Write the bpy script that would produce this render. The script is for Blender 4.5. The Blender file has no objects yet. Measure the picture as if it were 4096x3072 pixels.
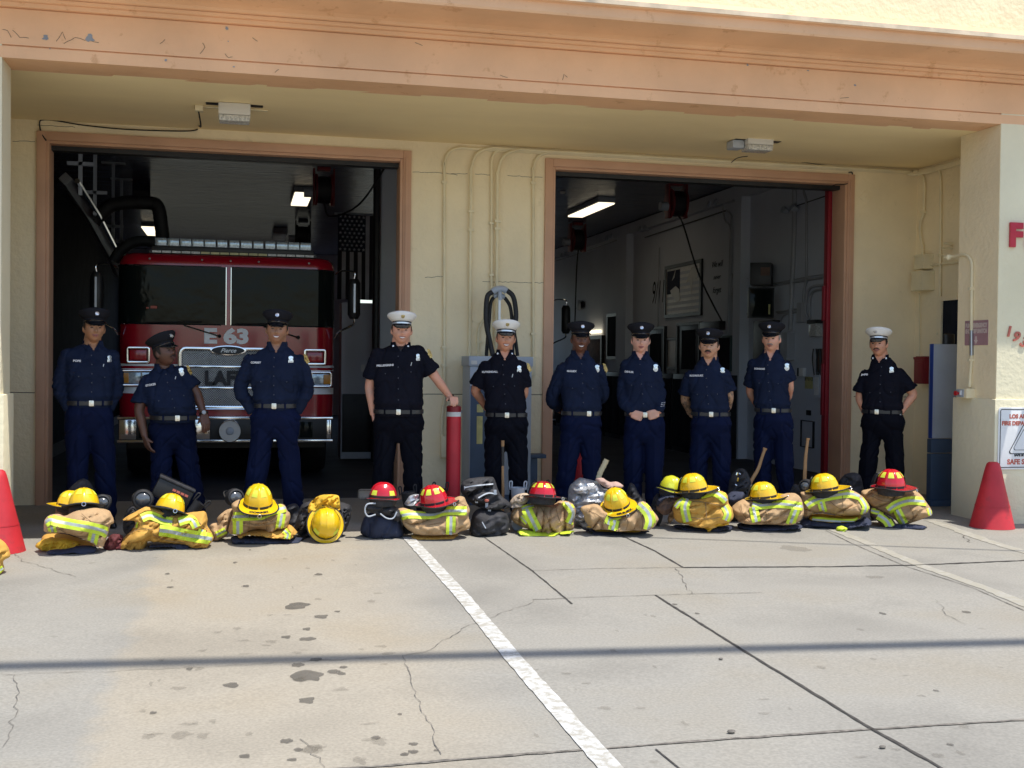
import bpy, bmesh, math, random
from mathutils import Vector, Matrix, noise, geometry
from mathutils.bvhtree import BVHTree
sc = bpy.context.scene
col = sc.collection
random.seed(7)
R = math.radians
# ------------------------------------------------------------------ camera
FPX = 4630.0; CAMH = 1.46; YAW = R(13.233); PITCH = R(-1.0216); ROLL = R(0.6708)
fw = Vector((math.sin(YAW)*math.cos(PITCH), math.cos(YAW)*math.cos(PITCH), math.sin(PITCH)))
rt = Vector((math.cos(YAW), -math.sin(YAW), 0)); up = rt.cross(fw)
r2 = math.cos(ROLL)*rt + math.sin(ROLL)*up; u2 = -math.sin(ROLL)*rt + math.cos(ROLL)*up
cd = bpy.data.cameras.new('camera'); cam = bpy.data.objects.new('camera', cd); col.objects.link(cam)
cd.sensor_width = 36; cd.lens = FPX/4096*36; cd.clip_end = 500; cd.clip_start = 0.1
cam.matrix_world = Matrix(((r2.x,u2.x,-fw.x,0),(r2.y,u2.y,-fw.y,0),(r2.z,u2.z,-fw.z,CAMH),(0,0,0,1)))
sc.camera = cam
# ------------------------------------------------------------------ sky + sun
SUN_EL = R(72); SUN_AZ = R(47)      # azimuth to the right of the camera-side normal of the facade
S = Vector((math.sin(SUN_AZ)*math.cos(SUN_EL), -math.cos(SUN_AZ)*math.cos(SUN_EL), math.sin(SUN_EL)))
w = bpy.data.worlds.new('World'); sc.world = w; w.use_nodes = True
nt = w.node_tree; bg = nt.nodes['Background']; sky = nt.nodes.new('ShaderNodeTexSky')
sky.sky_type = 'NISHITA'; sky.sun_disc = False; sky.sun_elevation = SUN_EL
sky.sun_rotation = math.atan2(S.x, S.y); sky.altitude = 50; sky.air_density = 1.0; sky.dust_density = 1.0
nt.links.new(sky.outputs[0], bg.inputs[0]); bg.inputs[1].default_value = 0.13
sd = bpy.data.lights.new('sun', 'SUN'); sd.energy = 3.1; sd.angle = R(0.53); sd.color = (1, .95, .87)
so = bpy.data.objects.new('sun', sd); col.objects.link(so)
so.rotation_euler = (-S).to_track_quat('-Z', 'Y').to_euler(); so.location = (5, -5, 20)
sc.view_settings.view_transform = 'Standard'; sc.view_settings.look = 'None'
sc.view_settings.exposure = 0.82; sc.view_settings.gamma = 1
sc.cycles.max_bounces = 8; sc.cycles.diffuse_bounces = 5; sc.cycles.use_denoising = True
# ------------------------------------------------------------------ pixel -> point helpers (layout only)
CAM = Vector((0, 0, CAMH))
YP, YW, ZS, SL = 9.56, 11.98, 3.756, 0.012
def ray(px, py): return fw*FPX + (px-2048)*r2 - (py-1536)*u2
def atY(px, py, Y): d = ray(px, py); return CAM + d*(Y/d.y)
def atX(px, py, X): d = ray(px, py); return CAM + d*(X/d.x)
def atZ(px, py, Z): d = ray(px, py); return CAM + d*((Z-CAMH)/d.z)
def gz(Y): return SL*(min(Y, 12.2)-YP)
def gnd(px, py):
    d = ray(px, py); t = (-SL*YP-CAMH)/(d.z-SL*d.y); return CAM + d*t
class Frame:
    """a place facing the camera: x to the right, y away, z up from the ground"""
    def __init__(s, px, Y):
        p = atY(px, 1500, Y); s.o = Vector((p.x, Y, gz(Y))); s.a = math.atan2(p.x, Y)
        s.ey = Vector((math.sin(s.a), math.cos(s.a), 0)); s.ex = Vector((math.cos(s.a), -math.sin(s.a), 0))
    def loc(s, px, py, dy=0.0):
        d = ray(px, py); q = s.o + s.ey*dy
        t = (q-CAM).dot(s.ey)/d.dot(s.ey); P = CAM + d*t - s.o
        return Vector((P.dot(s.ex), dy, P.z))
    def rz(s): return -s.a
# ------------------------------------------------------------------ objects
def tag(o, label=None, cat=None, group=None, kind=None):
    for k, v in (('label', label), ('category', cat), ('group', group), ('kind', kind)):
        if v: o[k] = v
    return o
def thing(name, loc=(0,0,0), rz=0.0, label=None, cat=None, group=None, kind=None):
    o = bpy.data.objects.new(name, None); col.objects.link(o); o.location = loc; o.rotation_euler = (0, 0, rz)
    o.empty_display_size = .1
    return tag(o, label, cat, group, kind)
def link(name, me, mats, parent=None, loc=None, rot=None):
    o = bpy.data.objects.new(name, me); col.objects.link(o)
    for m in (mats if isinstance(mats, (list, tuple)) else [mats]): me.materials.append(m)
    if parent: o.parent = parent
    if loc is not None: o.location = loc
    if rot is not None: o.rotation_euler = rot
    return o
def copy_tree(o, parent=None):
    c = o.copy(); col.objects.link(c); c.parent = parent
    for ch in list(o.children): copy_tree(ch, c)
    return c
class MB:
    def __init__(s): s.v = []; s.f = []; s.m = []
    def add(s, vs, fs, mi=0, M=None):
        b = len(s.v)
        s.v += [tuple(M @ Vector(p)) if M is not None else tuple(p) for p in vs]
        s.f += [tuple(b+i for i in f) for f in fs]; s.m += [mi]*len(fs); return s
    def box(s, x0, y0, z0, x1, y1, z1, mi=0, M=None):
        v = [(x0,y0,z0),(x1,y0,z0),(x1,y1,z0),(x0,y1,z0),(x0,y0,z1),(x1,y0,z1),(x1,y1,z1),(x0,y1,z1)]
        return s.add(v, [(0,3,2,1),(4,5,6,7),(0,1,5,4),(1,2,6,5),(2,3,7,6),(3,0,4,7)], mi, M)
    def prism(s, poly, y0, y1, mi=0, M=None):      # poly in (x,z), extruded along y
        n = len(poly)
        area = sum(poly[i][0]*poly[(i+1)%n][1]-poly[(i+1)%n][0]*poly[i][1] for i in range(n))
        if area < 0: poly = poly[::-1]
        v = [(p[0], y0, p[1]) for p in poly]+[(p[0], y1, p[1]) for p in poly]
        f = [tuple(range(n)), tuple(range(2*n-1, n-1, -1))]
        f += [((i+1) % n, i, n+i, n+(i+1) % n) for i in range(n)]
        return s.add(v, f, mi, M)
    def prismz(s, poly, z0, z1, mi=0, M=None):     # poly in (x,y)
        n = len(poly)
        area = sum(poly[i][0]*poly[(i+1)%n][1]-poly[(i+1)%n][0]*poly[i][1] for i in range(n))
        if area < 0: poly = poly[::-1]
        v = [(p[0], p[1], z0) for p in poly]+[(p[0], p[1], z1) for p in poly]
        f = [tuple(range(n-1, -1, -1)), tuple(range(n, 2*n))]
        f += [(i, (i+1) % n, n+(i+1) % n, n+i) for i in range(n)]
        return s.add(v, f, mi, M)
    def tube(s, pts, r, n=10, mi=0, M=None, flat=1.0, cap=True, closed=False):
        pts = [Vector(p) for p in pts]; rs = r if isinstance(r, (list, tuple)) else [r]*len(pts)
        N = len(pts); vs = []; fs = []; prev = None
        for i, p in enumerate(pts):
            if closed: t = pts[(i+1) % N]-pts[i-1]
            else: t = pts[min(i+1, N-1)]-pts[max(i-1, 0)]
            t = t.normalized() if t.length > 1e-9 else Vector((0,0,1))
            if prev is None:
                a = Vector((0,0,1)) if abs(t.z) < .9 else Vector((0,1,0)); u = t.cross(a).normalized()
            else:
                u = prev - t*prev.dot(t); u = u.normalized() if u.length > 1e-6 else t.orthogonal().normalized()
            prev = u; v = t.cross(u)
            for k in range(n):
                an = 2*math.pi*k/n; vs.append(p+(u*math.cos(an)+v*math.sin(an)*flat)*rs[i])
        m = N if closed else N-1
        for i in range(m):
            j = (i+1) % N
            for k in range(n): fs.append((i*n+k, i*n+(k+1) % n, j*n+(k+1) % n, j*n+k))
        if cap and not closed: fs += [tuple(range(n-1,-1,-1)), tuple(range((N-1)*n, N*n))]
        return s.add(vs, fs, mi, M)
    def lathe(s, prof, n=24, mi=0, M=None, sx=1, sy=1, cap=True):   # prof [(r,z)]
        vs = []; fs = []; N = len(prof)
        for r, z in prof:
            for k in range(n):
                a = 2*math.pi*k/n; vs.append((r*math.cos(a)*sx, r*math.sin(a)*sy, z))
        for i in range(N-1):
            for k in range(n): fs.append((i*n+k, i*n+(k+1) % n, (i+1)*n+(k+1) % n, (i+1)*n+k))
        if cap: fs += [tuple(range(n-1,-1,-1)), tuple(range((N-1)*n, N*n))]
        return s.add(vs, fs, mi, M)
    def cyl(s, p0, p1, r, n=16, mi=0): return s.tube([p0, p1], r, n, mi)
    def ball(s, c, r, n=12, mi=0, M=None):
        rx, ry, rz = r if isinstance(r, (list, tuple)) else (r, r, r); vs = []; fs = []; h = n//2
        for i in range(1, h):
            t = math.pi*i/h
            for k in range(n):
                a = 2*math.pi*k/n; vs.append((c[0]+rx*math.sin(t)*math.cos(a), c[1]+ry*math.sin(t)*math.sin(a), c[2]-rz*math.cos(t)))
        b = len(vs); vs += [(c[0],c[1],c[2]-rz), (c[0],c[1],c[2]+rz)]
        for i in range(h-2):
            for k in range(n): fs.append((i*n+k, i*n+(k+1) % n, (i+1)*n+(k+1) % n, (i+1)*n+k))
        for k in range(n): fs += [(b, (k+1) % n, k), (b+1, (h-2)*n+k, (h-2)*n+(k+1) % n)]
        return s.add(vs, fs, mi, M)
    def mesh(s, name, smooth=True, bevel=0, ang=35):
        me = bpy.data.meshes.new(name); me.from_pydata(s.v, [], s.f)
        me.polygons.foreach_set('material_index', s.m)
        if bevel:
            bm = bmesh.new(); bm.from_mesh(me)
            bmesh.ops.remove_doubles(bm, verts=bm.verts, dist=1e-5)
            es = [e for e in bm.edges if e.is_manifold and e.calc_face_angle(0) > R(40)]
            bmesh.ops.bevel(bm, geom=es, offset=bevel, segments=2, profile=.6, affect='EDGES', clamp_overlap=True)
            bm.to_mesh(me); bm.free()
        if smooth:
            me.polygons.foreach_set('use_smooth', [True]*len(me.polygons))
            try: me.set_sharp_from_angle(angle=R(ang))
            except Exception: pass
        me.update(); return me
    def build(s, name, mats, parent=None, smooth=True, bevel=0, loc=None, rot=None, ang=35):
        return link(name, s.mesh(name, smooth, bevel, ang), mats, parent, loc, rot)
def crv(pts, n=6, closed=False):      # Catmull-Rom through the points
    P = [Vector(p) for p in pts]; out = []; N = len(P)
    for i in range(N if closed else N-1):
        p0 = P[i-1] if (closed or i > 0) else P[0]; p1 = P[i]; p2 = P[(i+1) % N]; p3 = P[(i+2) % N] if (closed or i+2 < N) else P[-1]
        for k in range(n):
            t = k/n; out.append(.5*((2*p1)+(p2-p0)*t+(2*p0-5*p1+4*p2-p3)*t*t+(3*p1-p0-3*p2+p3)*t**3))
    if not closed: out.append(P[-1])
    return out
def rrect(x0, z0, x1, z1, r, n=4):
    out = []
    for cx, cz, a0 in ((x1-r, z1-r, 0), (x0+r, z1-r, 90), (x0+r, z0+r, 180), (x1-r, z0+r, 270)):
        for k in range(n+1):
            a = R(a0+90*k/n); out.append((cx+r*math.cos(a), cz+r*math.sin(a)))
    return out
def text_mb(body, h, thick=.002, bold=0.0, spacing=1.0, align='CENTER', shear=0.0, width=None):
    """text standing in the x/z plane, facing -y; h = capital height"""
    cu = bpy.data.curves.new('t', 'FONT'); cu.body = body; cu.align_x = align; cu.size = h/.70
    cu.extrude = thick/2; cu.offset = bold; cu.space_character = spacing; cu.shear = shear; cu.resolution_u = 3
    o = bpy.data.objects.new('t', cu); col.objects.link(o)
    bpy.context.view_layer.update()
    me = bpy.data.meshes.new_from_object(o.evaluated_get(bpy.context.evaluated_depsgraph_get()))
    bpy.data.objects.remove(o); vs = [v.co.copy() for v in me.vertices]; fs = [tuple(p.vertices) for p in me.polygons]
    bpy.data.meshes.remove(me); bpy.data.curves.remove(cu)
    if not vs: return MB()
    zs = [v.y for v in vs]; xs = [v.x for v in vs]; mz = (min(zs)+max(zs))/2; sx = 1
    if width: sx = width/max(1e-6, max(xs)-min(xs))
    mb = MB(); mb.add([(v.x*sx, -v.z, v.y-mz) for v in vs], fs); return mb
# ------------------------------------------------------------------ materials
def mat(name, c, rough=.6, metal=0.0, var=.12, vs=3.0, bump=0.0, bs=40.0, spec=.5, c2=None, coat=0.0, bdist=.01, det=6, ramp=(.35,.65), coord='Object', extra=None, stretch=None, emit=None, es=1.0, trans=0.0, bdet=4):
    m = bpy.data.materials.new(name); m.use_nodes = True; n = m.node_tree.nodes; l = m.node_tree.links; b = n['Principled BSDF']
    b.inputs['Roughness'].default_value = rough; b.inputs['Metallic'].default_value = metal
    b.inputs['Specular IOR Level'].default_value = spec; b.inputs['Coat Weight'].default_value = coat; b.inputs['Coat Roughness'].default_value = .08
    if trans: b.inputs['Transmission Weight'].default_value = trans
    tc = n.new('ShaderNodeTexCoord'); src = tc.outputs[coord]
    if stretch:
        mp = n.new('ShaderNodeMapping'); mp.inputs['Scale'].default_value = stretch; l.new(src, mp.inputs[0]); src = mp.outputs[0]
    col1 = tuple(x*(1-var) for x in c)+(1,); col2 = (tuple(min(1, x*(1+var)) for x in c) if c2 is None else tuple(c2))+(1,)
    nz = n.new('ShaderNodeTexNoise'); nz.inputs['Scale'].default_value = vs; nz.inputs['Detail'].default_value = det; l.new(src, nz.inputs['Vector'])
    rp = n.new('ShaderNodeValToRGB'); rp.color_ramp.elements[0].position = ramp[0]; rp.color_ramp.elements[1].position = ramp[1]
    rp.color_ramp.elements[0].color = col1; rp.color_ramp.elements[1].color = col2
    l.new(nz.outputs[0], rp.inputs[0]); l.new(rp.outputs[0], b.inputs['Base Color'])
    if bump:
        nb = n.new('ShaderNodeTexNoise'); nb.inputs['Scale'].default_value = bs; nb.inputs['Detail'].default_value = bdet; l.new(src, nb.inputs['Vector'])
        bp = n.new('ShaderNodeBump'); bp.inputs['Strength'].default_value = bump; bp.inputs['Distance'].default_value = bdist
        l.new(nb.outputs[0], bp.inputs['Height']); l.new(bp.outputs[0], b.inputs['Normal'])
    if emit: b.inputs['Emission Color'].default_value = emit+(1,); b.inputs['Emission Strength'].default_value = es
    if extra: extra(m, n, l, b, rp, src)
    return m
def worn(cw, thr=(.60,.63), scale=9.0, amount=1.0, det=8):
    """flaked / stained second colour over the base"""
    def f(m, n, l, b, rp, src):
        nz = n.new('ShaderNodeTexNoise'); nz.inputs['Scale'].default_value = scale; nz.inputs['Detail'].default_value = det
        nz.inputs['Roughness'].default_value = .7; l.new(src, nz.inputs['Vector'])
        r = n.new('ShaderNodeMapRange'); r.inputs[1].default_value = thr[0]; r.inputs[2].default_value = thr[1]; r.inputs[4].default_value = amount
        l.new(nz.outputs[0], r.inputs[0]); mx = n.new('ShaderNodeMix'); mx.data_type = 'RGBA'
        l.new(r.outputs[0], mx.inputs[0]); l.new(rp.outputs[0], mx.inputs[6]); mx.inputs[7].default_value = cw+(1,)
        l.new(mx.outputs[2], b.inputs['Base Color'])
    return f
def concrete_extra(m, n, l, b, rp, src):
    def N(t): return n.new(t)
    sep = N('ShaderNodeSeparateXYZ'); l.new(src, sep.inputs[0])
    # tyre lane: darker grey left of x=-0.6, warm and pale to its right
    nz = N('ShaderNodeTexNoise'); nz.inputs['Scale'].default_value = 1.6; nz.inputs['Detail'].default_value = 8; nz.inputs['Roughness'].default_value = .65; l.new(src, nz.inputs['Vector'])
    a = N('ShaderNodeMath'); a.operation = 'MULTIPLY_ADD'; l.new(nz.outputs[0], a.inputs[0]); a.inputs[1].default_value = .5; l.new(sep.outputs[0], a.inputs[2])
    r1 = N('ShaderNodeMapRange'); l.new(a.outputs[0], r1.inputs[0]); r1.inputs[1].default_value = -.38; r1.inputs[2].default_value = -.28
    r2_ = N('ShaderNodeMapRange'); l.new(a.outputs[0], r2_.inputs[0]); r2_.inputs[1].default_value = 1.5; r2_.inputs[2].default_value = 1.0
    mu = N('ShaderNodeMath'); mu.operation = 'MULTIPLY'; l.new(r1.outputs[0], mu.inputs[0]); l.new(r2_.outputs[0], mu.inputs[1])
    m1 = N('ShaderNodeMix'); m1.data_type = 'RGBA'; m1.blend_type = 'MULTIPLY'; m1.inputs[0].default_value = 1
    c1 = N('ShaderNodeMix'); c1.data_type = 'RGBA'; l.new(mu.outputs[0], c1.inputs[0]); c1.inputs[6].default_value = (.90,.92,.95,1); c1.inputs[7].default_value = (1.04,1.0,.94,1)
    l.new(rp.outputs[0], m1.inputs[6]); l.new(c1.outputs[2], m1.inputs[7])
    # mottling, large soft blotches, rusty-brown tint
    n2 = N('ShaderNodeTexNoise'); n2.inputs['Scale'].default_value = .9; n2.inputs['Detail'].default_value = 5; l.new(src, n2.inputs['Vector'])
    r3 = N('ShaderNodeMapRange'); l.new(n2.outputs[0], r3.inputs[0]); r3.inputs[1].default_value = .5; r3.inputs[2].default_value = .72; r3.inputs[4].default_value = .9
    m2 = N('ShaderNodeMix'); m2.data_type = 'RGBA'; m2.blend_type = 'MULTIPLY'; l.new(r3.outputs[0], m2.inputs[0]); l.new(m1.outputs[2], m2.inputs[6]); m2.inputs[7].default_value = (.77,.73,.66,1)
    # drips: small dark spots
    vo = N('ShaderNodeTexVoronoi'); vo.inputs['Scale'].default_value = 3.2; l.new(src, vo.inputs['Vector'])
    n3 = N('ShaderNodeTexNoise'); n3.inputs['Scale'].default_value = 26; l.new(src, n3.inputs['Vector'])
    ad = N('ShaderNodeMath'); ad.operation = 'MULTIPLY_ADD'; l.new(n3.outputs[0], ad.inputs[0]); ad.inputs[1].default_value = .10; l.new(vo.outputs[0], ad.inputs[2])
    r4 = N('ShaderNodeMapRange'); l.new(ad.outputs[0], r4.inputs[0]); r4.inputs[1].default_value = .145; r4.inputs[2].default_value = .115; r4.inputs[4].default_value = .38
    n4 = N('ShaderNodeTexNoise'); n4.inputs['Scale'].default_value = .8; l.new(src, n4.inputs['Vector'])
    r5 = N('ShaderNodeMapRange'); l.new(n4.outputs[0], r5.inputs[0]); r5.inputs[1].default_value = .48; r5.inputs[2].default_value = .6
    mm = N('ShaderNodeMath'); mm.operation = 'MULTIPLY'; l.new(r4.outputs[0], mm.inputs[0]); l.new(r5.outputs[0], mm.inputs[1])
    m3 = N('ShaderNodeMix'); m3.data_type = 'RGBA'; m3.blend_type = 'MULTIPLY'; l.new(mm.outputs[0], m3.inputs[0]); l.new(m2.outputs[2], m3.inputs[6]); m3.inputs[7].default_value = (.45,.42,.38,1)
    # fine grain
    n5 = N('ShaderNodeTexNoise'); n5.inputs['Scale'].default_value = 70; n5.inputs['Detail'].default_value = 3; l.new(src, n5.inputs['Vector'])
    r6 = N('ShaderNodeMapRange'); l.new(n5.outputs[0], r6.inputs[0]); r6.inputs[1].default_value = .3; r6.inputs[2].default_value = .7; r6.inputs[3].default_value = .86; r6.inputs[4].default_value = 1.12
    m4 = N('ShaderNodeMix'); m4.data_type = 'RGBA'; m4.blend_type = 'MULTIPLY'; m4.inputs[0].default_value = 1; l.new(m3.outputs[2], m4.inputs[6]); l.new(r6.outputs[0], m4.inputs[7])
    l.new(m4.outputs[2], b.inputs['Base Color'])
def paint_line_extra(m, n, l, b, rp, src):
    worn((.33,.31,.26), (.43,.58), 20, .9)(m, n, l, b, rp, src)
M = {}
M['concrete'] = mat('concrete', (.298,.278,.236), .85, var=.19, vs=.9, bump=.35, bs=60, bdist=.004, extra=concrete_extra, ramp=(.3,.7))
M['floor'] = mat('sealed_floor', (.055,.055,.06), .7, var=.2, vs=2, spec=.15)
M['joint'] = mat('joint_filler', (.05,.045,.04), .95, var=.4, vs=30)
M['joint2'] = mat('thin_joint', (.155,.14,.12), .95, var=.4, vs=30)
M['stain'] = mat('oil_stain', (.11,.10,.085), .7, var=.2, vs=12, extra=lambda m,n,l,b,rp,src: b.inputs['Alpha'].__setattr__('default_value', .6))
M['stain2'] = mat('faint_stain', (.16,.14,.11), .8, var=.12, vs=12, extra=lambda m,n,l,b,rp,src: b.inputs['Alpha'].__setattr__('default_value', .2))
M['line'] = mat('white_road_paint', (.54,.545,.53), .7, var=.08, vs=8, extra=paint_line_extra)
M['line_old'] = mat('old_road_paint', (.345,.33,.29), .8, var=.1, vs=8, extra=worn((.31,.29,.235), (.40,.54), 14, 1))
M['stucco'] = mat('cream_stucco', (.88,.75,.50), .9, var=.07, vs=1.2, bump=.42, bs=22, bdist=.02, bdet=8, extra=worn((.66,.56,.35), (.62,.72), 5, .5))
M['stucco_up'] = mat('pale_stucco', (.84,.79,.54), .9, var=.05, vs=2, bump=.5, bs=16, bdist=.02, bdet=8)
M['stucco_front'] = mat('front_stucco', (.78,.71,.50), .9, var=.05, vs=1.5, bump=.5, bs=18, bdist=.015, bdet=8)
M['plaster'] = mat('soffit_plaster', (.95,.77,.44), .85, var=.07, vs=1.0, bump=.25, bs=14, bdist=.01, stretch=(.35,1,1))
M['peach'] = mat('peach_paint', (.80,.48,.27), .7, var=.08, vs=1.5, bump=.35, bs=10, bdist=.02, bdet=7, extra=worn((.62,.33,.16), (.60,.66), 5, .7))
M['peach_door'] = mat('peach_door_paint', (.58,.34,.215), .6, var=.08, vs=2, bump=.15, bs=12)
M['grey_flake'] = mat('bare_metal_flake', (.27,.29,.31), .7)
M['seam'] = mat('dark_seam', (.09,.07,.055), .9)
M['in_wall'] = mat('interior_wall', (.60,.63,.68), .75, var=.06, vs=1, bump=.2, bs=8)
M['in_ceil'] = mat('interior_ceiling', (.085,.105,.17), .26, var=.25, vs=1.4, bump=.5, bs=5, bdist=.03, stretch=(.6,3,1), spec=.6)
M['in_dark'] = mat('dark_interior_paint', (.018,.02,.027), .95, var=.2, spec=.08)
M['conduit'] = mat('painted_conduit', (.80,.70,.46), .55, var=.08)
M['conduit_g'] = mat('grey_conduit', (.36,.37,.39), .5, var=.08)
M['black'] = mat('black_plastic', (.012,.012,.013), .45, var=.3, vs=8)
M['rubber'] = mat('black_rubber', (.016,.016,.018), .65, var=.3, vs=10, bump=.3, bs=30)
M['blackcloth'] = mat('black_nylon', (.024,.024,.028), .75, var=.35, vs=14, bump=.6, bs=60, bdist=.006)
M['chrome'] = mat('chrome', (.75,.76,.78), .12, 1.0, var=.04)
M['steel'] = mat('brushed_steel', (.45,.46,.48), .35, 1.0, var=.08)
M['engine_red'] = mat('engine_red', (.36,.006,.018), .22, var=.05, coat=.6)
M['red_paint'] = mat('red_paint', (.50,.018,.03), .5, var=.1, vs=5, extra=worn((.55,.5,.45), (.70,.71), 18, .8))
M['red_dark'] = mat('red_reel', (.20,.012,.015), .5, var=.2)
M['red_rail'] = mat('red_rail', (.22,.007,.015), .45, var=.06)
M['cone'] = mat('cone_red', (.50,.022,.032), .55, var=.1, vs=6, bump=.15, bs=20, extra=worn((.28,.03,.035), (.56,.66), 7, .55))
M['white'] = mat('white_paint', (.78,.78,.77), .6, var=.03)
M['white_band'] = mat('white_band', (.62,.62,.60), .6, var=.1, vs=9)
M['silver_sticker'] = mat('reflective_white', (.95,.96,.98), .5, var=.04)
M['glass'] = mat('dark_glass', (.008,.011,.010), .06, var=.1, spec=.12, bump=.25, bs=1.6, bdist=.05)
M['mesh_wire'] = mat('mesh_wire', (.60,.61,.63), .3, .9)
M['amber'] = mat('amber_lens', (.55,.22,.01), .3, var=.1)
M['redlens'] = mat('red_lens', (.45,.01,.02), .2, var=.1, coat=.5)
M['clearlens'] = mat('clear_lens', (.42,.50,.56), .12, .35, var=.2, vs=40)
M['yellens'] = mat('yellow_lens', (.55,.50,.20), .3, var=.2, vs=9)
M['blue'] = mat('blue_panel', (.06,.095,.155), .45, var=.12)
M['bluelt'] = mat('bright_blue_edge', (.02,.06,.30), .4, var=.1)
M['greymetal'] = mat('grey_sheet_metal', (.40,.44,.49), .5, 0, var=.08)
M['offwhite'] = mat('offwhite_metal', (.62,.60,.55), .5, var=.06)
M['lampglass'] = mat('lamp_lens', (.55,.54,.5), .2, var=.3, vs=60)
M['pink'] = mat('faded_sign_plum', (.38,.22,.235), .6, var=.1)
M['signtext'] = mat('faded_sign_text', (.62,.50,.46), .6)
M['signred'] = mat('sign_red', (.50,.13,.09), .6)
M['signblk'] = mat('sign_black', (.03,.03,.035), .6)
M['letter_red'] = mat('letter_red', (.50,.02,.045), .45, var=.08)
M['wood'] = mat('axe_hickory', (.36,.20,.085), .5, var=.25, vs=12, stretch=(1,1,.15))
M['wood_w'] = mat('wrapped_handle', (.52,.45,.28), .7, var=.12)
M['silverbag'] = mat('aluminised_cloth', (.55,.57,.60), .32, .55, var=.1, vs=6, bump=.45, bs=11, bdist=.03)
M['navyflag'] = mat('flag_navy', (.02,.025,.05), .9)
M['flagwhite'] = mat('flag_white', (.62,.62,.66), .9)
M['flagdark'] = mat('flag_dark_stripe', (.035,.03,.04), .9)
M['paper'] = mat('paper', (.55,.55,.52), .8)
M['tube_on'] = mat('lit_tube', (.9,.85,.7), .5, emit=(1,.86,.62), es=1.0)
M['white_dim'] = mat('unlit_diffuser', (.78,.78,.76), .5)
M['utility_wood'] = mat('utility_pole_wood', (.13,.09,.06), .9, var=.3)
# people
def skin_extra(m, n, l, b, rp, src):
    b.inputs['Subsurface Weight'].default_value = .08; b.inputs['Subsurface Radius'].default_value = (.01,.004,.002)
SKIN = {}
for k, c in dict(tan=(0.390,0.202,0.111), dark=(0.137,0.058,0.036), brown=(0.338,0.176,0.104), fair=(0.650,0.351,0.247), fair2=(0.598,0.305,0.195), deep=(0.111,0.052,0.034), pale=(0.660,0.377,0.286), olive=(0.546,0.312,0.202)).items():
    SKIN[k] = mat('skin_'+k, c, .5, var=.10, vs=14, extra=skin_extra, c2=(min(1,c[0]*1.12), c[1]*1.0, c[2]*.95))
M['tattoo'] = mat('tattooed_skin', (.50,.30,.19), .5, var=.05, extra=worn((.10,.085,.08), (.47,.53), 16, .8))
M['navy'] = mat('navy_twill', (.0088,.0145,.036), .8, var=.15, vs=6, bump=.5, bs=26, bdist=.01, spec=.12)
M['navy_t'] = mat('navy_trouser_wool', (.0034,.0070,.030), .8, var=.15, vs=6, bump=.4, bs=20, bdist=.01, spec=.12)
M['blk_s'] = mat('black_blue_twill', (.0055,.006,.012), .8, var=.15, vs=6, bump=.5, bs=26, bdist=.01, spec=.12)
M['blk_t'] = mat('black_trouser_wool', (.0025,.003,.007), .8, var=.15, vs=6, bump=.4, bs=20, bdist=.01, spec=.12)
M['leather'] = mat('belt_leather', (.022,.021,.022), .35, var=.2)
M['shoe'] = mat('shoe_leather', (.012,.012,.013), .3)
M['buckle'] = mat('buckle_metal', (.75,.70,.60), .3, .8, var=.1, vs=60)
M['badge'] = mat('badge_silver', (.72,.78,.86), .25, .75, var=.25, vs=90)
M['cap_blk'] = mat('cap_black_cloth', (.014,.014,.018), .85, var=.1, spec=.12)
M['cap_white'] = mat('cap_white_cloth', (.78,.76,.71), .75, var=.03)
M['patent'] = mat('patent_leather', (.008,.008,.010), .12, coat=.6)
M['cap_silver'] = mat('cap_silver_strap', (.62,.66,.72), .3, .6)
M['gold'] = mat('gold_thread', (.50,.36,.12), .5, .2, var=.4, vs=60)
M['thread'] = mat('white_thread', (.62,.62,.64), .8)
M['hair_dk'] = mat('dark_hair', (.018,.012,.009), .6, var=.4, vs=60)
M['hair_br'] = mat('brown_hair', (.09,.05,.028), .6, var=.4, vs=60)
M['hair_gr'] = mat('grey_hair', (.30,.26,.22), .6, var=.3, vs=60)
M['teeth'] = mat('teeth', (.78,.75,.69), .3)
M['lip'] = mat('lips', (.32,.12,.10), .45)
M['lip_d'] = mat('dark_lips', (.12,.05,.045), .45)
M['eye'] = mat('eye', (.05,.035,.03), .2)
M['collar_in'] = mat('button_plastic', (.05,.055,.075), .4)
# gear
M['tan'] = mat('turnout_tan', (.46,.30,.155), .85, var=.10, vs=5, bump=.5, bs=14, bdist=.02, bdet=7, extra=worn((.34,.22,.12), (.55,.72), 5, .6))
M['gold_j'] = mat('turnout_gold', (.56,.31,.06), .85, var=.12, vs=5, bump=.5, bs=14, bdist=.02, bdet=7, extra=worn((.36,.20,.05), (.56,.72), 6, .6))
M['yel_cloth'] = mat('yellow_cloth', (.66,.40,.03), .8, var=.14, vs=8, bump=.5, bs=18, bdist=.015)
M['lime'] = mat('lime_trim', (.56,.70,.04), .6, var=.06, vs=20)
M['silver'] = mat('silver_trim', (.40,.43,.42), .5, 0, var=.08, vs=20)
M['hel_y'] = mat('helmet_yellow', (.80,.50,.008), .28, var=.05, vs=8, coat=.5, extra=worn((.45,.27,.02), (.60,.68), 14, .55))
M['hel_yg'] = mat('helmet_lime_yellow', (.62,.62,.03), .3, var=.05, vs=8, coat=.4)
M['hel_r'] = mat('helmet_red', (.52,.010,.022), .22, var=.05, vs=8, coat=.6, extra=worn((.20,.01,.015), (.60,.68), 14, .55))
M['sticker'] = mat('lime_sticker', (.66,.72,.06), .5, var=.08, vs=30)
M['navy_gear'] = mat('navy_gear_cloth', (.022,.028,.055), .85, var=.2, vs=8, bump=.5, bs=18, bdist=.015)
M['glove_m'] = mat('maroon_glove', (.11,.022,.025), .8, var=.3, vs=10, bump=.5, bs=20, bdist=.01)
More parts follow.
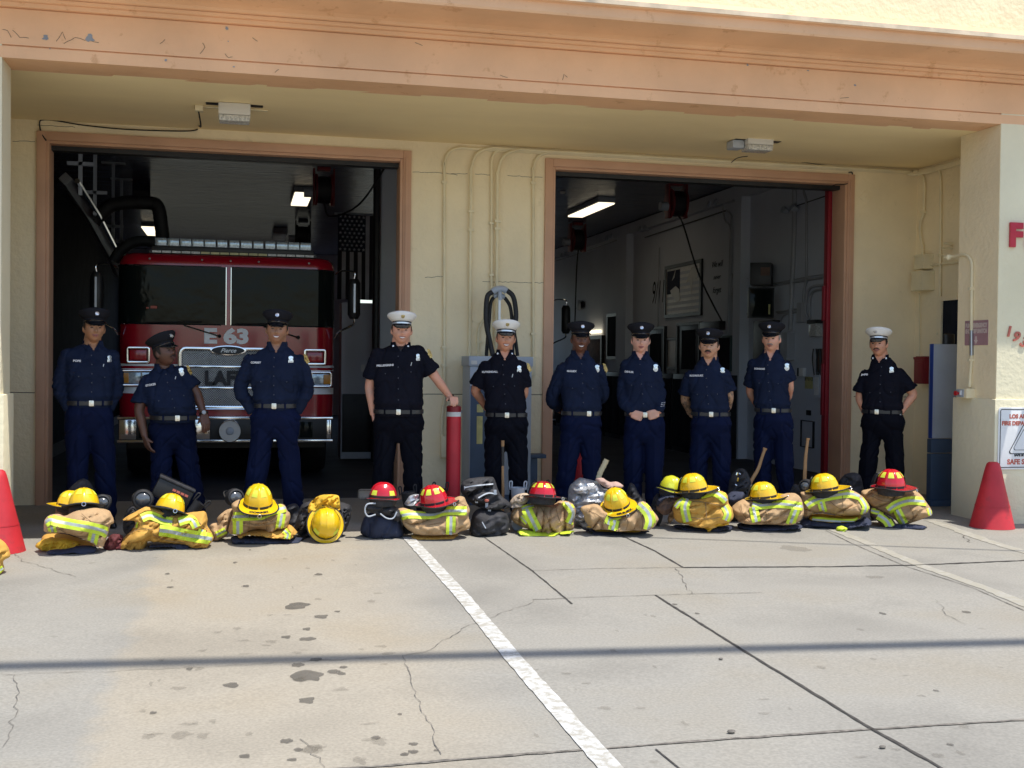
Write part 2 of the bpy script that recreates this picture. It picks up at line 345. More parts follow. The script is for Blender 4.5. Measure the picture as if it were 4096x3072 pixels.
M['visor'] = mat('clear_visor', (.10,.11,.12), .08, .2, var=.1, spec=.8)
M['jseam'] = mat('stitched_seam', (.22,.14,.07), .9)
M['brown'] = mat('brown_lining', (.16,.10,.075), .85, var=.2, vs=8, bump=.4, bs=18)
# ================================================================== GROUND
g = MB(); xs = [-60,-8,-4,0,4,8,12,60]; ys = [-60,-10,0,4,8,9.56,12.2,36]
vs = [(x, y, gz(y) if y > -10 else gz(-10)) for y in ys for x in xs]; n = len(xs)
fs = [(j*n+i, j*n+i+1, (j+1)*n+i+1, (j+1)*n+i) for j in range(len(ys)-1) for i in range(n-1)]
g.add(vs, fs); tag(g.build('ground', M['concrete'], smooth=False), kind='structure')
g = MB(); g.box(-2.6, 12.16, .02, 7.58, 34, .036); tag(g.build('floor', M['floor'], smooth=False), kind='structure')
def gp(px, py): p = gnd(px, py); return Vector((p.x, p.y))
def strip(mb, pts, w, z=.004, jit=0.0, step=.06, mi=0, wj=0.0):
    P = [Vector(p) for p in pts]; out = []
    for a, b in zip(P[:-1], P[1:]):
        k = max(1, int((b-a).length/step)); out += [a.lerp(b, i/k) for i in range(k)]
    out.append(P[-1]); vs = []; fs = []
    for i, p in enumerate(out):
        t = (out[min(i+1, len(out)-1)]-out[max(i-1, 0)]).normalized(); nn = Vector((-t.y, t.x))
        c = p + nn*random.uniform(-jit, jit); ww = w*(1+random.uniform(-wj, wj))/2
        for s in (-1, 1):
            q = c+nn*s*ww; vs.append((q.x, q.y, gz(q.y)+z))
    fs = [(2*i, 2*i+2, 2*i+3, 2*i+1) for i in range(len(out)-1)]
    # make faces point up
    mb.add(vs, [f[::-1] for f in fs], mi)
mb = MB()
def Q(*pts): return [gp(*p) for p in pts]
strip(mb, Q((2622,2382),(3000,2620),(3483,2915),(3761,3072),(4300,3400)), .017, jit=.002, wj=.3)
strip(mb, Q((1937,2150),(2130,2285),(2289,2417)), .010, jit=.002, wj=.4)
strip(mb, Q((2488,2144),(2620,2205),(2733,2271)), .016, jit=.002, wj=.3)
strip(mb, Q((2733,2271),(3300,2268),(3650,2262),(4096,2243),(4400,2230)), .024, jit=.006, wj=.5)
strip(mb, Q((2622,2999),(2700,3062),(2760,3110)), .008, jit=.001)
tag(mb.build('ground_joints', M['joint'], smooth=False), kind='structure')
mb = MB()
strip(mb, Q((900,3110),(1500,3068),(2048,3023),(2750,2970),(3483,2919),(4096,2882),(4500,2850)), .018, jit=.003, wj=.4)
strip(mb, Q((3303,2123),(3420,2180),(3620,2265),(3891,2352),(4200,2490)), .008, jit=.002, wj=.4)
strip(mb, Q((2120,2284),(2400,2275),(2733,2271)), .008, jit=.003, wj=.5)
strip(mb, Q((2130,2400),(2400,2388),(2625,2382),(2800,2376),(3050,2372)), .007, jit=.004, wj=.6)
def crack(pts, w=.004, amp=.014):
    P = Q(*pts); out = [P[0]]
    for a, b in zip(P[:-1], P[1:]):
        k = max(2, int((b-a).length/.05)); d = (b-a).normalized(); nn = Vector((-d.y, d.x))
        out += [a.lerp(b, i/k)+nn*random.uniform(-amp, amp) for i in range(1, k+1)]
    strip(mb, out, w, z=.0045, step=.2, wj=.7)
crack([(55,2210),(90,2245),(215,2280),(300,2310)])
crack([(1880,2500),(1700,2610),(1610,2625),(1660,2770),(1730,2930),(1760,3020)], .0032, .010)
crack([(0,2700),(400,2688),(900,2665),(1610,2625)], .004)
crack([(2700,2275),(2735,2310),(2740,2350),(2775,2375)])
crack([(2048,2435),(2120,2420),(2130,2400)]); crack([(1880,2500),(2048,2440)], .005)
crack([(60,2700),(75,2800),(20,2990)], .0025); crack([(1300,3072),(1240,3000),(1190,2960)], .003)
crack([(3740,2400),(3800,2470),(3860,2500)], .003); crack([(3850,2140),(3880,2170)], .006)
tag(mb.build('ground_cracks', M['joint2'], smooth=False), kind='structure')
# broken concrete patch beside the joint
mb = MB()
def blob(mb, px, py, rx, ry, z=.003, n=22, rough=.25, mi=0):
    c = gp(px, py); e = gp(px+rx, py); h = abs((e-c).x); v = abs((gp(px, py-ry)-c).y); vs = [(c.x, c.y, gz(c.y)+z)]
    ph = random.uniform(0, 9)
    for k in range(n):
        a = 2*math.pi*k/n; r = 1+rough*noise.noise(Vector((math.cos(a)*1.6+ph, math.sin(a)*1.6, ph)))*2
        x = c.x+math.cos(a)*h*r; y = c.y+math.sin(a)*v*r; vs.append((x, y, gz(y)+z))
    mb.add(vs, [(0, k+1, (k+1) % n+1) for k in range(n)], mi)
for s in [(1190,2425,46,13),(1285,2467,30,7),(1228,2517,18,5),(1146,2549,21,5),(1228,2557,34,7),(1264,2640,24,6),(1190,2661,26,8),(1235,2705,64,20),(1332,2687,26,8),(1366,2695,20,6),(1373,2670,16,5),(925,2742,27,9),(1230,2802,34,11),(1144,2966,26,9),(1193,3000,20,7),(980,3026,24,7),(1504,2952,18,6),(1653,2977,20,6),(1652,3008,22,7),(1620,3019,18,6),(758,2677,14,5),(1350,2447,13,3),(1274,2298,15,4),(613,2853,16,5),(1600,2858,9,4),(2924,2934,11,4),(1745,3002,11,4),(1170,3040,24,5),(1000,2200,5,2),(940,2251,9,3),(670,2296,10,3),(985,2345,14,4),(680,2350,14,3)]:
    blob(mb, *s)
for s in [(3530,2455,12,5),(3863,2449,16,5),(3745,2764,11,4),(3800,2980,14,5),(2700,2419,11,3),(2788,2455,9,3)]: blob(mb, *s, z=.0035)
tag(mb.build('ground_oil_spots', M['stain'], smooth=False), kind='structure')
mb = MB(); random.seed(3)
for i in range(52):
    px = random.uniform(560, 1560); py = random.uniform(2220, 3060); k = (py-2000)/900
    blob(mb, px, py, random.uniform(9, 42)*k, random.uniform(3, 13)*k, z=.002+i*.00005, rough=.35)
for i in range(30):
    px = random.uniform(2100, 4080); py = random.uniform(2330, 3060); k = (py-2000)/900
    blob(mb, px, py, random.uniform(6, 30)*k, random.uniform(2, 9)*k, z=.0025+i*.00005, rough=.35)
blob(mb, 3180, 2195, 60, 12, .0035); blob(mb, 3500, 2310, 40, 6, .0034)
tag(mb.build('ground_faint_stains', M['stain2'], smooth=False), kind='structure')
mb = MB(); strip(mb, Q((1632,2150),(1860,2398),(2058,2640),(2260,2870),(2440,3072),(2560,3210)), .096, z=.005, jit=.002, wj=.05)
tag(mb.build('painted_line', M['line'], smooth=False), kind='structure')
mb = MB(); strip(mb, Q((3330,2118),(3450,2165),(3680,2262),(3960,2360),(4150,2440)), .10, z=.003, jit=.004, wj=.15)
strip(mb, Q((3720,2082),(3800,2110),(3950,2165),(4120,2215)), .11, z=.003, jit=.006, wj=.2)
tag(mb.build('faded_line', M['line_old'], smooth=False), kind='structure')
# pebbles and chips
for px, py, s, wh in ((2925,2934,.02,'right of the painted line, near the bottom edge'),(3530,2995,.016,'beside the long dark joint, bottom right'),(2883,2640,.014,'just below the cable shadow on the right')):
    p = gnd(px, py); mb = MB(); mb.ball((0,0,s*.3), (s, s*.6, s*.4), 8); 
    tag(mb.build('stone_chip', M['joint2'], loc=(p.x, p.y, gz(p.y)+.003)), 'tiny dark stone chip '+wh, 'stone chip', 'small stone chips scattered on the concrete apron')
# ================================================================== FIRE STATION
X1, X2, X3, X4 = -1.84, 1.63, 3.235, 6.70          # door openings
ZH = 3.565; XL, XR = -1.79, 6.93; XSW = 7.60; ZI = 4.27; YB = 31.0
st = thing('fire_station', (0, YW, 0), 0, 'cream and peach stucco fire station with two open engine bays', 'building')
def part(name, mb, m, parent=st, bevel=0, smooth=False, label=None):
    me = mb.mesh(name, smooth, bevel); o = link(name, me, m, parent)
    o.matrix_parent_inverse = Matrix.Translation((0, -YW, 0)) if parent is st else Matrix()
    if label: o['label'] = label
    return o
w_ = MB()
w_.box(-4.2, YW, -.3, X1, YW+.3, ZS+.6); w_.box(X2, YW, -.3, X3, YW+.3, ZH); w_.box(X4, YW, -.3, XSW+.3, YW+.3, ZS+.6)
w_.box(X1, YW, ZH, X4, YW+.3, ZS+.6)
part('bay_wall', w_, M['stucco'], label='shaded cream wall around the two bay openings')
for a_ in (XSW, -4.5):
    w_ = MB(); w_.box(a_, YP+.36, -.3, a_+.3, YW, ZS+.3); part('recess_side_wall', w_, M['stucco'])
w_ = MB(); w_.box(-4.2, YP+.35, ZS, XSW, YW, ZS+.1); part('soffit', w_, M['plaster'])
# pilasters
w_ = MB(); w_.box(XR, YP, -.3, 12, YP+.62, ZS+.1); part('pilaster', w_, M['stucco_front'])
w_ = MB(); w_.box(XR-.003, YP+.004, 1.175, XR, YP+.618, ZS-.001); part('pilaster_return', w_, M['stucco'])
w_ = MB(); w_.box(-9, YP, -.3, XL, YP+.36, ZS+.1); part('pilaster', w_, M['stucco_front'])
for a, b, d in ((XR-.028, 12, .64), (-9, XL+.028, .38)):
    w_ = MB(); w_.box(a, YP-.028, -.3, b, YP+d, 1.175); part('plinth', w_, M['stucco_front'], bevel=.012, smooth=True)
# beam and cornice: profile swept along X
prof = [(0,ZS),(-.004,ZS+.088),(.014,ZS+.089),(.014,ZS+.099),(-.004,ZS+.1),(-.004,4.130),(.010,4.132),(.010,4.138),(-.035,4.140),(-.038,4.172),(-.034,4.175),(-.058,4.18),(-.062,4.205),(-.050,4.208),(-.085,4.214),(-.10,4.235),(-.15,4.25),(-.52,4.275),(-.535,4.262),(-.545,4.28),(-.548,4.355),(-.58,4.358),(-.592,4.375),(-.592,4.40),(-.575,4.415),(-.54,4.42),(-.50,4.47),(-.10,4.56),(.4,4.56),(.4,ZS)]
w_ = MB(); n = len(prof); NX = 60; vs = []; fs = []
for i in range(NX+1):
    x = -9+21.0*i/NX
    vs += [(x, YP+p[0]+.0008*noise.noise(Vector((x*3, k, 0))), p[1]+.0007*noise.noise(Vector((x*2, k, 7)))) for k, p in enumerate(prof)]
for i in range(NX):
    for k in range(n): fs.append((i*n+k, (i+1)*n+k, (i+1)*n+(k+1) % n, i*n+(k+1) % n))
w_.add(vs, fs); part('cornice', w_, M['peach'], smooth=False, label='peach painted beam and projecting moulded cornice')
w_ = MB(); w_.box(-9, YP-.597, 4.366, 12, YP-.589, 4.404); part('cornice_sunlit_strip', w_, mat('sunlit_trim', (.78,.62,.44), .8, var=.15, vs=6))  # pale strip puts the sunlit line of the cornice nose into colour
w_ = MB(); w_.box(-9, YP-.055, 4.5, 12, YP+.35, 6.2); part('parapet_wall', w_, M['stucco_up'])
# grey flakes and cracks in the beam paint
def flake(px, py, rx, rz, Y=YP-.008, mi=0):
    w_ = MB(); c = atY(px, py, Y); vs = [tuple(c)]; ph = random.uniform(0, 50)
    for k in range(14):
        a = 2*math.pi*k/14; r = 1+.9*noise.noise(Vector((math.cos(a)*1.5+ph, math.sin(a)*1.5, 2)))
        vs.append((c.x+rx*r*math.cos(a), Y, c.z+rz*r*math.sin(a)))
    w_.add(vs, [(0, k+1, (k+1) % 14+1) for k in range(14)], mi); part('paint_flake', w_, M['grey_flake'])
for s in [(182,150,.022,.022),(358,152,.032,.026),(907,112,.012,.014),(663,240,.009,.009),(200,195,.006,.005),(935,267,.008,.005),(913,165,.004,.004),(3420,340,.012,.008),(3232,282,.010,.006),(2990,260,.01,.008)]: flake(*s)
def hair(plane, pts, wd, amp=.006, Y=None):
    w_ = MB(); P = [plane(*p) for p in pts]; out = [P[0]]
    for a, b in zip(P[:-1], P[1:]):
        k = max(2, int((b-a).length/.03))
        for i in range(1, k+1):
            q = a.lerp(b, i/k); q.z += random.uniform(-amp, amp); out.append(q)
    w_.tube(out, wd, 4); part('paint_crack' if plane is not PW else 'wall_crack', w_, M['seam'])
PW = None
PB = lambda x, y: atY(x, y, YP-.006)
for pts in [[(10,118),(30,125),(45,150)],[(50,120),(80,150),(115,155)],[(225,165),(250,130),(262,155)],[(255,175),(300,150),(395,170)],[(800,215),(820,190),(810,170)],[(900,215),(915,230),(930,225)],[(2250,320),(2256,298),(2270,312)],[(1100,290),(1115,280)],[(1660,170),(1690,180)],[(2000,300),(2030,310)],[(3360,393),(3395,390)],[(640,175),(660,160)],[(1010,150),(1030,165)]]:
    hair(PB, pts, .0016)
# thin control joint and hairline cracks on the bay wall, at belt height
w_ = MB(); PW = lambda x, y: atY(x, y, YW-.001)
for a, b in (((41,1569),(140,1571)), ((1642,1576),(2186,1579)), ((3415,1586),(3650,1588))): hair(PW, [a, b], .0035, .0006)
for pts in [[(1650,688),(1780,692),(1830,700)],[(1900,696),(1960,700)],[(2030,702),(2170,710)],[(1700,1110),(1775,1105)],[(1930,1126),(2180,1132)],[(150,500),(300,508)],[(50,565),(140,566)],[(1800,696),(1870,694)]]: hair(PW, pts, .0022, .004)
# door frames
for (a, b, nm) in ((X1, X2, 0), (X3, X4, 1)):
    f_ = thing('door_frame', (0,0,0)); f_.parent = st; f_.matrix_parent_inverse = Matrix.Translation((0, -YW, 0))
    def fp(name, mb, m, bevel=0):
        return link(name, mb.mesh(name, True, bevel), m, f_)
    wf = .085
    m_ = MB(); m_.box(a-wf, YW-.03, gz(YW)-.02, a, YW+.02, ZH+wf); m_.box(a, YW-.018, gz(YW)-.02, a+.03, YW+.27, ZH); fp('jamb', m_, M['peach_door'], .006)
    m_ = MB(); m_.box(b, YW-.03, gz(YW)-.02, b+wf, YW+.02, ZH+wf); m_.box(b-.03, YW-.018, gz(YW)-.02, b, YW+.27, ZH); m_.box(b+.02, YW-.045, 0, b+.045, YW-.03, ZH+.02); fp('jamb', m_, M['peach_door'], .006)
    m_ = MB(); m_.box(a, YW-.03, ZH, b, YW+.02, ZH+wf); m_.box(a+.03, YW-.018, ZH-.03, b-.03, YW+.27, ZH); fp('lintel', m_, M['peach_door'], .006)
    m_ = MB(); m_.box(a+.03, YW+.10, ZH-.075, b-.03, YW+.24, ZH-.03); fp('door_seal', m_, M['black'])
m_ = MB(); q = X4-.03; m_.box(q-.05, YW+.27, .03, q, YW+.36, ZH-.02); m_.box(q-.07, YW+.30, .9, q-.05, YW+.35, 1.5); m_.box(q-.075, YW+.30, 2.0, q-.05, YW+.35, 2.4)
part('door_guide_rail', m_, M['red_rail'], bevel=.004, smooth=True)
# bay interior
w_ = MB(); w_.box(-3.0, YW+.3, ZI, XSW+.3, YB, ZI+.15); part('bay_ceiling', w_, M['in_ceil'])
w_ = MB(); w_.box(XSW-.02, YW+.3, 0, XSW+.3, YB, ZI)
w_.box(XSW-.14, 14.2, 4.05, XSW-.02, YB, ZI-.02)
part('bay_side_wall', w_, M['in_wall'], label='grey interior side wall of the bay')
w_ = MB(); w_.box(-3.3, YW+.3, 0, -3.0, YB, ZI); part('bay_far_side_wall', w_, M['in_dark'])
w_ = MB()
for a_, b_ in ((-3.3, -2.5), (1.9, 2.9), (7.0, XSW+.3)): w_.box(a_, YB, 1.7, b_, YB+.3, 3.75)
w_.box(-3.3, YB, 0, XSW+.3, YB+.3, 1.7)
w_.box(-3.3, YB, 3.75, XSW+.3, YB+.3, ZI); part('bay_rear_wall', w_, M['in_wall'])
p = atX(2982, 1200, XSW-.02)
w_ = MB(); w_.box(XSW-.17, p.y-.13, 0, XSW-.021, p.y+.13, 4.05); part('wall_column', w_, M['in_wall'])
p2 = atX(2512, 1200, XSW-.02); w_ = MB(); w_.box(XSW-.17, p2.y-.3, 0, XSW-.021, p2.y+.3, 4.05); part('wall_column', w_, M['in_wall'])
w_ = MB(); w_.box(1.95, 16.6, 0, 2.55, 17.2, ZI-.005); part('bay_column', w_, M['in_wall'])
# window recess in the side wall
a = atX(3782, 1204, XSW); b = atX(3840, 1372, XSW)
w_ = MB(); w_.box(XSW-.03, b.y, 1.62, XSW-.003, a.y, a.z); part('side_window', w_, M['in_dark'])
w_ = MB(); w_.box(XSW-.05, a.y, 1.60, XSW-.002, a.y+.09, a.z+.05); w_.box(XSW-.05, b.y, a.z, XSW-.002, a.y, a.z+.05); part('window_trim', w_, M['stucco'])
# round and diamond cover plates
c = atY(1913, 1254, YW); m_ = MB(); m_.lathe([(.10,-.004),(.10,.004)], 28, M=Matrix.Translation((c.x, YW-.004, c.z)) @ Matrix.Rotation(R(90), 4, 'X')); part('round_cover_plate', m_, M['stucco'], smooth=True)
c = atY(3463, 790, YW); m_ = MB(); m_.prism([(c.x-.085,c.z),(c.x,c.z+.085),(c.x+.085,c.z),(c.x,c.z-.085)], YW-.01, YW-.001); m_.ball((c.x,YW-.012,c.z), .012, 8); part('diamond_cover_plate', m_, M['stucco'], bevel=.003, smooth=True)
def stpart(name, mb, m, bevel=0, smooth=True, label=None):
    return part(name, mb, m, st, bevel, smooth, label)
def arc_tube(pts, r, m, name='conduit', clips=(), n=10, sub=5):
    mb = MB(); mb.tube(crv(pts, sub), r, n)
    for c in clips:
        c = Vector(c); mb.box(c.x-r*1.9, c.y-r*1.2, c.z-.012, c.x+r*1.9, c.y+r*1.2, c.z+.012)
    return stpart(name, mb, m)
# ------------------------------------------------ conduits on the pier and along the soffit
def W(px, py, d=.02): return atY(px, py, YW-d)
def run(px, ytop, ybot, d=.02, r=.016, bend=60, xr=2300, yh=None, clips=(), jog=0):
    """vertical pipe that bends right under the soffit and runs to the corner"""
    yh = yh if yh is not None else ytop
    t = W(px, ytop+bend, d); b = W(px-jog, ybot, d); c1 = W(px+bend*.25, ytop+bend*.3, d); c2 = W(px+bend*.95, ytop+2, d)
    pts = [b, b.lerp(t, .5), t.lerp(b, .03), t, c1, c2]
    e = c2.copy(); e.x = XSW-.10-d; e.z = c2.z-.005
    pts += [c2.lerp(e, .05), c2.lerp(e, .5), c2.lerp(e, .97), e]
    arc_tube(pts, r, M['conduit'], clips=[W(px, y, d) for y in clips])
run(1777, 590, 1620, .018, .016, 70, clips=(728, 1390, 1462))
run(1884, 590, 1440, .034, .016, 90, clips=(845, 920, 1438), jog=6)
run(1966, 600, 1440, .02, .014, 45, clips=(893, 1100))
run(1990, 597, 1440, .045, .017, 95, clips=(885, 915), jog=6)
run(2133, 608, 1470, .02, .015, 70, clips=(732, 1335, 1432))
arc_tube([W(1913,1425), W(1913,1370), W(1913,1330), W(1922,1300), W(1942,1268), W(1964,1238)], .014, M['conduit'], clips=[W(1916,1367)])
arc_tube([W(1772,1620), W(1768,1680), W(1766,1745)], .016, M['conduit'])
mb = MB(); a = W(1762,1744); mb.box(a.x, YW-.07, a.z-.22, a.x+.06, YW-.002, a.z); mb.box(W(2118,1425).x, YW-.06, W(0,1485).z, W(2140,1425).x, YW-.002, W(2130,1432).z)
stpart('conduit_box', mb, M['conduit'], .004)
arc_tube([W(1844,1650), W(1868,1632), W(1900,1607)], .016, M['greymetal'], 'diagonal_brace')
# pipes across the side wall of the recess
SW = lambda px, py, d=.03: atX(px, py, XSW-d)
for dz, d in ((0, .02), (.03, .04), (.06, .06)):
    z = ZS-.045-dz*.55
    arc_tube([(XSW-.11-d, YW-.02-d*.5, z), (XSW-.04-d*.5, YW-.10, z), (XSW-.03, YW-.35, z), (XSW-.03, 10.8, z), (XSW-.03, YP+.64, z)], .015, M['conduit'])
c0 = SW(3668, 676)
arc_tube([(c0.x-.02, YW-.05, ZS-.06), SW(3690, 705), SW(3697, 740), SW(3694, 850), SW(3682, 890), SW(3681, 940), SW(3690, 985), SW(3690, 1018)], .016, M['conduit'], clips=[SW(3694, 848)])
arc_tube([SW(3745, 668), SW(3758, 690), SW(3762, 740), SW(3761, 1000), SW(3758, 1400), SW(3757, 1600)], .015, M['conduit'], clips=[SW(3760, 1020), SW(3756, 1335)])
arc_tube([SW(3715, 1060), SW(3760, 1056), SW(3835, 1048)], .015, M['conduit'])
arc_tube([SW(3678, 1172), SW(3678, 1300), SW(3678, 1430)], .006, M['conduit'])
mb = MB(); a = SW(3808, 975); mb.tube([a, a+Vector((-.1,0,0))], .012, 8); mb.tube([a-Vector((0,0,.05)), a+Vector((-.12,0,-.05))], .012, 8); stpart('pipe_stub', mb, M['conduit'])
def cornerbox(name, px0, pxe, px1, y0, y1, dep, m, label, cat, parts=None):
    e = atX(pxe, (y0+y1)/2, XSW-dep); f_ = atX(px0, (y0+y1)/2, XSW-dep)
    zt = atX(pxe, y0, XSW-dep).z; zb = atX(pxe, y1, XSW-dep).z
    t = thing(name, (XSW, (e.y+f_.y)/2, zb), 0, label, cat); h = zt-zb; d = (f_.y-e.y)/2
    mb = MB(); mb.box(-dep, -d, 0, -.001, d, h); mb.build('body', m, t, bevel=.006)
    mb = MB(); mb.box(-dep-.006, -d-.006, h-.02, -.001, d+.006, h+.006); mb.box(-dep-.005, -d+.02, .02, -dep-.001, d-.02, h-.03)
    mb.build('lid', m, t, bevel=.003); return t
cornerbox('junction_box', 3657, 3693, 3722, 1017, 1074, .13, M['conduit'], 'small cream junction box on the side wall, above the larger box', 'junction box')
cornerbox('junction_box', 3644, 3688, 3733, 1084, 1160, .16, M['conduit'], 'larger cream junction box on the side wall, below the small one', 'junction box')
t = cornerbox('alarm_box', 3655, 3698, 3745, 1430, 1536, .17, M['red_rail'], 'dark red alarm box on the recess side wall behind the grey pedestal', 'alarm box')
mb = MB(); mb.box(-.16, -.1, .285, -.02, .09, .31); mb.box(-.178, -.06, .05, -.17, .05, .24); mb.build('rib', M['red_rail'], t, bevel=.004)
# ------------------------------------------------ blue and grey pedestal behind the pilaster
t = thing('charging_pedestal', (7.20, 10.86, gz(10.86)), 0, 'tall narrow grey pedestal with bright blue edge behind the right pilaster', 'pedestal')
bx = atY(3727, 1700, 10.76).x-7.20; zt = atY(3760, 1376, 10.76).z-gz(10.86); ze = atY(3760, 1754, 10.76).z-gz(10.86); z2 = atY(3760, 1815, 10.76).z-gz(10.86)
mb = MB(); mb.box(bx+.006, -.1, ze, .14, -.02, zt); mb.build('upper_body', M['greymetal'], t, bevel=.006)
mb = MB(); mb.box(bx, -.102, ze, bx+.006, -.045, zt); mb.build('edge_strip', M['bluelt'], t)
mb = MB(); mb.box(bx, -.1, z2+.008, .14, -.02, ze-.006); mb.box(bx, -.1, .06, .14, -.02, z2); mb.build('lower_body', M['blue'], t, bevel=.005)
mb = MB(); mb.box(bx-.01, -.12, 0, .15, .0, .06); mb.build('base', M['blue'], t, bevel=.005)
mb = MB(); mb.lathe([(.065, zt), (.065, zt+.10), (.05, zt+.11)], 20, M=Matrix.Translation((.05, -.06, 0)), sy=.6); mb.build('top_cap', M['black'], t)
# ------------------------------------------------ pilaster return: conduit, shut-off switch, sign
RP = lambda px, py, d=.02: atX(px, py, XR-d)
arc_tube([RP(3792,1029,.03)+Vector((-.02,.02,0)), RP(3815,1026), RP(3850,1018), RP(3872,1025), RP(3886,1050), RP(3888,1090), RP(3887,1150), RP(3886,1300), RP(3885,1450), RP(3881,1500), RP(3879,1548)], .016, M['conduit'], clips=[RP(3886,1155), RP(3884,1440)])
mb = MB(); mb.ball(tuple(RP(3794,1029,.05)), .03, 10); stpart('conduit_cap', mb, M['conduit'])
mb = MB(); mb.tube([RP(3886,1322), RP(3886,1422)], .0185, 10); stpart('conduit_sleeve', mb, M['steel'])
a = RP(3880,1554); b = RP(3898,1594)
t = thing('shutoff_switch', (XR, a.y, b.z), 0, 'small grey switch box with a red push button on the pilaster', 'switch box')
h = a.z-b.z; mb = MB(); mb.box(-.10, -.06, 0, -.001, .10, h); mb.build('body', M['conduit'], t, bevel=.004)
mb = MB(); mb.box(-.104, -.02, .01, -.10, .095, h-.01); mb.build('cover', M['greymetal'], t)
mb = MB(); mb.cyl((-.10,.05,h*.5), (-.135,.05,h*.5), .012); mb.cyl((-.135,.05,h*.5), (-.15,.05,h*.5), .024); mb.build('button', M['redlens'], t)
mb = MB(); mb.box(-.115, .012, .03, -.104, .03, h-.02); mb.build('guard', M['white'], t)
a = RP(3861,1284,.004); b = RP(3952,1380,.004)
t = thing('emergency_sign', (XR-.001, (a.y+b.y)/2, (a.z+b.z)/2), R(-90), 'faded plum emergency shut off sign with arrow, on the pilaster side', 'sign')
hw = (a.y-b.y)/2; hh = (a.z-b.z)/2
mb = MB(); mb.prism(rrect(-hw,-hh,hw,hh,.01), -.006, 0); mb.build('plate', M['pink'], t)
o = text_mb('PUMP  EMERGENCY', hh*.32, .002, .004, width=hw*1.86); 
o.build('lettering', M['signtext'], t, False, loc=(0,-.0075,hh*.60))
text_mb('SHUT OFF SWITCH', hh*.32, .002, .004, width=hw*1.86).build('lettering', M['signtext'], t, False, loc=(0,-.0075,hh*.14))
mb = MB(); mb.prism([(-.012,-hh*.28),(.012,-hh*.28),(.012,-hh*.58),(.03,-hh*.58),(0,-hh*.9),(-.03,-hh*.58),(-.012,-hh*.58)], -.008, -.0062); mb.build('arrow', M['signtext'], t, False)
mb = MB(); mb.prism(rrect(-hw+.006,-hh+.006,hw-.006,hh-.006,.008), -.0066, -.006); 
for sx in (-1,1):
    for sz in (-1,1): mb.ball((sx*(hw-.02), -.007, sz*(hh-.02)), .006, 8)
mb.build('rivets', M['steel'], t) if False else None
# ------------------------------------------------ station letters and numerals on the pilaster front
def fp_(px, py): return atY(px, py, YP-.002)
x0 = fp_(4036, 940).x; zc = fp_(4055, 940).z; xx = x0
for ch in 'FIRE':
    m_ = text_mb(ch, .205, .02, .016, align='LEFT'); mnx = min(v[0] for v in m_.v); mxx = max(v[0] for v in m_.v)
    o = m_.build('wall_letter', M['letter_red'], None, False, loc=(xx-mnx, YP-.014, zc))
    tag(o, {'F':'raised red letter F high on the pilaster front','I':'raised red letter I beside the F on the pilaster','R':'raised red letter R right of the I on the pilaster','E':'raised red letter E, last of the raised pilaster letters'}[ch], 'letter', 'raised red letters on the pilaster')
    xx += mxx-mnx+.035
for ch, px, py, rt_ in (('1',4034,1325,8),('9',4063,1346,22),('3',4094,1368,30)):
    c = fp_(px, py); o = text_mb(ch, .098, .012, .003, shear=.1).build('wall_numeral', M['signred'], None, False, loc=(c.x, YP-.009, c.z), rot=(0, R(rt_), 0))
    tag(o, {'1':'dark red numeral 1 tilted on the pilaster front','9':'dark red numeral 9 between the 1 and the 3','3':'dark red numeral 3 at the photo edge, lowest of the numerals'}[ch], 'numeral', 'curving row of numerals on the pilaster')
# safety sign
a = atY(3996, 1629, YP-.04); b = atY(4020, 1878, YP-.04); W_ = .50; hh = (a.z-b.z)/2; hw = W_/2
t = thing('safety_sign', (a.x+hw, YP-.030, (a.z+b.z)/2), 0, 'white fire department sign with black border on the right pilaster', 'sign')
mb = MB(); mb.prism(rrect(-hw,-hh,hw,hh,.03), -.008, .001); mb.build('plate', M['white'], t, bevel=.001)
mb = MB(); q = .016
def frame(mb, x0,z0,x1,z1,r,wd,y0,y1,mi=0):
    o_ = rrect(x0,z0,x1,z1,r); i_ = rrect(x0+wd,z0+wd,x1-wd,z1-wd,max(.001,r-wd)); n = len(o_)
    v = [(p[0],y0,p[1]) for p in o_]+[(p[0],y0,p[1]) for p in i_]+[(p[0],y1,p[1]) for p in o_]+[(p[0],y1,p[1]) for p in i_]
    f = []
    for k in range(n):
        j = (k+1) % n; f += [(k,n+k,n+j,j),(2*n+k,2*n+j,3*n+j,3*n+k),(k,j,2*n+j,2*n+k),(n+k,3*n+k,3*n+j,n+j)]
    mb.add(v, f, mi)
frame(mb, -hw+q, -hh+q, hw-q, hh-q, .022, .008, -.0095, -.008); mb.build('border', M['signblk'], t, False)
tx = lambda s, h, x, z, m, bold=.002, w=None: text_mb(s, h, .0015, bold, align='LEFT', width=w).build('lettering', m, t, False, loc=(x, -.0092, z))
tx('LOS ANGELES', .037, -hw+.115, hh-.085, M['signred'], .003); tx('FIRE DEPARTMENT', .037, -hw+.035, hh-.150, M['signred'], .003)
tx('SAFE SURRENDER', .046, -hw+.10, -hh+.072, M['signred'], .003)
mb = MB()
def ring(mb, pts, wd, y0, y1):
    P = [Vector(p) for p in pts]; n = len(P); c = sum(P, Vector((0,0)))/n
    ins = [c+(p-c)*(1-wd/((p-c).length)) for p in P]
    v = [(p.x,y0,p.y) for p in P]+[(p.x,y0,p.y) for p in ins]
    mb.add(v, [(k, n+k, n+(k+1) % n, (k+1) % n) for k in range(n)])
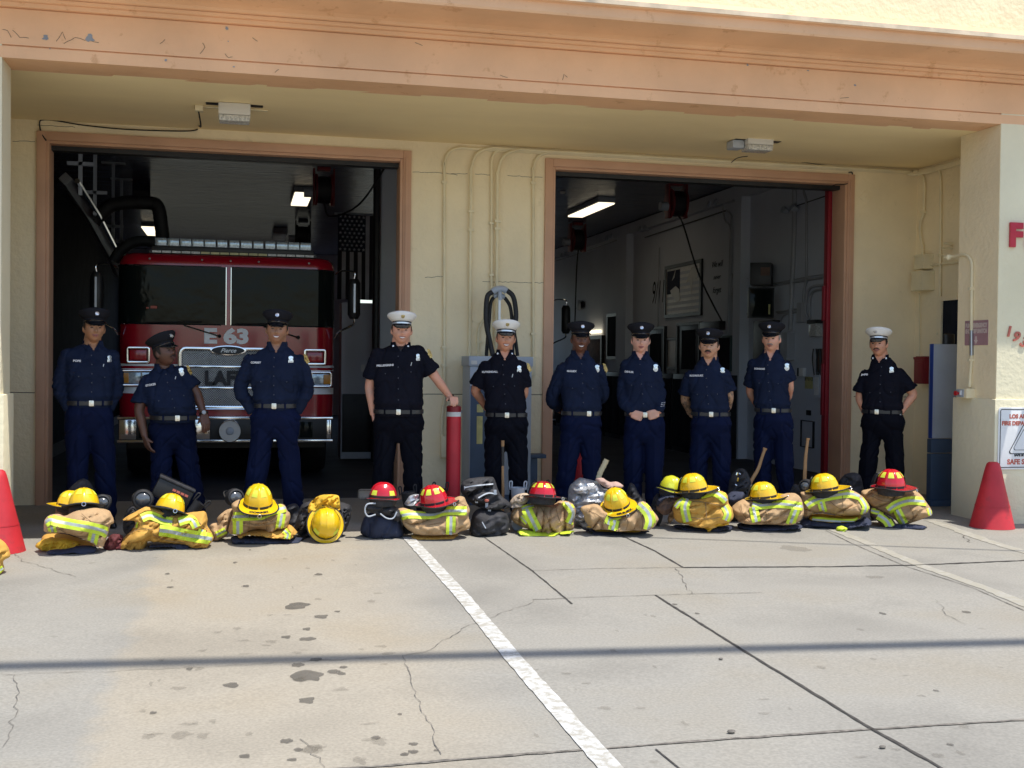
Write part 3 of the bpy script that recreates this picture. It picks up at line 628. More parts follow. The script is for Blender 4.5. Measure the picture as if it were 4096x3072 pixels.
def tri(cx, cz, s, r):
    out = []
    for k, (dx, dz) in enumerate(((-1,-.62),(1,-.62),(0,1.1))):
        bx_, bz_ = cx+dx*s, cz+dz*s; d = Vector((cx-bx_, cz-bz_)).normalized()
        for j in range(5):
            an = math.atan2(-d.y, -d.x)+R(-55+27*j); out.append((bx_+d.x*r*1.6+r*math.cos(an), bz_+d.y*r*1.6+r*math.sin(an)))
    return out
ring(mb, tri(.03, -.04, .17, .02), .014, -.0092, -.0092); ring(mb, tri(.03, -.035, .12, .018), .008, -.0092, -.0092)
mb.build('triangle_emblem', M['signblk'], t, False)
text_mb('SAFE SITE', .022, .0015, .002, align='LEFT').build('lettering', M['signblk'], t, False, loc=(-hw+.175, -.0095, -hh+.135))
# ------------------------------------------------ flood lights under the soffit
def flood(px, py, Y, twin, label):
    c = atZ(px, py, ZS-.09); c = atY(px, py, Y); t = thing('flood_light', (c.x, Y, ZS), 0, label, 'flood light', 'grey flood lights under the soffit')
    mb = MB(); mb.box(-.085, -.06, -.045, .085, .06, -.001); mb.box(-.25, -.045, -.006, .25, .045, -.001); mb.build('mount', M['black'], t, bevel=.004)
    mb = MB(); z0 = c.z-ZS
    mb.box(-.14, -.10, z0-.02, .14, .10, z0+.085); mb.build('housing', M['offwhite'], t, bevel=.012)
    mb = MB(); mb.prism([(-.14, z0-.022), (.14, z0-.022), (.13, z0-.075), (-.13, z0-.075)], -.095, .08); mb.build('lens', M['lampglass'], t, bevel=.006)
    mb = MB()
    for k in range(7): mb.box(-.125+k*.038, -.102, z0-.07, -.117+k*.038, -.0955, z0-.026)
    mb.build('lens_ribs', M['offwhite'], t)
    if twin:
        mb = MB(); mb.box(-.27, -.02, z0-.05, -.145, .14, z0+.03); mb.build('side_housing', M['greymetal'], t, bevel=.01)
    return t
flood(938, 458, 10.75, False, 'grey flood light under the soffit above the left bay')
flood(3027, 577, 10.95, True, 'grey flood light under the soffit above the right bay, with side housing')
c = atZ(790, 432, ZS-.02); mb = MB(); mb.box(c.x-.02, 10.85, ZS-.05, c.x+.05, 10.95, ZS-.001); mb.box(c.x-.02, 10.88, ZS-.012, c.x+.62, 10.92, ZS-.0015); stpart('conduit_box', mb, M['conduit'], .003)
# black cables
def cable(pts, r, label):
    pts = crv(pts, 8); mb = MB(); o0 = pts[0].copy(); mb.tube([p-o0 for p in pts], r, 6); tag(mb.build('cable', M['black'], loc=o0), label, 'cable')
cable([Vector((c.x+.01, 10.90, ZS-.05)), Vector((c.x+.02, 11.2, ZS-.12)), W(795,505,.05), W(780,521), W(700,524), W(500,517), W(330,500), W(220,482), W(170,480), W(158,492), W(165,530), W(184,562,.04)], .007, 'thin black cable sagging above the left bay door')
cable([W(3395,690), W(3408,690), W(3408,712), W(3388,735), W(3345,738,.06), W(3315,750,.06)], .006, 'short black cable at the top right corner of the right bay')
cable([W(3020,630), W(3100,636), W(3180,645), W(3350,668)], .003, 'straight black wire tacked above the right bay door')
cable([atY(2990,625,11.1), atY(2950,632,11.1), atY(2925,650,11.1)], .005, 'short black cable end below the right flood light')
# ------------------------------------------------ cones, bollards
def cone(px, py, Y, s, label):
    p = atY(px, py, Y); t = thing('traffic_cone', (p.x, Y, gz(Y)), 0, label, 'traffic cone', 'red rubber traffic cones by the pilasters')
    mb = MB(); mb.lathe([(a_*s, b_*.855*s) for a_, b_ in ((.200,.0),(.196,.012),(.158,.20),(.112,.42),(.078,.60),(.066,.655),(.055,.69),(.038,.705),(.03,.70),(.03,.5))], 40, cap=False); mb.build('cone_body', M['cone'], t, ang=60)
    mb = MB(); mb.lathe([(.1515*s,.198*s),(.1535*s,.203*s),(.1545*s,.195*s)], 40, cap=False); mb.build('moulding_ring', M['cone'], t); return t
cone(3968, 2100, 9.38, 1.0, 'red traffic cone shaded beside the right pilaster')
cone(-12, 2190, 9.36, 1.02, 'sunlit red traffic cone cut off by the left photo edge')
def bollard(px, Y, r, h, label):
    p = atY(px, 1700, Y); t = thing('bollard', (p.x, Y, gz(Y)), 0, label, 'bollard', 'red steel bollards')
    mb = MB(); mb.lathe([(r, 0), (r, h-.10)], 28); mb.build('post', M['red_paint'], t)
    mb = MB(); mb.lathe([(r+.001, h-.1), (r+.001, h-.058)], 28); mb.build('white_band', M['white_band'], t)
    mb = MB(); mb.lathe([(r, h-.058), (r, h-.01), (r*.8, h), (.0001, h+.004)], 28); mb.build('cap', M['red_rail'], t); return t
bo = bollard(1814.5, 10.5, .067, atY(1814, 1622, 10.5).z-gz(10.5), 'red bollard with white band under the leaning man\'s hand')
bollard(2322, 11.4, .06, .86, 'red bollard partly hidden behind a man\'s legs by the right bay')
# ------------------------------------------------ vacuum / compressor cabinet on the pier
Yc = 11.45; a = atY(1880, 1424, Yc); b = atY(2128, 1424, Yc); t = thing('vacuum_cabinet', ((a.x+b.x)/2, Yc+.2, gz(Yc)), 0, 'blue and grey vacuum cabinet with black hoses hung over a pole', 'vacuum cabinet')
hw = (b.x-a.x)/2; z0 = a.z-gz(Yc)
mb = MB(); mb.box(-hw+.002, -.2, .1, hw, .2, z0-.10); mb.build('body', M['greymetal'], t, bevel=.008)
mb = MB(); mb.box(-hw-.01, -.215, z0-.10, hw+.01, .21, z0); mb.build('lid', M['greymetal'], t, bevel=.006)
mb = MB(); mb.box(-hw+.01, -.208, .12, -hw+.20, -.202, z0-.30); mb.build('front_panel', M['blue'], t)
mb = MB(); mb.box(-hw+.01, -.20, 0, hw-.01, .2, .1); mb.build('base', M['blue'], t)
mb = MB(); mb.box(-hw+.075, -.212, .62, -hw+.135, -.208, .90); mb.box(-hw+.075, -.212, .94, -hw+.14, -.208, 1.02); mb.build('instruction_label', M['yellens'], t)
mb = MB(); mb.box(-hw+.01, -.222, z0-.085, -hw+.07, -.216, z0-.045); mb.build('switch_plate', M['offwhite'], t)
def vc(px, py, dy=-.0): p = atY(px, py, Yc+.2+dy); return Vector((p.x-t.location.x, dy, p.z-t.location.z))
mb = MB(); q0 = vc(2000, 1424); q1 = vc(1998, 1165); mb.box(q1.x-.012, -.012, q0.z-.05, q1.x+.012, .012, q1.z); mb.build('pole', M['steel'], t)
mb = MB(); mb.tube(crv([vc(1969,1168), vc(1985,1158), vc(2012,1156), vc(2027,1165)], 4), [.034]*13, 12); mb.tube([vc(1998,1160), vc(2002,1200)], .022, 10); mb.tube(crv([vc(1974,1187,.05), vc(1990,1180,.05), vc(2018,1188,.05)], 4), .026, 12); mb.build('hose_saddle', M['greymetal'], t)
for pts, dy in (([(1969,1168),(1950,1185),(1944,1240),(1946,1300),(1958,1360),(1972,1424)],-.01), ([(2027,1162),(2052,1185),(2063,1240),(2062,1290),(2050,1350),(2048,1424)],-.01), ([(1974,1190),(1962,1215),(1956,1290),(1950,1360),(1945,1424)],.06), ([(2018,1190),(2040,1225),(2050,1290),(2062,1360),(2070,1424)],.06)):
    mb = MB(); mb.tube(crv([vc(x, y, dy) for x, y in pts], 6), .026 if dy < 0 else .019, 12); mb.build('hose', M['rubber'], t)
mb = MB(); a = atY(2118, 1815, 11.6); mb.box(-.09, -.05, .0, .02, .05, 0.46); mb.box(-.12, -.10, .46, .10, .10, .50)
tag(mb.build('step_stand', M['blue'], None, bevel=.006, loc=(a.x+.06, 11.62, gz(11.6))), 'low dark blue stand beside the vacuum cabinet', 'stand')

t = thing('shade_post', (8.45, 8.85, gz(8.85)), 0, 'added grey post with two flat overhead panels, out of view to the right, shading the cone', 'post')  # unseen post, added so its panels shade the right cone
mb = MB(); mb.lathe([(.05, 0), (.045, 3.1)], 14); mb.build('post', M['greymetal'], t)
for a_, b_ in ((-1.23,-.95), (-.83,.05)):
    mb = MB(); mb.box(a_, -.23, 2.88, b_, .27, 2.92); mb.build('panel', M['greymetal'], t, bevel=.004)
mb = MB(); mb.box(-1.23, -.02, 2.84, .05, .02, 2.88); mb.build('arm', M['greymetal'], t)
# ================================================================== FIRE ENGINE
def fire_engine(loc, label, detail=True):
    t = thing('fire_engine', loc, 0, label, 'fire engine', 'red fire engines parked in the bays')
    HW = 1.235; RC = .24
    def plan(off=0.0, back=1.9, n=8):       # half outline left -> right around the front (y to the back)
        pts = [(-HW-off, back)]
        for k in range(n+1):
            a = R(180+90*k/n); pts.append((-HW+RC+(RC+off)*math.cos(a), RC+(RC+off)*math.sin(a)))
        for k in range(1, 6): x = -HW+RC+(2*HW-2*RC)*k/6; pts.append((x, -off-.03*math.sin(math.pi*k/6)))
        for k in range(n+1):
            a = R(270+90*k/n); pts.append((HW-RC+(RC+off)*math.cos(a), RC+(RC+off)*math.sin(a)))
        pts.append((HW+off, back)); return pts
    def wall_strip(mb, pts, z0, z1, mi=0, i0=0, i1=None):
        i1 = len(pts) if i1 is None else i1; P = pts[i0:i1]; n = len(P)
        mb.add([(x, y, z0) for x, y in P]+[(x, y, z1) for x, y in P], [(k, k+1, n+k+1, n+k) for k in range(n-1)], mi)
    # cab shell : lower part, roof with rounded edge
    mb = MB(); lv = [(.77, 0), (1.80, 0), (1.815, 0), (2.52, 0), (2.56, -.004), (2.60, -.02), (2.635, -.055), (2.65, -.12)]
    n = len(plan()); vs = []; fs = []
    for z, o in lv: vs += [(x, y, z) for x, y in plan(o)]
    for j in range(len(lv)-1):
        for k in range(n-1): fs.append((j*n+k, j*n+k+1, (j+1)*n+k+1, (j+1)*n+k))
        fs.append((j*n+n-1, j*n, (j+1)*n, (j+1)*n+n-1))
    fs.append(tuple((len(lv)-1)*n+k for k in range(n))); fs.append(tuple(range(n-1, -1, -1)))
    mb.add(vs, fs); mb.build('cab', M['engine_red'], t, ang=50)
    # windscreen in two panes with bright trim
    def span(xa, xb, off):
        P = plan(off, n=10); out = []
        dense = []
        for a, b in zip(P[:-1], P[1:]):
            for k in range(12): dense.append((a[0]+(b[0]-a[0])*k/12, a[1]+(b[1]-a[1])*k/12))
        return [p for p in dense if xa <= p[0] <= xb and p[1] < .36]
    for xa, xb in ((-HW-.01, -.018), (.018, HW+.01)):
        mb = MB(); P = span(xa, xb, .006); mb.add([(x, y, 1.83) for x, y in P]+[(x, y, 2.50) for x, y in P], [(k, k+1, len(P)+k+1, len(P)+k) for k in range(len(P)-1)])
        gl = mb.build('windscreen', M['glass'], t)
        mb = MB(); P = span(xa, xb, .010)
        mb.tube([(x, y, 1.83) for x, y in P][::3], .008, 6); mb.tube([(x, y, 2.50) for x, y in P][::3], .008, 6)
        e = P[-1] if xa < -.5 else P[0]; mb.tube([(e[0], e[1], 1.83), (e[0], e[1], 2.50)], .007, 6)
        mb.build('trim', M['chrome'], gl)
        mb = MB(); s = -1 if xa < -.5 else 1
        if s < 0:
            for px_, pz_, sx_, sz_ in ((-.83,2.02,.07,.03),(-.90,2.01,.03,.015)): mb.box(px_-sx_/2, -.043, pz_-sz_/2, px_+sx_/2, -.040, pz_+sz_/2)
            mb.build('windscreen_label', M['signred'], t)
    # doors and side glass
    for s in (-1, 1):
        mb = MB(); mb.box(min(s*(HW+.004), s*(HW-.01)), .42, 1.85, max(s*(HW+.004), s*(HW-.01)), 1.2, 2.42); mb.build('side_window', M['glass'], t)
    # body behind
    mb = MB(); mb.box(-HW, 2.0, .55, HW, 8.4, 2.55); mb.build('body', M['engine_red'], t, bevel=.03)
    mb = MB(); mb.box(-HW+.1, .25, .38, HW-.1, 8.2, .77); mb.build('chassis', M['black'], t)
    for s in (-1, 1):
        for y in (1.25, 6.4):
            wh = MB(); wh.lathe([(.30,-.16),(.50,-.15),(.535,-.10),(.535,.10),(.50,.15),(.30,.16)], 32, M=Matrix.Translation((s*(HW-.19), y, .535)) @ Matrix.Rotation(R(90), 4, 'Y'))
            wo = wh.build('wheel', M['rubber'], t); rb = MB(); rb.lathe([(.29,-.14),(.29,.14)], 24, M=Matrix.Translation((s*(HW-.19), y, .535)) @ Matrix.Rotation(R(90), 4, 'Y')); rb.build('rim', M['steel'], wo)
    # light bar
    lb = MB(); X0, X1_ = -.865, .985; n = 13; y0 = .10
    lb.box(X0, y0-.01, 2.685, X1_, y0+.30, 2.735); lo = lb.build('light_bar', M['black'], t, bevel=.006)
    xs_ = X0+.03; wd = (X1_-X0-.06)/n
    for k in range(n):
        g_ = .02 if k in (5, 6, 8, 9) else .006
        mb = MB(); mb.box(xs_+k*wd+g_/2, y0-.02, 2.737, xs_+(k+1)*wd-g_/2, y0+.26, 2.83); mb.build('lens', M['clearlens'], lo, bevel=.012)
    mb = MB(); mb.box(X0-.03, y0-.02, 2.652, X1_+.03, y0+.06, 2.684); l2 = mb.build('lower_light_bar', M['black'], t)
    for k in range(17):
        xa = X0+(X1_-X0)*k/17; mb = MB(); mb.box(xa+.006, y0-.026, 2.656, xa+(X1_-X0)/17-.006, y0-.018, 2.681); mb.build('lens', M['yellens'] if 4 < k < 12 else M['lampglass'], l2)
    for xm in (-.88, -.30, .02, .34, .92):
        mb = MB(); mb.ball((xm, -.035, 2.575), .013, 8); mb.build('marker_lamp', M['lampglass'], t)
    # grille
    gx = .56; z0, z1 = .85, 1.575
    mb = MB(); mb.box(-gx+.03, -.075, z0+.03, gx-.03, -.02, z1-.03); gr = mb.build('grille', M['black'], t)
    mb = MB(); frame(mb, -gx, z0, gx, z1, .09, .045, -.105, -.03); fr = mb.build('grille_frame', M['chrome'], gr, bevel=.012)
    for zb in (1.10, 1.345):
        mb = MB(); mb.box(-gx+.04, -.100, zb-.013, gx-.04, -.07, zb+.013); mb.build('grille_bar', M['chrome'], gr, bevel=.006)
    mb = MB(); random.seed(1)
    if detail:      # diamond mesh wires
        st_ = .026; zz0, zz1 = z0+.045, z1-.045; xx0, xx1 = -gx+.045, gx-.045; H_ = zz1-zz0
        k = xx0-H_
        while k < xx1:
            for sgn in (1, -1):
                a_ = (max(k, xx0), zz0+(max(k, xx0)-k)); b_ = (min(k+H_, xx1), zz0+(min(k+H_, xx1)-k))
                if b_[0]-a_[0] > .01:
                    if sgn < 0: a_ = (a_[0], zz1-(a_[1]-zz0)); b_ = (b_[0], zz1-(b_[1]-zz0))
                    mb.tube([(a_[0], -.084, a_[1]), (b_[0], -.084, b_[1])], .0042, 4)
            k += st_
        mb.build('mesh_screen', M['mesh_wire'], gr)
    text_mb('LAFD', .155, .008, .010, width=.50).build('grille_letters', M['signblk'], t, False, loc=(-.01, -.112, 1.215))
    mb = MB(); el = [(.205*math.cos(2*math.pi*k/32), .058*math.sin(2*math.pi*k/32)) for k in range(32)]
    mb.prism(el, -.122, -.10); ov = mb.build('maker_oval', M['chrome'], t, bevel=.003, loc=(0, 0, 1.535))
    mb = MB(); mb.prism([(x*.9, z*.8) for x, z in el], -.125, -.1215); mb.build('oval_field', M['black'], ov)
    text_mb('Pierce', .048, .002, .001, shear=.45).build('oval_script', M['steel'], ov, False, loc=(0, -.127, 0))
    e = text_mb('E 63', .160, .004, .012, width=.50); e.build('unit_number', M['silver_sticker'], t, False, loc=(-.02, -.038, 1.705))
    # stripes
    for za, zb, m_ in ((1.345,1.37,'silver_sticker'),(1.305,1.315,'silver_sticker'),(1.03,1.105,'silver_sticker')):
        mb = MB(); wall_strip(mb, plan(.004, 1.88), za, zb); mb.build('reflective_stripe', M[m_], t)
    for s in (-1, 1):
        cx = s*1.0
        mb = MB(); frame(mb, cx-.13, 1.375, cx+.13, 1.565, .03, .025, -.055, .06); wl = mb.build('warning_light', M['chrome'], t, bevel=.006)
        mb = MB(); mb.box(cx-.095, -.05, 1.41, cx+.095, .05, 1.53); mb.build('lens', M['redlens'], wl, bevel=.015)
        cx = s*.98
        mb = MB(); frame(mb, cx-.22, 1.115, cx+.22, 1.30, .035, .02, -.06, .10); hl = mb.build('headlight', M['chrome'], t, bevel=.006)
        mb = MB(); mb.box(cx-.19, -.03, 1.14, cx+.19, .09, 1.275); mb.build('lens', M['clearlens'], hl, bevel=.01)
        mb = MB(); mb.box(cx-.02*s-.008, -.05, 1.135, cx-.02*s+.008, .0, 1.28); mb.build('divider', M['chrome'], hl)
        mb = MB(); xa, xb = sorted((s*1.10, s*1.19)); mb.box(xa, -.05, 1.15, xb, .12, 1.265); mb.build('marker', M['amber'], hl, bevel=.006)
        # mirror
        mi = MB(); mx = s*(HW+.23)
        mi.tube([(mx-s*.02,-.10,1.93),(mx-s*.02,-.10,1.98),(mx-s*.02,-.10,2.35),(mx-s*.02,-.10,2.40)], [.05,.075,.075,.05], 20, flat=1.0)
        mo = mi.build('mirror', M['black'], t, ang=60)
        mb = MB(); mb.tube(crv([(s*HW,.05,2.46),(s*(HW+.08),-.02,2.50),(mx-s*.02,-.10,2.48),(mx-s*.02,-.10,2.40)], 6), .010, 8); mb.build('mirror_arm', M['chrome'], mo); mb = MB(); mb.tube(crv([(mx-s*.02,-.10,1.93),(mx-s*.03,-.08,1.86),(s*(HW+.06),.05,1.78),(s*HW,.1,1.70)], 6), .012, 8); mb.build('mirror_arm', M['chrome'], mo)
        mb = MB(); mb.box(mx-s*.02-.012, -.181, 2.0, mx-s*.02+.010, -.173, 2.34); mb.build('mirror_trim', M['steel'] if detail else M['black'], mo)
        # wiper
        mb = MB(); mb.tube([(s*.45-.05, -.055, 1.82), (s*.45+.35*1, -.055, 1.70)], .008, 6); mb.ball((s*.45+.35, -.05, 1.70), .022, 8); mb.tube([(s*.5-.42, -.05, 1.842), (s*.5+.2, -.05, 1.86)], .010, 6); mb.build('wiper', M['black'], t)
    # bumper
    by = -.48; bw = 1.17
    mb = MB(); mb.box(-bw, by, .50, bw, .1, .775); bu = mb.build('bumper', M['black'], t, bevel=.02)
    mb = MB(); mb.box(-bw-.01, by-.012, .755, bw+.01, .1, .782); mb.box(-bw-.01, by-.012, .495, bw+.01, .0, .525); mb.build('bumper_rail', M['chrome'], bu, bevel=.004)
    mb = MB()
    for xa, xb in ((-bw, -bw+.20), (bw-.07, bw), (-.62, -.18), (.28, .62)): mb = MB(); mb.box(xa+.01, by-.008, .53, xb-.01, by+.01, .75); mb.build('bumper_plate', M['chrome'], bu, bevel=.004)
    mb = MB(); mb.lathe([(.115,-.05),(.128,-.03),(.128,.02),(.118,.035)], 32, M=Matrix.Translation((.03, by-.03, .625)) @ Matrix.Rotation(R(90), 4, 'X'), cap=False); si = mb.build('siren', M['chrome'], bu)
    mb = MB(); mb.lathe([(.118,0),(.118,.008)], 32, M=Matrix.Translation((.03, by-.035, .625)) @ Matrix.Rotation(R(90), 4, 'X')); mb.build('siren_face', M['steel'], si)
    mb = MB()
    for k in range(11):
        z = -.10+.02*k; hw_ = math.sqrt(max(0, .112**2-z*z)); mb.box(.03-hw_, by-.048, .625+z-.003, .03+hw_, by-.0435, .625+z+.003)
    mb.ball((.03, by-.05, .625), (.045,.012,.045), 14); mb.build('siren_grille', M['greymetal'], si)
    for s in (-1, 1):
        mb = MB(); mb.box(s*.72-.06, by-.012, .55, s*.72+.06, by-.002, .73); mb.build('bumper_lamp', M['lampglass'], bu, bevel=.004)
        mb = MB(); mb.box(s*.88-.07, by-.016, .55, s*.88+.07, by-.002, .73); mb.build('bumper_lamp', M['glass'], bu, bevel=.004)
    return t
EY = 13.9
fire_engine((-.135, EY, .036), 'red fire engine marked E 63 parked in the left bay behind the men')
fire_engine((atY(2222, 1400, 18.7).x-1.30, 18.7, .036), 'dark red fire engine deep in the right bay, only one corner visible', False)
# ================================================================== CEILING FITTINGS
def ceil_light(px0, py0, px1, py1, lit, label, L=1.2):
    a = atZ(px0, py0, ZI-.12); b = atZ(px1, py1, ZI-.12); c = (a+b)/2; w2 = .15
    t = thing('ceiling_light', (c.x, c.y, ZI), 0, label, 'ceiling light', 'fluorescent lights on the bay ceiling')
    L = max(.35, abs(a.y-b.y))
    mb = MB(); mb.box(-w2, -L/2, -.09, w2, L/2, -.001); mb.build('housing', M['greymetal'], t, bevel=.006)
    mb = MB(); mb.box(-w2+.01, -L/2+.01, -.115, w2-.01, L/2-.01, -.091); mb.build('diffuser', M['tube_on'] if lit else M['white_dim'], t, bevel=.008)
ceil_light(1205, 776, 1205, 826, 1, 'lit fluorescent fitting on the left bay ceiling beside the red reel')
ceil_light(605, 912, 605, 944, 1, 'lit fluorescent fitting above the left end of the fire engine')
ceil_light(1118, 934, 1118, 962, 0, 'unlit fluorescent fitting above the fire engine cab')
ceil_light(2395, 815, 2330, 872, 1, 'lit twin tube fitting on the right bay ceiling')
t = thing('ceiling_speaker', tuple(atZ(566, 750, ZI-.05))[:2]+(ZI,), 0, 'dark box hanging from the left bay ceiling', 'speaker')
mb = MB(); mb.box(-.13, -.12, -.30, .13, .12, -.001); mb.build('housing', M['in_dark'], t, bevel=.01); mb = MB(); mb.box(-.11, -.126, -.28, .11, -.121, -.12); mb.build('front', M['black'], t)
def reel(px, py, s, m, label, cord=None):
    Y_ = None; c = atZ(px, py, ZI-.34*s); t = thing('hose_reel', (c.x, c.y, ZI), 0, label, 'hose reel', 'ceiling mounted cord reels')
    mb = MB(); mb.box(-.10*s, -.08*s, -.05, .10*s, .08*s, -.001)
    for k in (-1, 1): mb.prism([(k*.15*s-.012*s, -.02), (k*.15*s+.012*s, -.02), (k*.15*s+.012*s, -.58*s), (k*.15*s-.012*s, -.58*s)], -.10*s, .10*s)
    mb.build('bracket', m, t, bevel=.01)
    mb = MB(); Mx = Matrix.Translation((0, 0, -.34*s)) @ Matrix.Rotation(R(90), 4, 'Y')
    mb.lathe([(.24*s,-.13*s),(.24*s,-.10*s),(.13*s,-.10*s),(.13*s,.10*s),(.24*s,.10*s),(.24*s,.13*s)], 28, M=Mx); mb.build('drum', m, t)
    mb = MB(); mb.lathe([(.20*s,-.095*s),(.21*s,0),(.20*s,.095*s)], 24, M=Mx); mb.build('wound_cord', M['rubber'], t)
    mb = MB(); mb.cyl((-.17*s, -.06*s, -.40*s), (-.30*s, -.06*s, -.40*s), .07*s); mb.build('motor', M['greymetal'], t)
    if cord:
        P = [Vector((0, -.1*s, -.55*s))]+[c0-Vector((c.x, c.y, ZI)) for c0 in cord]
        mb = MB(); mb.tube(crv(P, 8), .014, 8); mb.build('cord', M['rubber'], t)
    return t
c = atZ(1295, 760, ZI-.4); reel(1295, 760, .95, M['red_dark'], 'large red reel on the left bay ceiling near the lit fitting', [Vector((c.x+.1, c.y, 3.5)), Vector((c.x+.45, c.y-.6, 3.62)), Vector((c.x+.75, c.y-1.4, 4.1))])
reel(1212, 945, .95, M['black'], 'dark reel on the left bay ceiling above the cab')
c = atZ(2705, 815, ZI-.4); e = atX(2890, 1290, XSW-.3); e2 = Vector((c.x+.6, c.y-.3, 1.9)); reel(2705, 815, .95, M['red_dark'], 'large red reel on the right bay ceiling with slanting black cord', [Vector((c.x+.12, c.y, 3.55)), Vector((c.x, c.y, 3.5)).lerp(e, .5), e])
c = atZ(2308, 960, ZI-.4); reel(2308, 960, 1.0, M['red_dark'], 'farther dark red reel on the right bay ceiling with hanging cord', [Vector((c.x, c.y, 3.3)), Vector((c.x-.02, c.y, 2.3)), Vector((c.x-.05, c.y, 1.3))])
# exhaust extraction rail and hoses in the left bay
t = thing('exhaust_rail', (-1.9, 16, 0), 0, 'shiny sloping exhaust extraction rail beside the fire engine', 'exhaust rail')
def lt(p): return Vector(p)-Vector((-1.9, 16, 0))
a = lt(atY(262, 715, 13.4)); b = lt(atY(352, 850, 15.2)); c_ = lt(atY(440, 1010, 18.0)); d_ = lt(atY(475, 1095, 19.5))
mb = MB(); mb.tube([a, b, c_, d_], .075, 4); mb.build('rail', M['steel'], t, smooth=False)
mb = MB(); mb.tube([a+Vector((.12,0,-.02)), b+Vector((.12,0,-.02)), c_+Vector((.12,0,-.02))], .03, 8); mb.build('track_tube', M['chrome'], t)
for px, py, Yb, s in ((322, 655, 13.6, 1), (380, 770, 15, .8), (452, 905, 17.5, .7), (485, 965, 19, .6)):
    q = lt(atY(px, py, Yb)); mb = MB(); mb.box(q.x-.02, q.y-.02, q.z-.35*s, q.x+.02, q.y+.02, ZI); mb.box(q.x-.14, q.y-.02, q.z-.02, q.x+.14, q.y+.02, q.z+.02); mb.box(q.x-.16, q.y-.05, ZI-.02, q.x+.16, q.y+.05, ZI-.002); mb.build('hanger', M['greymetal'], t)
def hose(pts, r, label):
    P = crv(pts, 8); o = P[0].copy(); mb = MB(); n = len(P); mb.tube([p-o for p in P], [r*(1+.06*(k % 2)) for k in range(n)], 14)
    tag(mb.build('exhaust_hose', M['rubber'], loc=o), label, 'hose', 'black exhaust hoses over the fire engine')
hose([atY(375,885,15.5), atY(410,850,15.5), atY(450,820,15.5), atY(520,810,15.5), atY(600,812,15.5), atY(632,830,15.5), atY(645,900,15.5), atY(655,990,15.5)], .085, 'upper black exhaust hose arching over the fire engine roof')
hose([atY(455,1045,15.0), atY(480,1005,15.0), atY(520,975,15.0), atY(560,965,15.0), atY(612,968,15.0), atY(660,985,15.0)], .065, 'lower black exhaust hose lying near the light bar')
# ceiling conduit bits
for px, py in ((2200, 768), (2251, 771), (2765, 720)):
    c = atZ(px, py, ZI-.02); mb = MB(); mb.lathe([(.03,-.04),(.05,-.001)], 12); tag(mb.build('sprinkler', M['offwhite'], loc=(c.x, c.y, ZI)), {2200:'left one of two small ceiling sprinklers near the pier',2251:'right one of two small ceiling sprinklers near the pier',2765:'small ceiling sprinkler above the red reel'}[px], 'sprinkler', 'small sprinklers on the right bay ceiling')
# ================================================================== FLAG and things right of the engine
Yf = 18.5; a = atY(1352, 856, Yf); b = atY(1556, 1202, Yf)
t = thing('hanging_flag', ((a.x+b.x)/2, Yf, b.z), 0, 'large striped flag with stars hanging vertically beside the fire engine', 'flag')
hw = (b.x-a.x)/2; H = a.z-b.z
def wav(x, z): return .03*math.sin(x*9+z*1.2)+.015*math.sin(x*23)
for nm, x0, x1, z0, z1, m_ in [('canton', -hw, -hw+.54*2*hw, H*.56, H, 'navyflag')]+[('stripe', -hw+2*hw*k/13, -hw+2*hw*(k+1)/13, 0, H*.56 if k < 7 else H, 'flagdark' if k % 2 == 0 else 'flagwhite') for k in range(13)]:
    mb = MB(); nx, nz = (12 if nm == 'canton' else 3), 10; v = []; f = []
    for j in range(nz+1):
        for i in range(nx+1): x = x0+(x1-x0)*i/nx; z = z0+(z1-z0)*j/nz; v.append((x, wav(x, z), z))
    for j in range(nz):
        for i in range(nx): f.append((j*(nx+1)+i, j*(nx+1)+i+1, (j+1)*(nx+1)+i+1, (j+1)*(nx+1)+i))
    mb.add(v, f); mb.build(nm, M[m_], t)
mb = MB()
for r_ in range(9):
    for c in range(6 if r_ % 2 == 0 else 5):
        x = -hw+2*hw*.54*((c+.5+(0 if r_ % 2 == 0 else .5))/6.0); z = H*.56+(H*.44)*(r_+.6)/9.2; s = .03
        v = [(x, wav(x, z)-.012, z)]
        for k in range(10):
            an = math.pi/2+2*math.pi*k/10; rr = s if k % 2 == 0 else s*.42; v.append((x+rr*math.cos(an), wav(x, z)-.012, z+rr*math.sin(an)))
        mb.add(v, [(0, (k+1) % 10+1, k+1) for k in range(10)])
mb.build('stars', M['flagwhite'], t, False)
mb = MB(); mb.tube([(-hw-.05, .02, H+.01), (hw+.05, .02, H+.01)], .02, 8); mb.build('flag_rod', M['greymetal'], t)
p = atY(1506, 900, 16.5); mb = MB(); mb.lathe([(.05, 0), (.05, ZI-.04)], 14)
tag(mb.build('pole', M['black'], loc=(p.x, 16.5, .036)), 'black vertical pole in front of the hanging flag', 'pole')
p = atY(1440, 1350, 17.0); q = atY(1370, 1210, 17.0)
t = thing('equipment_cabinet', (p.x, 17.2, .036), 0, 'tall grey cabinet right of the fire engine', 'cabinet')
mb = MB(); mb.box(-.27, -.2, .0, .27, .2, q.z-.036); mb.build('body', M['in_wall'], t, bevel=.01)
mb = MB(); mb.box(.02, -.21, 1.28, .07, -.2005, 1.38); mb.build('switch_plate', M['white_dim'], t)
mb = MB(); mb.box(-.25, -.212, .1, .25, -.2, .95); mb.build('lower_door', M['black'], t, bevel=.004)
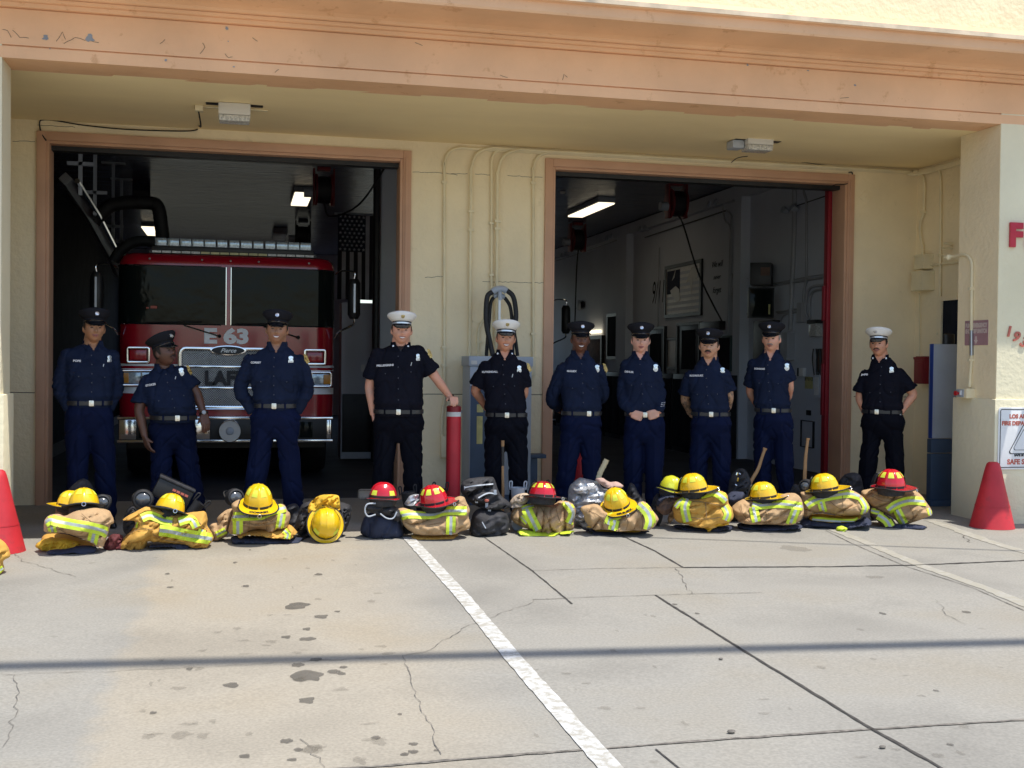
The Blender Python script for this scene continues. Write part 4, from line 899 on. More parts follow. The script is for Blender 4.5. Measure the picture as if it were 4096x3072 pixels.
# ================================================================== RIGHT BAY WALL
XI = XSW-.02
def wallbox(name, px0, py0, px1, py1, thick, m, label=None, cat=None, group=None, X=XI, parts=(), bevel=.004, frm=None, inner=None):
    a = atX(px0, (py0+py1)/2, X); b = atX(px1, (py0+py1)/2, X); pc = (px0+px1)/2; zt = atX(pc, py0, X).z; zb = atX(pc, py1, X).z
    yc = (a.y+b.y)/2; t = thing(name, (X, yc, zb), R(-90), label, cat, group); hw = abs(a.y-b.y)/2; h = zt-zb
    mb = MB(); mb.box(-hw, -thick, 0, hw, -.001, h); mb.build('panel' if frm else 'body', m, t, bevel=bevel)
    if frm:
        mb = MB(); frame(mb, -hw-frm, -frm, hw+frm, h+frm, .006, frm*1.6, -thick-.02, -.001); mb.build('frame', M['black'], t)
    t['hw'] = hw; t['h'] = h; return t
t = wallbox('framed_flag_picture', 2668, 1060, 2808, 1258, .02, M['white_dim'], 'large framed picture of a torn flag on the grey bay wall', 'picture', frm=.04)
hw, h = t['hw'], t['h']
mb = MB()
for k in range(7): mb.box(-hw+.06, -.0225, .08+k*h*.12, hw-.04, -.0205, .08+k*h*.12+h*.06)
mb.build('stripes', M['in_wall'], t, False)
mb = MB(); mb.box(-hw+.06, -.025, h*.45, -hw+.42*hw*2, -.023, h*.93); mb.build('star_field', M['navyflag'], t, False)
mb = MB(); mb.prism([(-hw*.72,h*.52),(-hw*.40,h*.60),(-hw*.18,h*.52),(-hw*.12,h*.30),(-hw*.30,h*.26),(-hw*.62,h*.42)], -.028, -.026); mb.prism([(-hw*.62,h*.72),(-hw*.40,h*.95),(-hw*.48,h*.78)], -.028, -.026); mb.prism([(hw*.2,h*.62),(hw*.5,h*.92),(hw*.85,h*.93),(hw*.8,h*.66),(hw*.6,h*.7),(hw*.5,h*.4),(hw*.4,h*.66)], -.028, -.026); mb.build('torn_cloth', M['offwhite'], t, False)
for s, px, py, h_, wd_ in (('We will', 2868, 1056, .10, .62), ('never', 2868, 1110, .075, .42), ('forget', 2867, 1163, .10, .48)):
    c = atX(px, py, XI-.002); tag(text_mb(s, h_, .002, .0, shear=.35, width=wd_*.72).build('wall_script', M['in_dark'], None, False, loc=(XI-.004, c.y, c.z), rot=(0, 0, R(-90))), {'We will':'script words reading We will, top of three lines on the wall', 'never':'script word never, middle of three lines on the wall', 'forget':'script word forget, lowest of three lines on the wall'}[s], 'wall lettering', 'script lettering on the bay wall')
c = atX(2632, 1168, XI-.002); tag(text_mb('9/11', .42, .002, .0, shear=.25, width=.62).build('wall_script', M['in_dark'], None, False, loc=(XI-.004, c.y, c.z), rot=(0, 0, R(-90))), 'thin hand painted 9/11 left of the framed picture', 'wall lettering')
t = wallbox('bulletin_board', 2440, 1262, 2482, 1430, .05, M['in_dark'], 'narrow dark board deep in the right bay', 'board', frm=.04)
t = wallbox('tan_panel', 2352, 1352, 2415, 1460, .05, M['brown'], 'tan framed panel below a glowing strip, deep in the right bay', 'panel', frm=.05)
mb = MB(); mb.box(-t['hw'], -.12, t['h']+.10, t['hw']*.8, -.02, t['h']+.17); mb.build('glow_strip', M['tube_on'], t)  # bright strip deep in the bay put in as emission, not a lamp
t = wallbox('bay_door', 2594, 1314, 2665, 1509, .04, M['black'], 'tall dark door on the bay wall behind the second tallest man of the right group', 'door', frm=.03)
t['label'] = 'dark wall board left of the small framed certificate'; t['category'] = 'board'; t.name = 'wall_board'
mb = MB(); mb.box(-t['hw']*.6, -.048, .1, t['hw']*.6, -.041, t['h']-.1); mb.build('inner_panel', M['in_dark'], t)
wallbox('framed_certificate', 2674, 1357, 2710, 1472, .015, M['white_dim'], 'small framed certificate on the bay wall between two dark doors', 'picture', frm=.025)
t = wallbox('bay_door', 2719, 1297, 2806, 1500, .04, M['black'], 'dark door right of the small framed certificate', 'door', frm=.03)
mb = MB(); mb.box(-t['hw']*.6, -.048, .1, t['hw']*.6, -.041, t['h']-.1); mb.build('inner_panel', M['in_dark'], t)
wallbox('wall_shelf', 2820, 1287, 2902, 1322, .10, M['black'], 'black box shelf on the bay wall left of the electrical panel', 'shelf')
t = wallbox('electrical_panel', 2895, 1344, 2955, 1485, .14, mat('panel_green', (.04,.075,.075), .5), 'dark green electrical panel under the bundle of wall pipes', 'electrical panel')
mb = MB(); mb.box(-t['hw']+.03, -.146, .03, t['hw']-.03, -.141, t['h']-.03); mb.build('door', M['in_dark'], t)
wallbox('wall_cabinet', 3042, 1284, 3120, 1500, .12, M['black'], 'black wall cabinet behind the tall grey haired man', 'cabinet')
# dark lockers low on the wall
yy = atX(2985, 1600, XI).y; k = 0
while yy < 26:
    t = thing('locker', (XI, yy+.45, .036), R(-90), ['nearest','second','third','fourth','fifth','sixth','seventh','eighth','ninth','tenth','eleventh','twelfth','thirteenth'][k]+' black low locker along the right bay wall', 'locker', 'row of black lockers along the right bay wall')
    mb = MB(); mb.box(-.44, -.5, 0, .44, -.001, 1.28); mb.build('body', M['black'], t, bevel=.01)
    mb = MB(); mb.box(-.40, -.515, .08, -.01, -.501, 1.2); mb.box(.01, -.515, .08, .40, -.501, 1.2); mb.build('door', M['in_dark'], t, bevel=.004)
    yy += .92; k += 1
# televisions
def tv(px0, py0, px1, py1, X, rz, label, box=False):
    c = atX((px0+px1)/2, (py0+py1)/2, X); t = thing('wall_monitor', tuple(c), rz, label, 'monitor')
    d = (c-CAM).length; s = d/FPX; w2 = (px1-px0)/2*s; h2 = (py1-py0)/2*s
    mb = MB(); mb.box(-w2, -.03, -h2, w2, .03, h2); mb.build('screen', M['glass'], t, bevel=.008)
    mb = MB(); frame(mb, -w2-.01, -h2-.01, w2+.01, h2+.01, .01, .02, -.036, .03); mb.build('bezel', M['black'], t)
    mb = MB(); mb.box(-.06, .03, -.06, .10, .42, .06); mb.build('bracket', M['black'], t); return t
t = tv(2996, 1155, 3090, 1268, XI-.45, R(-12), 'black monitor tilted on a bracket, lower of the two wall boxes')
mb = MB(); mb.box(.25*0+.10, -.04, -.16, .125, -.0365, -.02); mb.build('sticker', M['yellens'], t)
c = atX(3045, 1100, XI-.25); t = thing('wall_equipment_box', tuple(c), R(-30), 'black equipment box with a pale window, above the black monitor', 'equipment box')
mb = MB(); mb.box(-.15, -.12, -.15, .15, .24, .17); mb.build('housing', M['black'], t, bevel=.01); mb = MB(); mb.box(0, -.128, -.02, .13, -.121, .10); mb.build('window', M['brown'], t); mb = MB(); mb.box(-.05, .2, -.05, .05, .45, .05); mb.build('bracket', M['black'], t)
# pipes on the bay wall
SWI = lambda px, py, d=.03: atX(px, py, XI-d)
for pts, r in (([(3178,738),(3177,900),(3174,1000),(3168,1150),(3163,1290),(3160,1320)], .035), ([(3218,738),(3216,770),(3226,810),(3226,900),(3225,1100),(3226,1125),(3216,1160),(3214,1210)], .018), ([(2962,745),(2930,758),(2898,780),(2893,830),(2900,880),(2922,910),(2920,1000),(2915,1200),(2912,1340)], .016),
    ([(2905,840),(2925,860),(2924,900),(2922,1100),(2920,1340)], .014), ([(2965,1105),(2940,1140),(2930,1200),(2930,1345)], .026), ([(2990,1110),(2955,1150),(2945,1210),(2943,1345)], .024), ([(3010,1255),(2960,1258),(2945,1280),(2944,1345)], .012),
    ([(2930,1095),(2925,1120),(2924,1150)], .012), ([(3310,1140),(3255,1145),(3232,1165),(3225,1200),(3222,1245),(3236,1280)], .018), ([(3310,1158),(3262,1162),(3242,1185),(3238,1230),(3240,1275)], .018),
    ([(3030,1150),(3100,1140),(3200,1125),(3310,1105)], .016), ([(3040,1145),(3200,1113),(3310,1094)], .008), ([(3105,1248),(3160,1240),(3210,1234)], .012), ([(3110,1254),(3210,1246)], .008), ([(3120,1330),(3125,1280),(3150,1255),(3210,1248)], .012),
    ([(2750,818),(2820,795),(2890,772)], .02), ([(2638,990),(2636,1040),(2635,1100),(2632,1300),(2630,1450)], .012), ([(2198,1052),(2360,1000),(2510,945)], .012)):
    mb = MB(); mb.tube(crv([SWI(*p) for p in pts], 5), r, 8); stpart('wall_pipe', mb, M['conduit_g'])
cable([SWI(2580,950), SWI(2700,910), SWI(2800,877), SWI(2880,850), SWI(2905,842)], .012, 'black cable running high along the right bay wall')
cable([SWI(3190,822), SWI(3300,785)], .008, 'short black wire high on the wall beside the red rail')
mb = MB(); a = SWI(3160,1330); mb.box(XI-.12, a.y-.09, SWI(3160,1442).z, XI-.001, a.y+.09, SWI(3160,1330).z); stpart('wall_pipe_box', mb, M['conduit_g'], .006); mb = MB(); a = SWI(3211,1240); mb.box(XI-.09, a.y-.07, a.z-.17, XI-.001, a.y+.07, a.z+.1); stpart('wall_pipe_box', mb, M['conduit_g'], .006)
def wallspot(px, py, label):
    c = atX(px, py, XI-.08); t = thing('wall_spotlight', (XI, c.y, c.z), R(-90), label, 'spotlight', 'twin emergency spotlights high on the bay wall')
    mb = MB(); mb.box(-.05,-.06,-.03,.05,-.001,.03); mb.build('bracket', M['greymetal'], t)
    for s in (-1, 1): mb = MB(); mb.lathe([(.03,-.05),(.055,.05)], 12, M=Matrix.Translation((s*.14, -.10, 0)) @ Matrix.Rotation(R(70), 4, 'X')); mb.build('lamp', M['greymetal'], t)
for p, l in (((3165,838),'twin spotlight crossing the thick vertical wall pipe'),((2860,815),'twin spotlight high left of the wall column'),((2580,915),'twin spotlight on the beam near the middle of the bay'),((2445,950),'twin spotlight between the two red reels'),((2260,1020),'twin spotlight at the far left end of the beam')): wallspot(*p, l)
t = wallbox('bay_wall_clock', 2312, 1209, 2340, 1232, .05, M['in_dark'], 'small square alarm bell on the far bay wall beside the hanging cord', 'alarm bell'); t.name = 'alarm_bell'
mb = MB(); mb.lathe([(.12,-.02),(.12,.03),(.05,.06)], 16, M=Matrix.Translation((0,-.06,t['h']/2)) @ Matrix.Rotation(R(90), 4, 'X')); mb.build('gong', M['greymetal'], t)
t = wallbox('caution_sign', 3221, 1508, 3252, 1555, .006, M['yellens'], 'small yellow caution sign on the grey bay wall', 'sign', bevel=0)
mb = MB(); mb.box(-t['hw'], -.008, t['h']*.66, t['hw'], -.0065, t['h']); mb.build('header', M['signblk'], t, False)
text_mb('CAUTION', .06, .001, .003, width=t['hw']*1.7).build('lettering', M['yellens'], t, False, loc=(0,-.009,t['h']*.83))
t = wallbox('paper_dispenser', 3204, 1472, 3225, 1505, .05, M['white_dim'], 'small pale switch on the grey wall above the caution sign', 'switch'); t.name = 'wall_switch'
mb = MB(); mb.box(-t['hw'], -.06, 0, -t['hw']+.03, -.045, t['h']); mb.build('lever', M['black'], t)
t = wallbox('wall_lantern', 3262, 1292, 3290, 1345, .10, M['lampglass'], 'glass wall lamp beside the red door rail', 'wall lamp')
mb = MB(); mb.box(-t['hw']-.02, -.12, t['h']-.01, t['hw']+.03, -.001, t['h']+.04); mb.build('hood', M['black'], t)
t = wallbox('breaker_box', 3283, 1500, 3306, 1590, .10, M['in_wall'], 'grey breaker box beside the red door rail', 'breaker box'); mb = MB(); mb.box(-t['hw']+.02, -.108, .03, t['hw']-.02, -.101, t['h']-.03); mb.build('door', M['white_dim'], t)
t = wallbox('access_panel', 3210, 1684, 3258, 1788, .012, M['in_wall'], 'flat grey access panel low on the bay wall', 'access panel', frm=.006)
t = wallbox('wall_outlet', 3229, 1641, 3245, 1661, .02, M['black'], 'small black square outlet above the access panel', 'outlet')
t = wallbox('cord_rack', 3272, 1395, 3302, 1488, .03, M['brown'], 'bunch of dark cords hanging beside the red door rail', 'cords')
mb = MB(); random.seed(5)
for k in range(7): x = random.uniform(-.15,.15); mb.tube(crv([(x,-.05,t['h']),(x+random.uniform(-.05,.05),-.06,t['h']*.5),(x+random.uniform(-.06,.06),-.05,-.1)],5), .008, 6)
mb.build('cord', M['black'], t)
# ================================================================== OVERHEAD CABLES (their shadows cross the apron)
def wire(g0, g1, H, r, label):
    k = H/S.z; a = Vector((g0.x, g0.y, 0))+S*k; b = Vector((g1.x, g1.y, 0))+S*k; d = (b-a).normalized()
    a = a-d*22; b = b+d*22; P = [a.lerp(b, i/24)+Vector((0,0,1.2*((i/12-1)**2)-.0)) for i in range(25)]
    mb = MB(); mb.tube([p-a for p in P], r, 8); tag(mb.build('overhead_cable', M['black'], loc=a), label, 'overhead cable', 'overhead utility cables above the apron')
    for e, nm in ((P[0], 'left'), (P[-1], 'right')):
        mb = MB(); mb.lathe([(.16, 0), (.11, e.z+.25)], 14); 
        tag(mb.build('utility_pole', M['utility_wood'], loc=(e.x, e.y+.12, gz(e.y) if e.y > -10 else gz(-10))), 'wooden utility pole far to the %s, carrying the %s' % (nm, label), 'utility pole')
wire(gnd(0, 2668), gnd(4096, 2571), 12, .075, 'thick overhead cable bundle')
wire(gnd(2400, 2143), gnd(4096, 2205), 7, .016, 'thin overhead service cable')
# ================================================================== PEOPLE
def remesh(mb, voxel, smooth=0, disp=None):
    me = mb.mesh('tmp', True); o = bpy.data.objects.new('tmp', me); col.objects.link(o)
    m = o.modifiers.new('r', 'REMESH'); m.mode = 'VOXEL'; m.voxel_size = voxel; m.use_smooth_shade = True
    if smooth: s_ = o.modifiers.new('s', 'SMOOTH'); s_.iterations = smooth; s_.factor = .5
    dg = bpy.context.evaluated_depsgraph_get(); out = bpy.data.meshes.new_from_object(o.evaluated_get(dg))
    bpy.data.objects.remove(o); bpy.data.meshes.remove(me)
    if disp:
        ns = [v.normal.copy() for v in out.vertices]
        for v, nn in zip(out.vertices, ns): v.co += nn*disp(v.co)
        out.update()
    out.materials.clear(); return out
def bvh_of(me): return BVHTree.FromPolygons([v.co.copy() for v in me.vertices], [tuple(p.vertices) for p in me.polygons])
def decal(bvh, poly, off=.003, grid=.012, d=Vector((0,1,0)), start=1.5, back=.0):
    """a patch of cloth or metal laid on the surface, poly in local x/z"""
    pts = [Vector(p) for p in poly]; x0 = min(p.x for p in pts); x1 = max(p.x for p in pts); z0 = min(p.y for p in pts); z1 = max(p.y for p in pts)
    allp = list(pts); n = len(pts)
    def inside(q):
        c = False; j = n-1
        for i in range(n):
            if (pts[i].y > q.y) != (pts[j].y > q.y) and q.x < (pts[j].x-pts[i].x)*(q.y-pts[i].y)/(pts[j].y-pts[i].y)+pts[i].x: c = not c
            j = i
        return c
    x = x0+grid*.5
    while x < x1:
        z = z0+grid*.5
        while z < z1:
            q = Vector((x, z))
            if inside(q): allp.append(q)
            z += grid
        x += grid
    vv, ee, ff, *_ = geometry.delaunay_2d_cdt(allp, [], [list(range(n))], 1, 1e-6)
    vs = []; last = None
    for q in vv:
        h = bvh.ray_cast(Vector((q.x, 0, q.y))-d*start, d)
        y = h[0] if h[0] is not None else None
        vs.append(y)
    known = [h for h in vs if h is not None]
    if not known: return MB()
    out = []
    for q, h in zip(vv, vs):
        if h is None:
            k = min(known, key=lambda a: (a.x-q.x)**2+(a.z-q.y)**2); h = Vector((q.x, k.y, q.y))
        out.append(h-d*off)
    mb = MB(); fs = []
    for f in ff:
        a, b, c = (out[i] for i in f[:3])
        fs.append(tuple(f) if (b-a).cross(c-a).dot(d) < 0 else tuple(f[::-1]))
    mb.add(out, fs)
    N = len(out)
    if back:
        cnt = {}
        for f in fs:
            for i in range(len(f)): e = (f[i], f[(i+1) % len(f)]); cnt[e] = 1
        b0 = len(mb.v); mb.v += [tuple(p+d*back) for p in out]; sd_ = []
        for (i, j) in cnt:
            if (j, i) not in cnt: sd_.append((j, i, b0+i, b0+j))
        mb.f += sd_; mb.m += [0]*len(sd_)
    return mb
def head_mb(mb, Mx, jaw=1.0, wide=1.0, smile=0.0):
    nt_, npn = 26, 36; vs = []; fs = []
    for i in range(nt_+1):
        t = math.pi*i/nt_; cz = -math.cos(t); r = math.sin(t)
        for k in range(npn):
            ph = 2*math.pi*k/npn; cx = math.cos(ph)*r; cy = math.sin(ph)*r
            x = cx*.083*wide; y = cy*.098; z = cz*.122
            if z < 0:                       # jaw narrows to the chin, front stays forward
                f = (-z/.12); x *= 1-.25*f**2.2/jaw; y = y*(1-.24*f**1.7) - .012*f
            if cy < 0:
                # brow, eye sockets, cheeks, chin
                y += .007*math.exp(-((z-.002)/.012)**2)*(math.exp(-((x-.031)/.017)**2)+math.exp(-((x+.031)/.017)**2))
                y -= .004*math.exp(-((z-.026)/.010)**2)*math.exp(-(x/.05)**2)
                y -= (.004+.004*smile)*math.exp(-((z+.030)/.018)**2)*(math.exp(-((x-.038)/.018)**2)+math.exp(-((x+.038)/.018)**2))
                y -= .011*math.exp(-((z+.098)/.016)**2)*math.exp(-(x/.026)**2)
                y += .003*math.exp(-((z+.078)/.008)**2)*math.exp(-(x/.03)**2)
                y -= .003*math.exp(-((z+.060)/.012)**2)*math.exp(-(x/.026)**2)
            vs.append((x, y, z))
    for i in range(nt_):
        for k in range(npn): fs.append((i*npn+k, i*npn+(k+1) % npn, (i+1)*npn+(k+1) % npn, (i+1)*npn+k))
    mb.add(vs, fs, 0, Mx)
    mb.tube([(0,-.088,.012),(0,-.098,-.008),(0,-.107,-.024),(0,-.098,-.036)], [.006,.008,.011,.008], 10, 0, Mx)
    for s in (-1, 1):
        mb.ball((s*.011, -.096, -.030), (.008,.009,.007), 8, 0, Mx)
        mb.ball((s*.085*wide, .004, -.012), (.010,.019,.032), 10, 0, Mx)
def hand(mb, w, d, side, palm, mode='relax', size=1.0):
    """w wrist, d direction of the hand, side = unit vector from little finger to thumb, palm = direction the palm faces"""
    d = Vector(d).normalized(); side = Vector(side); side = (side-d*side.dot(d)).normalized(); palm = Vector(palm); palm = (palm-d*palm.dot(d)-side*palm.dot(side)).normalized()
    s = size; w = Vector(w)
    for k in range(4):
        off = (k-1.5)*.020*s; base = w+d*.085*s+side*off
        mb.tube([w+side*off*.55, w+d*.045*s+side*off*.9, base], [.017*s,.0155*s,.012*s], 8)
        L = (.072, .082, .078, .062)[::-1][k]*s; L = L*1.0
        c1, c2, c3 = {'relax': (18, 38, 52), 'fist': (75, 165, 235), 'drape': (62, 88, 98), 'flat': (5, 12, 18)}[mode]
        c1 += (k-1.5)*-4; pts = [base]; 
        for fr, c in ((.45, c1), (.32, c2), (.23, c3)):
            dd = d*math.cos(R(c))+palm*math.sin(R(c)); pts.append(pts[-1]+dd*L*fr)
        mb.tube(pts, [.0098*s,.0092*s,.0085*s,.0068*s], 8)
    tb = w+d*.025*s+side*.026*s
    td = (d*.75+side*.55+palm*.35).normalized() if mode != 'fist' else (d*.8+side*.1+palm*.6).normalized()
    mb.tube([w+side*.01*s, tb, tb+td*.034*s, tb+td*.034*s+(td+palm*.4+d*.2).normalized()*.028*s], [.016*s,.0145*s,.0115*s,.008*s], 8)
def person(label, px, Y, chin, belt, wc, wb, L, Rr, sleeve='long', shirt='navy', trou='navy_t', skin='tan', arm_skin=None, cap='black', hmode=('pocket','pocket'), name=None, npx=None, bpx=None, cpb=None,
           head=(0,0,0), feet=.12, belly=0.0, smile=0, brow='hair_dk', hair='hair_dk', must=None, lip='lip', pens=False, watch=None, under=None, patch=None, bars=None, jaw=1.0, wide=1.0, tilt=0.0, pins=False, hdir=None, hip=None, zf=None, foot_dx=0.0, neckw=1.0, vneck=.05, turn=0):
    F = Frame(px, Y); J = lambda p, dy=0.0: F.loc(p[0], p[1], dy)
    t = thing('person', F.o, F.rz()+R(turn), label, 'person', None)
    B = J(belt); C = J(chin); zb, zc = B.z, C.z; xb = B.x
    px_m = FPX/((F.o+Vector((0,0,1.2))-CAM).dot(fw)); wc = wc/px_m; wb = wb/px_m
    SL_, SR_ = J(L[0]), J(Rr[0]); xs = (SL_.x+SR_.x)/2; zs = (SL_.z+SR_.z)/2
    shw = (SR_.x-SL_.x)/2; sdz = (SR_.z-SL_.z)/2
    EL, WL = J(L[1], L[3][0]), J(L[2], L[3][1]); ER, WR = J(Rr[1], Rr[3][0]), J(Rr[2], Rr[3][1])
    WL = WL.copy(); WR = WR.copy()
    if hmode[0] == 'pocket': WL += Vector((.040, .02, -.01))
    if hmode[1] == 'pocket': WR += Vector((-.040, .02, -.01))
    inset = .040; SLj = SL_+Vector((inset, .01, -.040)); SRj = SR_+Vector((-inset, .01, -.040)); EL.x += .032; ER.x -= .032; zs -= .036; nz = zc-.024
    SK = SKIN[skin]; SM = M[shirt]; TM = M[trou]
    crotch = zb-.25; kz = .27*zb/1.08*1.85; hx = (hip/px_m if hip else wb*1.04)
    leg = []
    for s in (-1, 1):
        leg.append([Vector((xb+s*hx*.46, .01, crotch+.12)), Vector((xb+s*hx*.49+foot_dx*.2, .01, crotch-.05)), Vector((xb+s*(hx*.27+feet*.45)+foot_dx*.5, .0, kz)), Vector((xb+s*feet*.97+foot_dx*.9, .02, kz*.5)), Vector((xb+s*feet+foot_dx, .03, .10))])
    # ---------------- body, one continuous skin
    b = MB()
    yaw, pit, rol = head
    hc = Vector((C.x, -.045, zc+.113))
    Mx = Matrix.Translation(hc) @ Matrix.Rotation(R(rol), 4, 'Y') @ Matrix.Rotation(R(yaw), 4, 'Z') @ Matrix.Rotation(R(pit), 4, 'X')
    head_mb(b, Mx, jaw, wide, smile)
    nb = Vector((xs*.5+C.x*.5, .032, nz-.02)); neck_top = hc+Vector((0, .040, -.04))
    b.tube([nb+Vector((0,.005,-.12)), nb, nb.lerp(neck_top, .5), neck_top], [.10,.077*neckw,.070*neckw,.066*neckw], 20)
    def ringst(mb, rings, n=28):
        vs = []; fs = []
        for (cx, cy, z, rx, ry, sk) in rings:
            for k in range(n):
                a = 2*math.pi*k/n; ca, sa = math.cos(a), math.sin(a); e = .86
                x = cx+rx*math.copysign(abs(ca)**e, ca); vs.append((x, cy+ry*math.copysign(abs(sa)**e, sa), z+sk*(x-cx)))
        for i in range(len(rings)-1):
            for k in range(n): fs.append((i*n+k, i*n+(k+1) % n, (i+1)*n+(k+1) % n, (i+1)*n+k))
        fs += [tuple(range(n-1,-1,-1)), tuple(range((len(rings)-1)*n, len(rings)*n))]; mb.add(vs, fs)
    sk = sdz/max(.1, shw); H_ = zs-zb
    def torso(g):
        return [(xb, .0, crotch+.10, hx*.6-.03+g, .05+g, 0), (xb, 0, zb-.10, hx-.045+g, .095+g, 0), (xb, -.01-belly*.35, zb+.03, wb-.035+g, .098+g+belly*.55, sk*.1),
                (xb+(xs-xb)*.25, -.012-belly*.55, zb+H_*.28, (wb*.5+wc*.5)-.035+g, .10+g+belly*.7, sk*.2), (xb+(xs-xb)*.6, -.01-belly*.2, zb+H_*.58, wc-.035+g, .108+g+belly*.2, sk*.5),
                (xb+(xs-xb)*.85, .0, zb+H_*.80, wc-.03+g, .108+g, sk*.8), (xs, .01, zs-.01, max(.12, shw-.055)+g, .085+g, sk), (xs, .015, zs+.030, max(.11, shw-.085)+g, .075+g, sk), (xs*.7+nb.x*.3, .02, zs+.030+(nz-zs-.03)*.55, max(.08, shw*.50)+g, .062+g*.8, sk*.6), (nb.x, .022, nz+.004, .072+g*.4, .060+g*.3, sk*.3)]
    ringst(b, torso(0))
    for (S_, E_, W_, md, sd_, hd) in ((SLj, EL, WL, hmode[0], -1, 0), (SRj, ER, WR, hmode[1], 1, 1)):
        b.ball(tuple(S_), .054, 14); q_ = .80 if sleeve == 'long' else 1.0; b.tube(crv([S_, S_.lerp(E_, .5), E_, E_.lerp(W_, .35)+Vector((0,0,0)), W_], 3), [r_*q_ for r_ in (.052,.054,.053,.052,.050,.047,.043,.042,.043,.042)]+[.036*(q_+.1 if q_ < 1 else 1),.031,.028], 14)
        d = (W_-E_).normalized()
        if md == 'pocket': hand(b, W_, (-sd_*.15, -.05, -1), (0,-1,0), (-sd_,0,0), 'flat', .95)
        elif md == 'behind': hand(b, W_, (-sd_*1, .2, -.3), (0,0,1), (0,1,0), 'relax', .95)
        elif md == 'hang': hand(b, W_, hdir or (.25, -.12, -1), (-sd_*.3,-1,0), (-sd_, 0, 0), 'relax', 1.05)
        elif md == 'limp': hand(b, W_, (.12, -.3, -1), (-sd_,-.2,0), (0, 1, 0), 'relax', 1.05)
        elif md == 'grip': hand(b, W_, (-sd_*.9, -.10, -.25), (0,-.1,1), (0, 1, -.1), 'fist', 1.12)
        elif md == 'rest': hand(b, W_, (.25, -.9, .05), (-1, -.1, 0), (0, -.1, -1), 'drape', 1.08)
    for lg in leg: b.tube(lg, [.085,.078,.052,.050,.036], 14)
    for s, lg in zip((-1, 1), leg): b.tube([lg[-1], lg[-1]+Vector((s*.01,-.03,-.05)), lg[-1]+Vector((s*.02,-.09,-.072))], [.034,.030,.020], 10)
    me = remesh(b, .0065, 2); bo_ = link('body', me, SK, t)
    if arm_skin:
        me.materials.append(M[arm_skin]); 
        for p in me.polygons:
            c = p.center
            if c.z < min(SL_.z, SR_.z)-.10 and c.z > zb-.2 and (c.x < xb-wb+.03 or c.x > xb+wb-.03): p.material_index = 1
    # ---------------- face
    def fpart(nm, mb, m): return link(nm, mb.mesh(nm, True), m, t)
    mb = MB()
    for s in (-1, 1): mb.ball((s*.031, -.0865, .004), (.0145,.007,.0052 if smile else .006), 10, 0, Mx)
    fpart('eyes', mb, M['eye'])
    mb = MB()
    for s in (-1, 1): mb.tube([(s*.013,-.0985,.0185),(s*.030,-.0975,.0235),(s*.050,-.084,.019)], [.0048,.0055,.0035], 6, 0, Mx)
    fpart('eyebrows', mb, M[brow])
    mb = MB(); q = .004*smile
    mb.tube([(-.026-.004*smile,-.084,-.057+q),(-.013,-.0945,-.0585),(0,-.097,-.0580-q*.4),(.013,-.0945,-.0585),(.026+.004*smile,-.084,-.057+q)], [.002,.0045,.0055,.0045,.002], 8, 0, Mx)
    mb.tube([(-.022,-.086,-.066+q*.5),(0,-.097,-.0715-q),(.022,-.086,-.066+q*.5)], [.002,.0055,.002], 8, 0, Mx); fpart('lips', mb, M[lip])
    if smile > .6:
        mb = MB(); mb.tube([(-.023,-.0885,-.0600+q*.6),(-.012,-.0975,-.0640),(0,-.1005,-.0650),(.012,-.0975,-.0640),(.023,-.0885,-.0600+q*.6)], [.002,.0048,.0055,.0048,.002], 8, 0, Mx); fpart('teeth', mb, M['teeth'])
    if must:
        mb = MB(); w_ = must[1]; mb.tube([(-.031,-.084,-.054-.006*w_),(-.017,-.099,-.048),(0,-.104,-.045),(.017,-.099,-.048),(.031,-.084,-.054-.006*w_)], [.003,.0065*w_,.006*w_,.0065*w_,.003], 8, 0, Mx); fpart('moustache', mb, M[must[0]])
    mb = MB(); vs = []; fs = []; n = 30       # short hair round the back and sides
    for j, (z, e) in enumerate(((-.055,.0),(-.03,.004),(.0,.006),(.03,.006),(.06,.004))):
        for k in range(n+1):
            a = R(-22)+R(224)*k/n; zz = z+(.03 if (k < 3 or k > n-3) and z < 0 else 0)
            rr = math.sqrt(max(.05, 1-(zz/.12)**2)); f = max(0, -zz/.12); vs.append(((.083*wide*rr*(1-.25*f**2.2)+e)*math.cos(a), (.097*rr*(1-.24*f**1.7)+e)*math.sin(a), zz))
    for j in range(4):
        for k in range(n): fs.append((j*(n+1)+k, j*(n+1)+k+1, (j+1)*(n+1)+k+1, (j+1)*(n+1)+k))
    mb.add(vs, fs, 0, Mx); fpart('hair', mb, M[hair])
    # ---------------- shirt
    sh = MB(); ringst(sh, torso(.030)[2:] if True else [], 32)
    r0 = torso(.030); ringst(sh, [(r0[2][0], r0[2][1], zb-.045, r0[2][3]-.012, r0[2][4]-.012, 0), (r0[2][0], r0[2][1], zb-.0, r0[2][3]-.004, r0[2][4]-.004, 0), r0[3]], 32)
    for (S_, E_, W_, sd_) in ((SLj, EL, WL, -1), (SRj, ER, WR, 1)):
        sh.ball(tuple(S_+Vector((0,0,.002))), (.069,.072,.069), 20); sh.ball(tuple(S_.lerp(Vector((xs,.01,S_.z+.01)), .28)), (.075,.078,.066), 18)
        if sleeve == 'long':
            P = crv([S_, S_.lerp(E_, .5)+Vector((sd_*.006,0,0)), E_, E_.lerp(W_, .5), W_.lerp(E_, .02)], 4)
            sh.tube(P, [.066,.067,.067,.067,.066,.065,.064,.063,.062,.061,.060,.058,.055,.051,.047,.043,.041][:len(P)], 16)
        else:
            e = S_.lerp(E_, .78); dr = (E_-S_).normalized()
            sh.tube([S_, S_.lerp(e, .35), S_.lerp(e, .7), e, e+dr*.004], [.066,.076,.084,.092,.086], 18)
    sd0 = random.random()*50
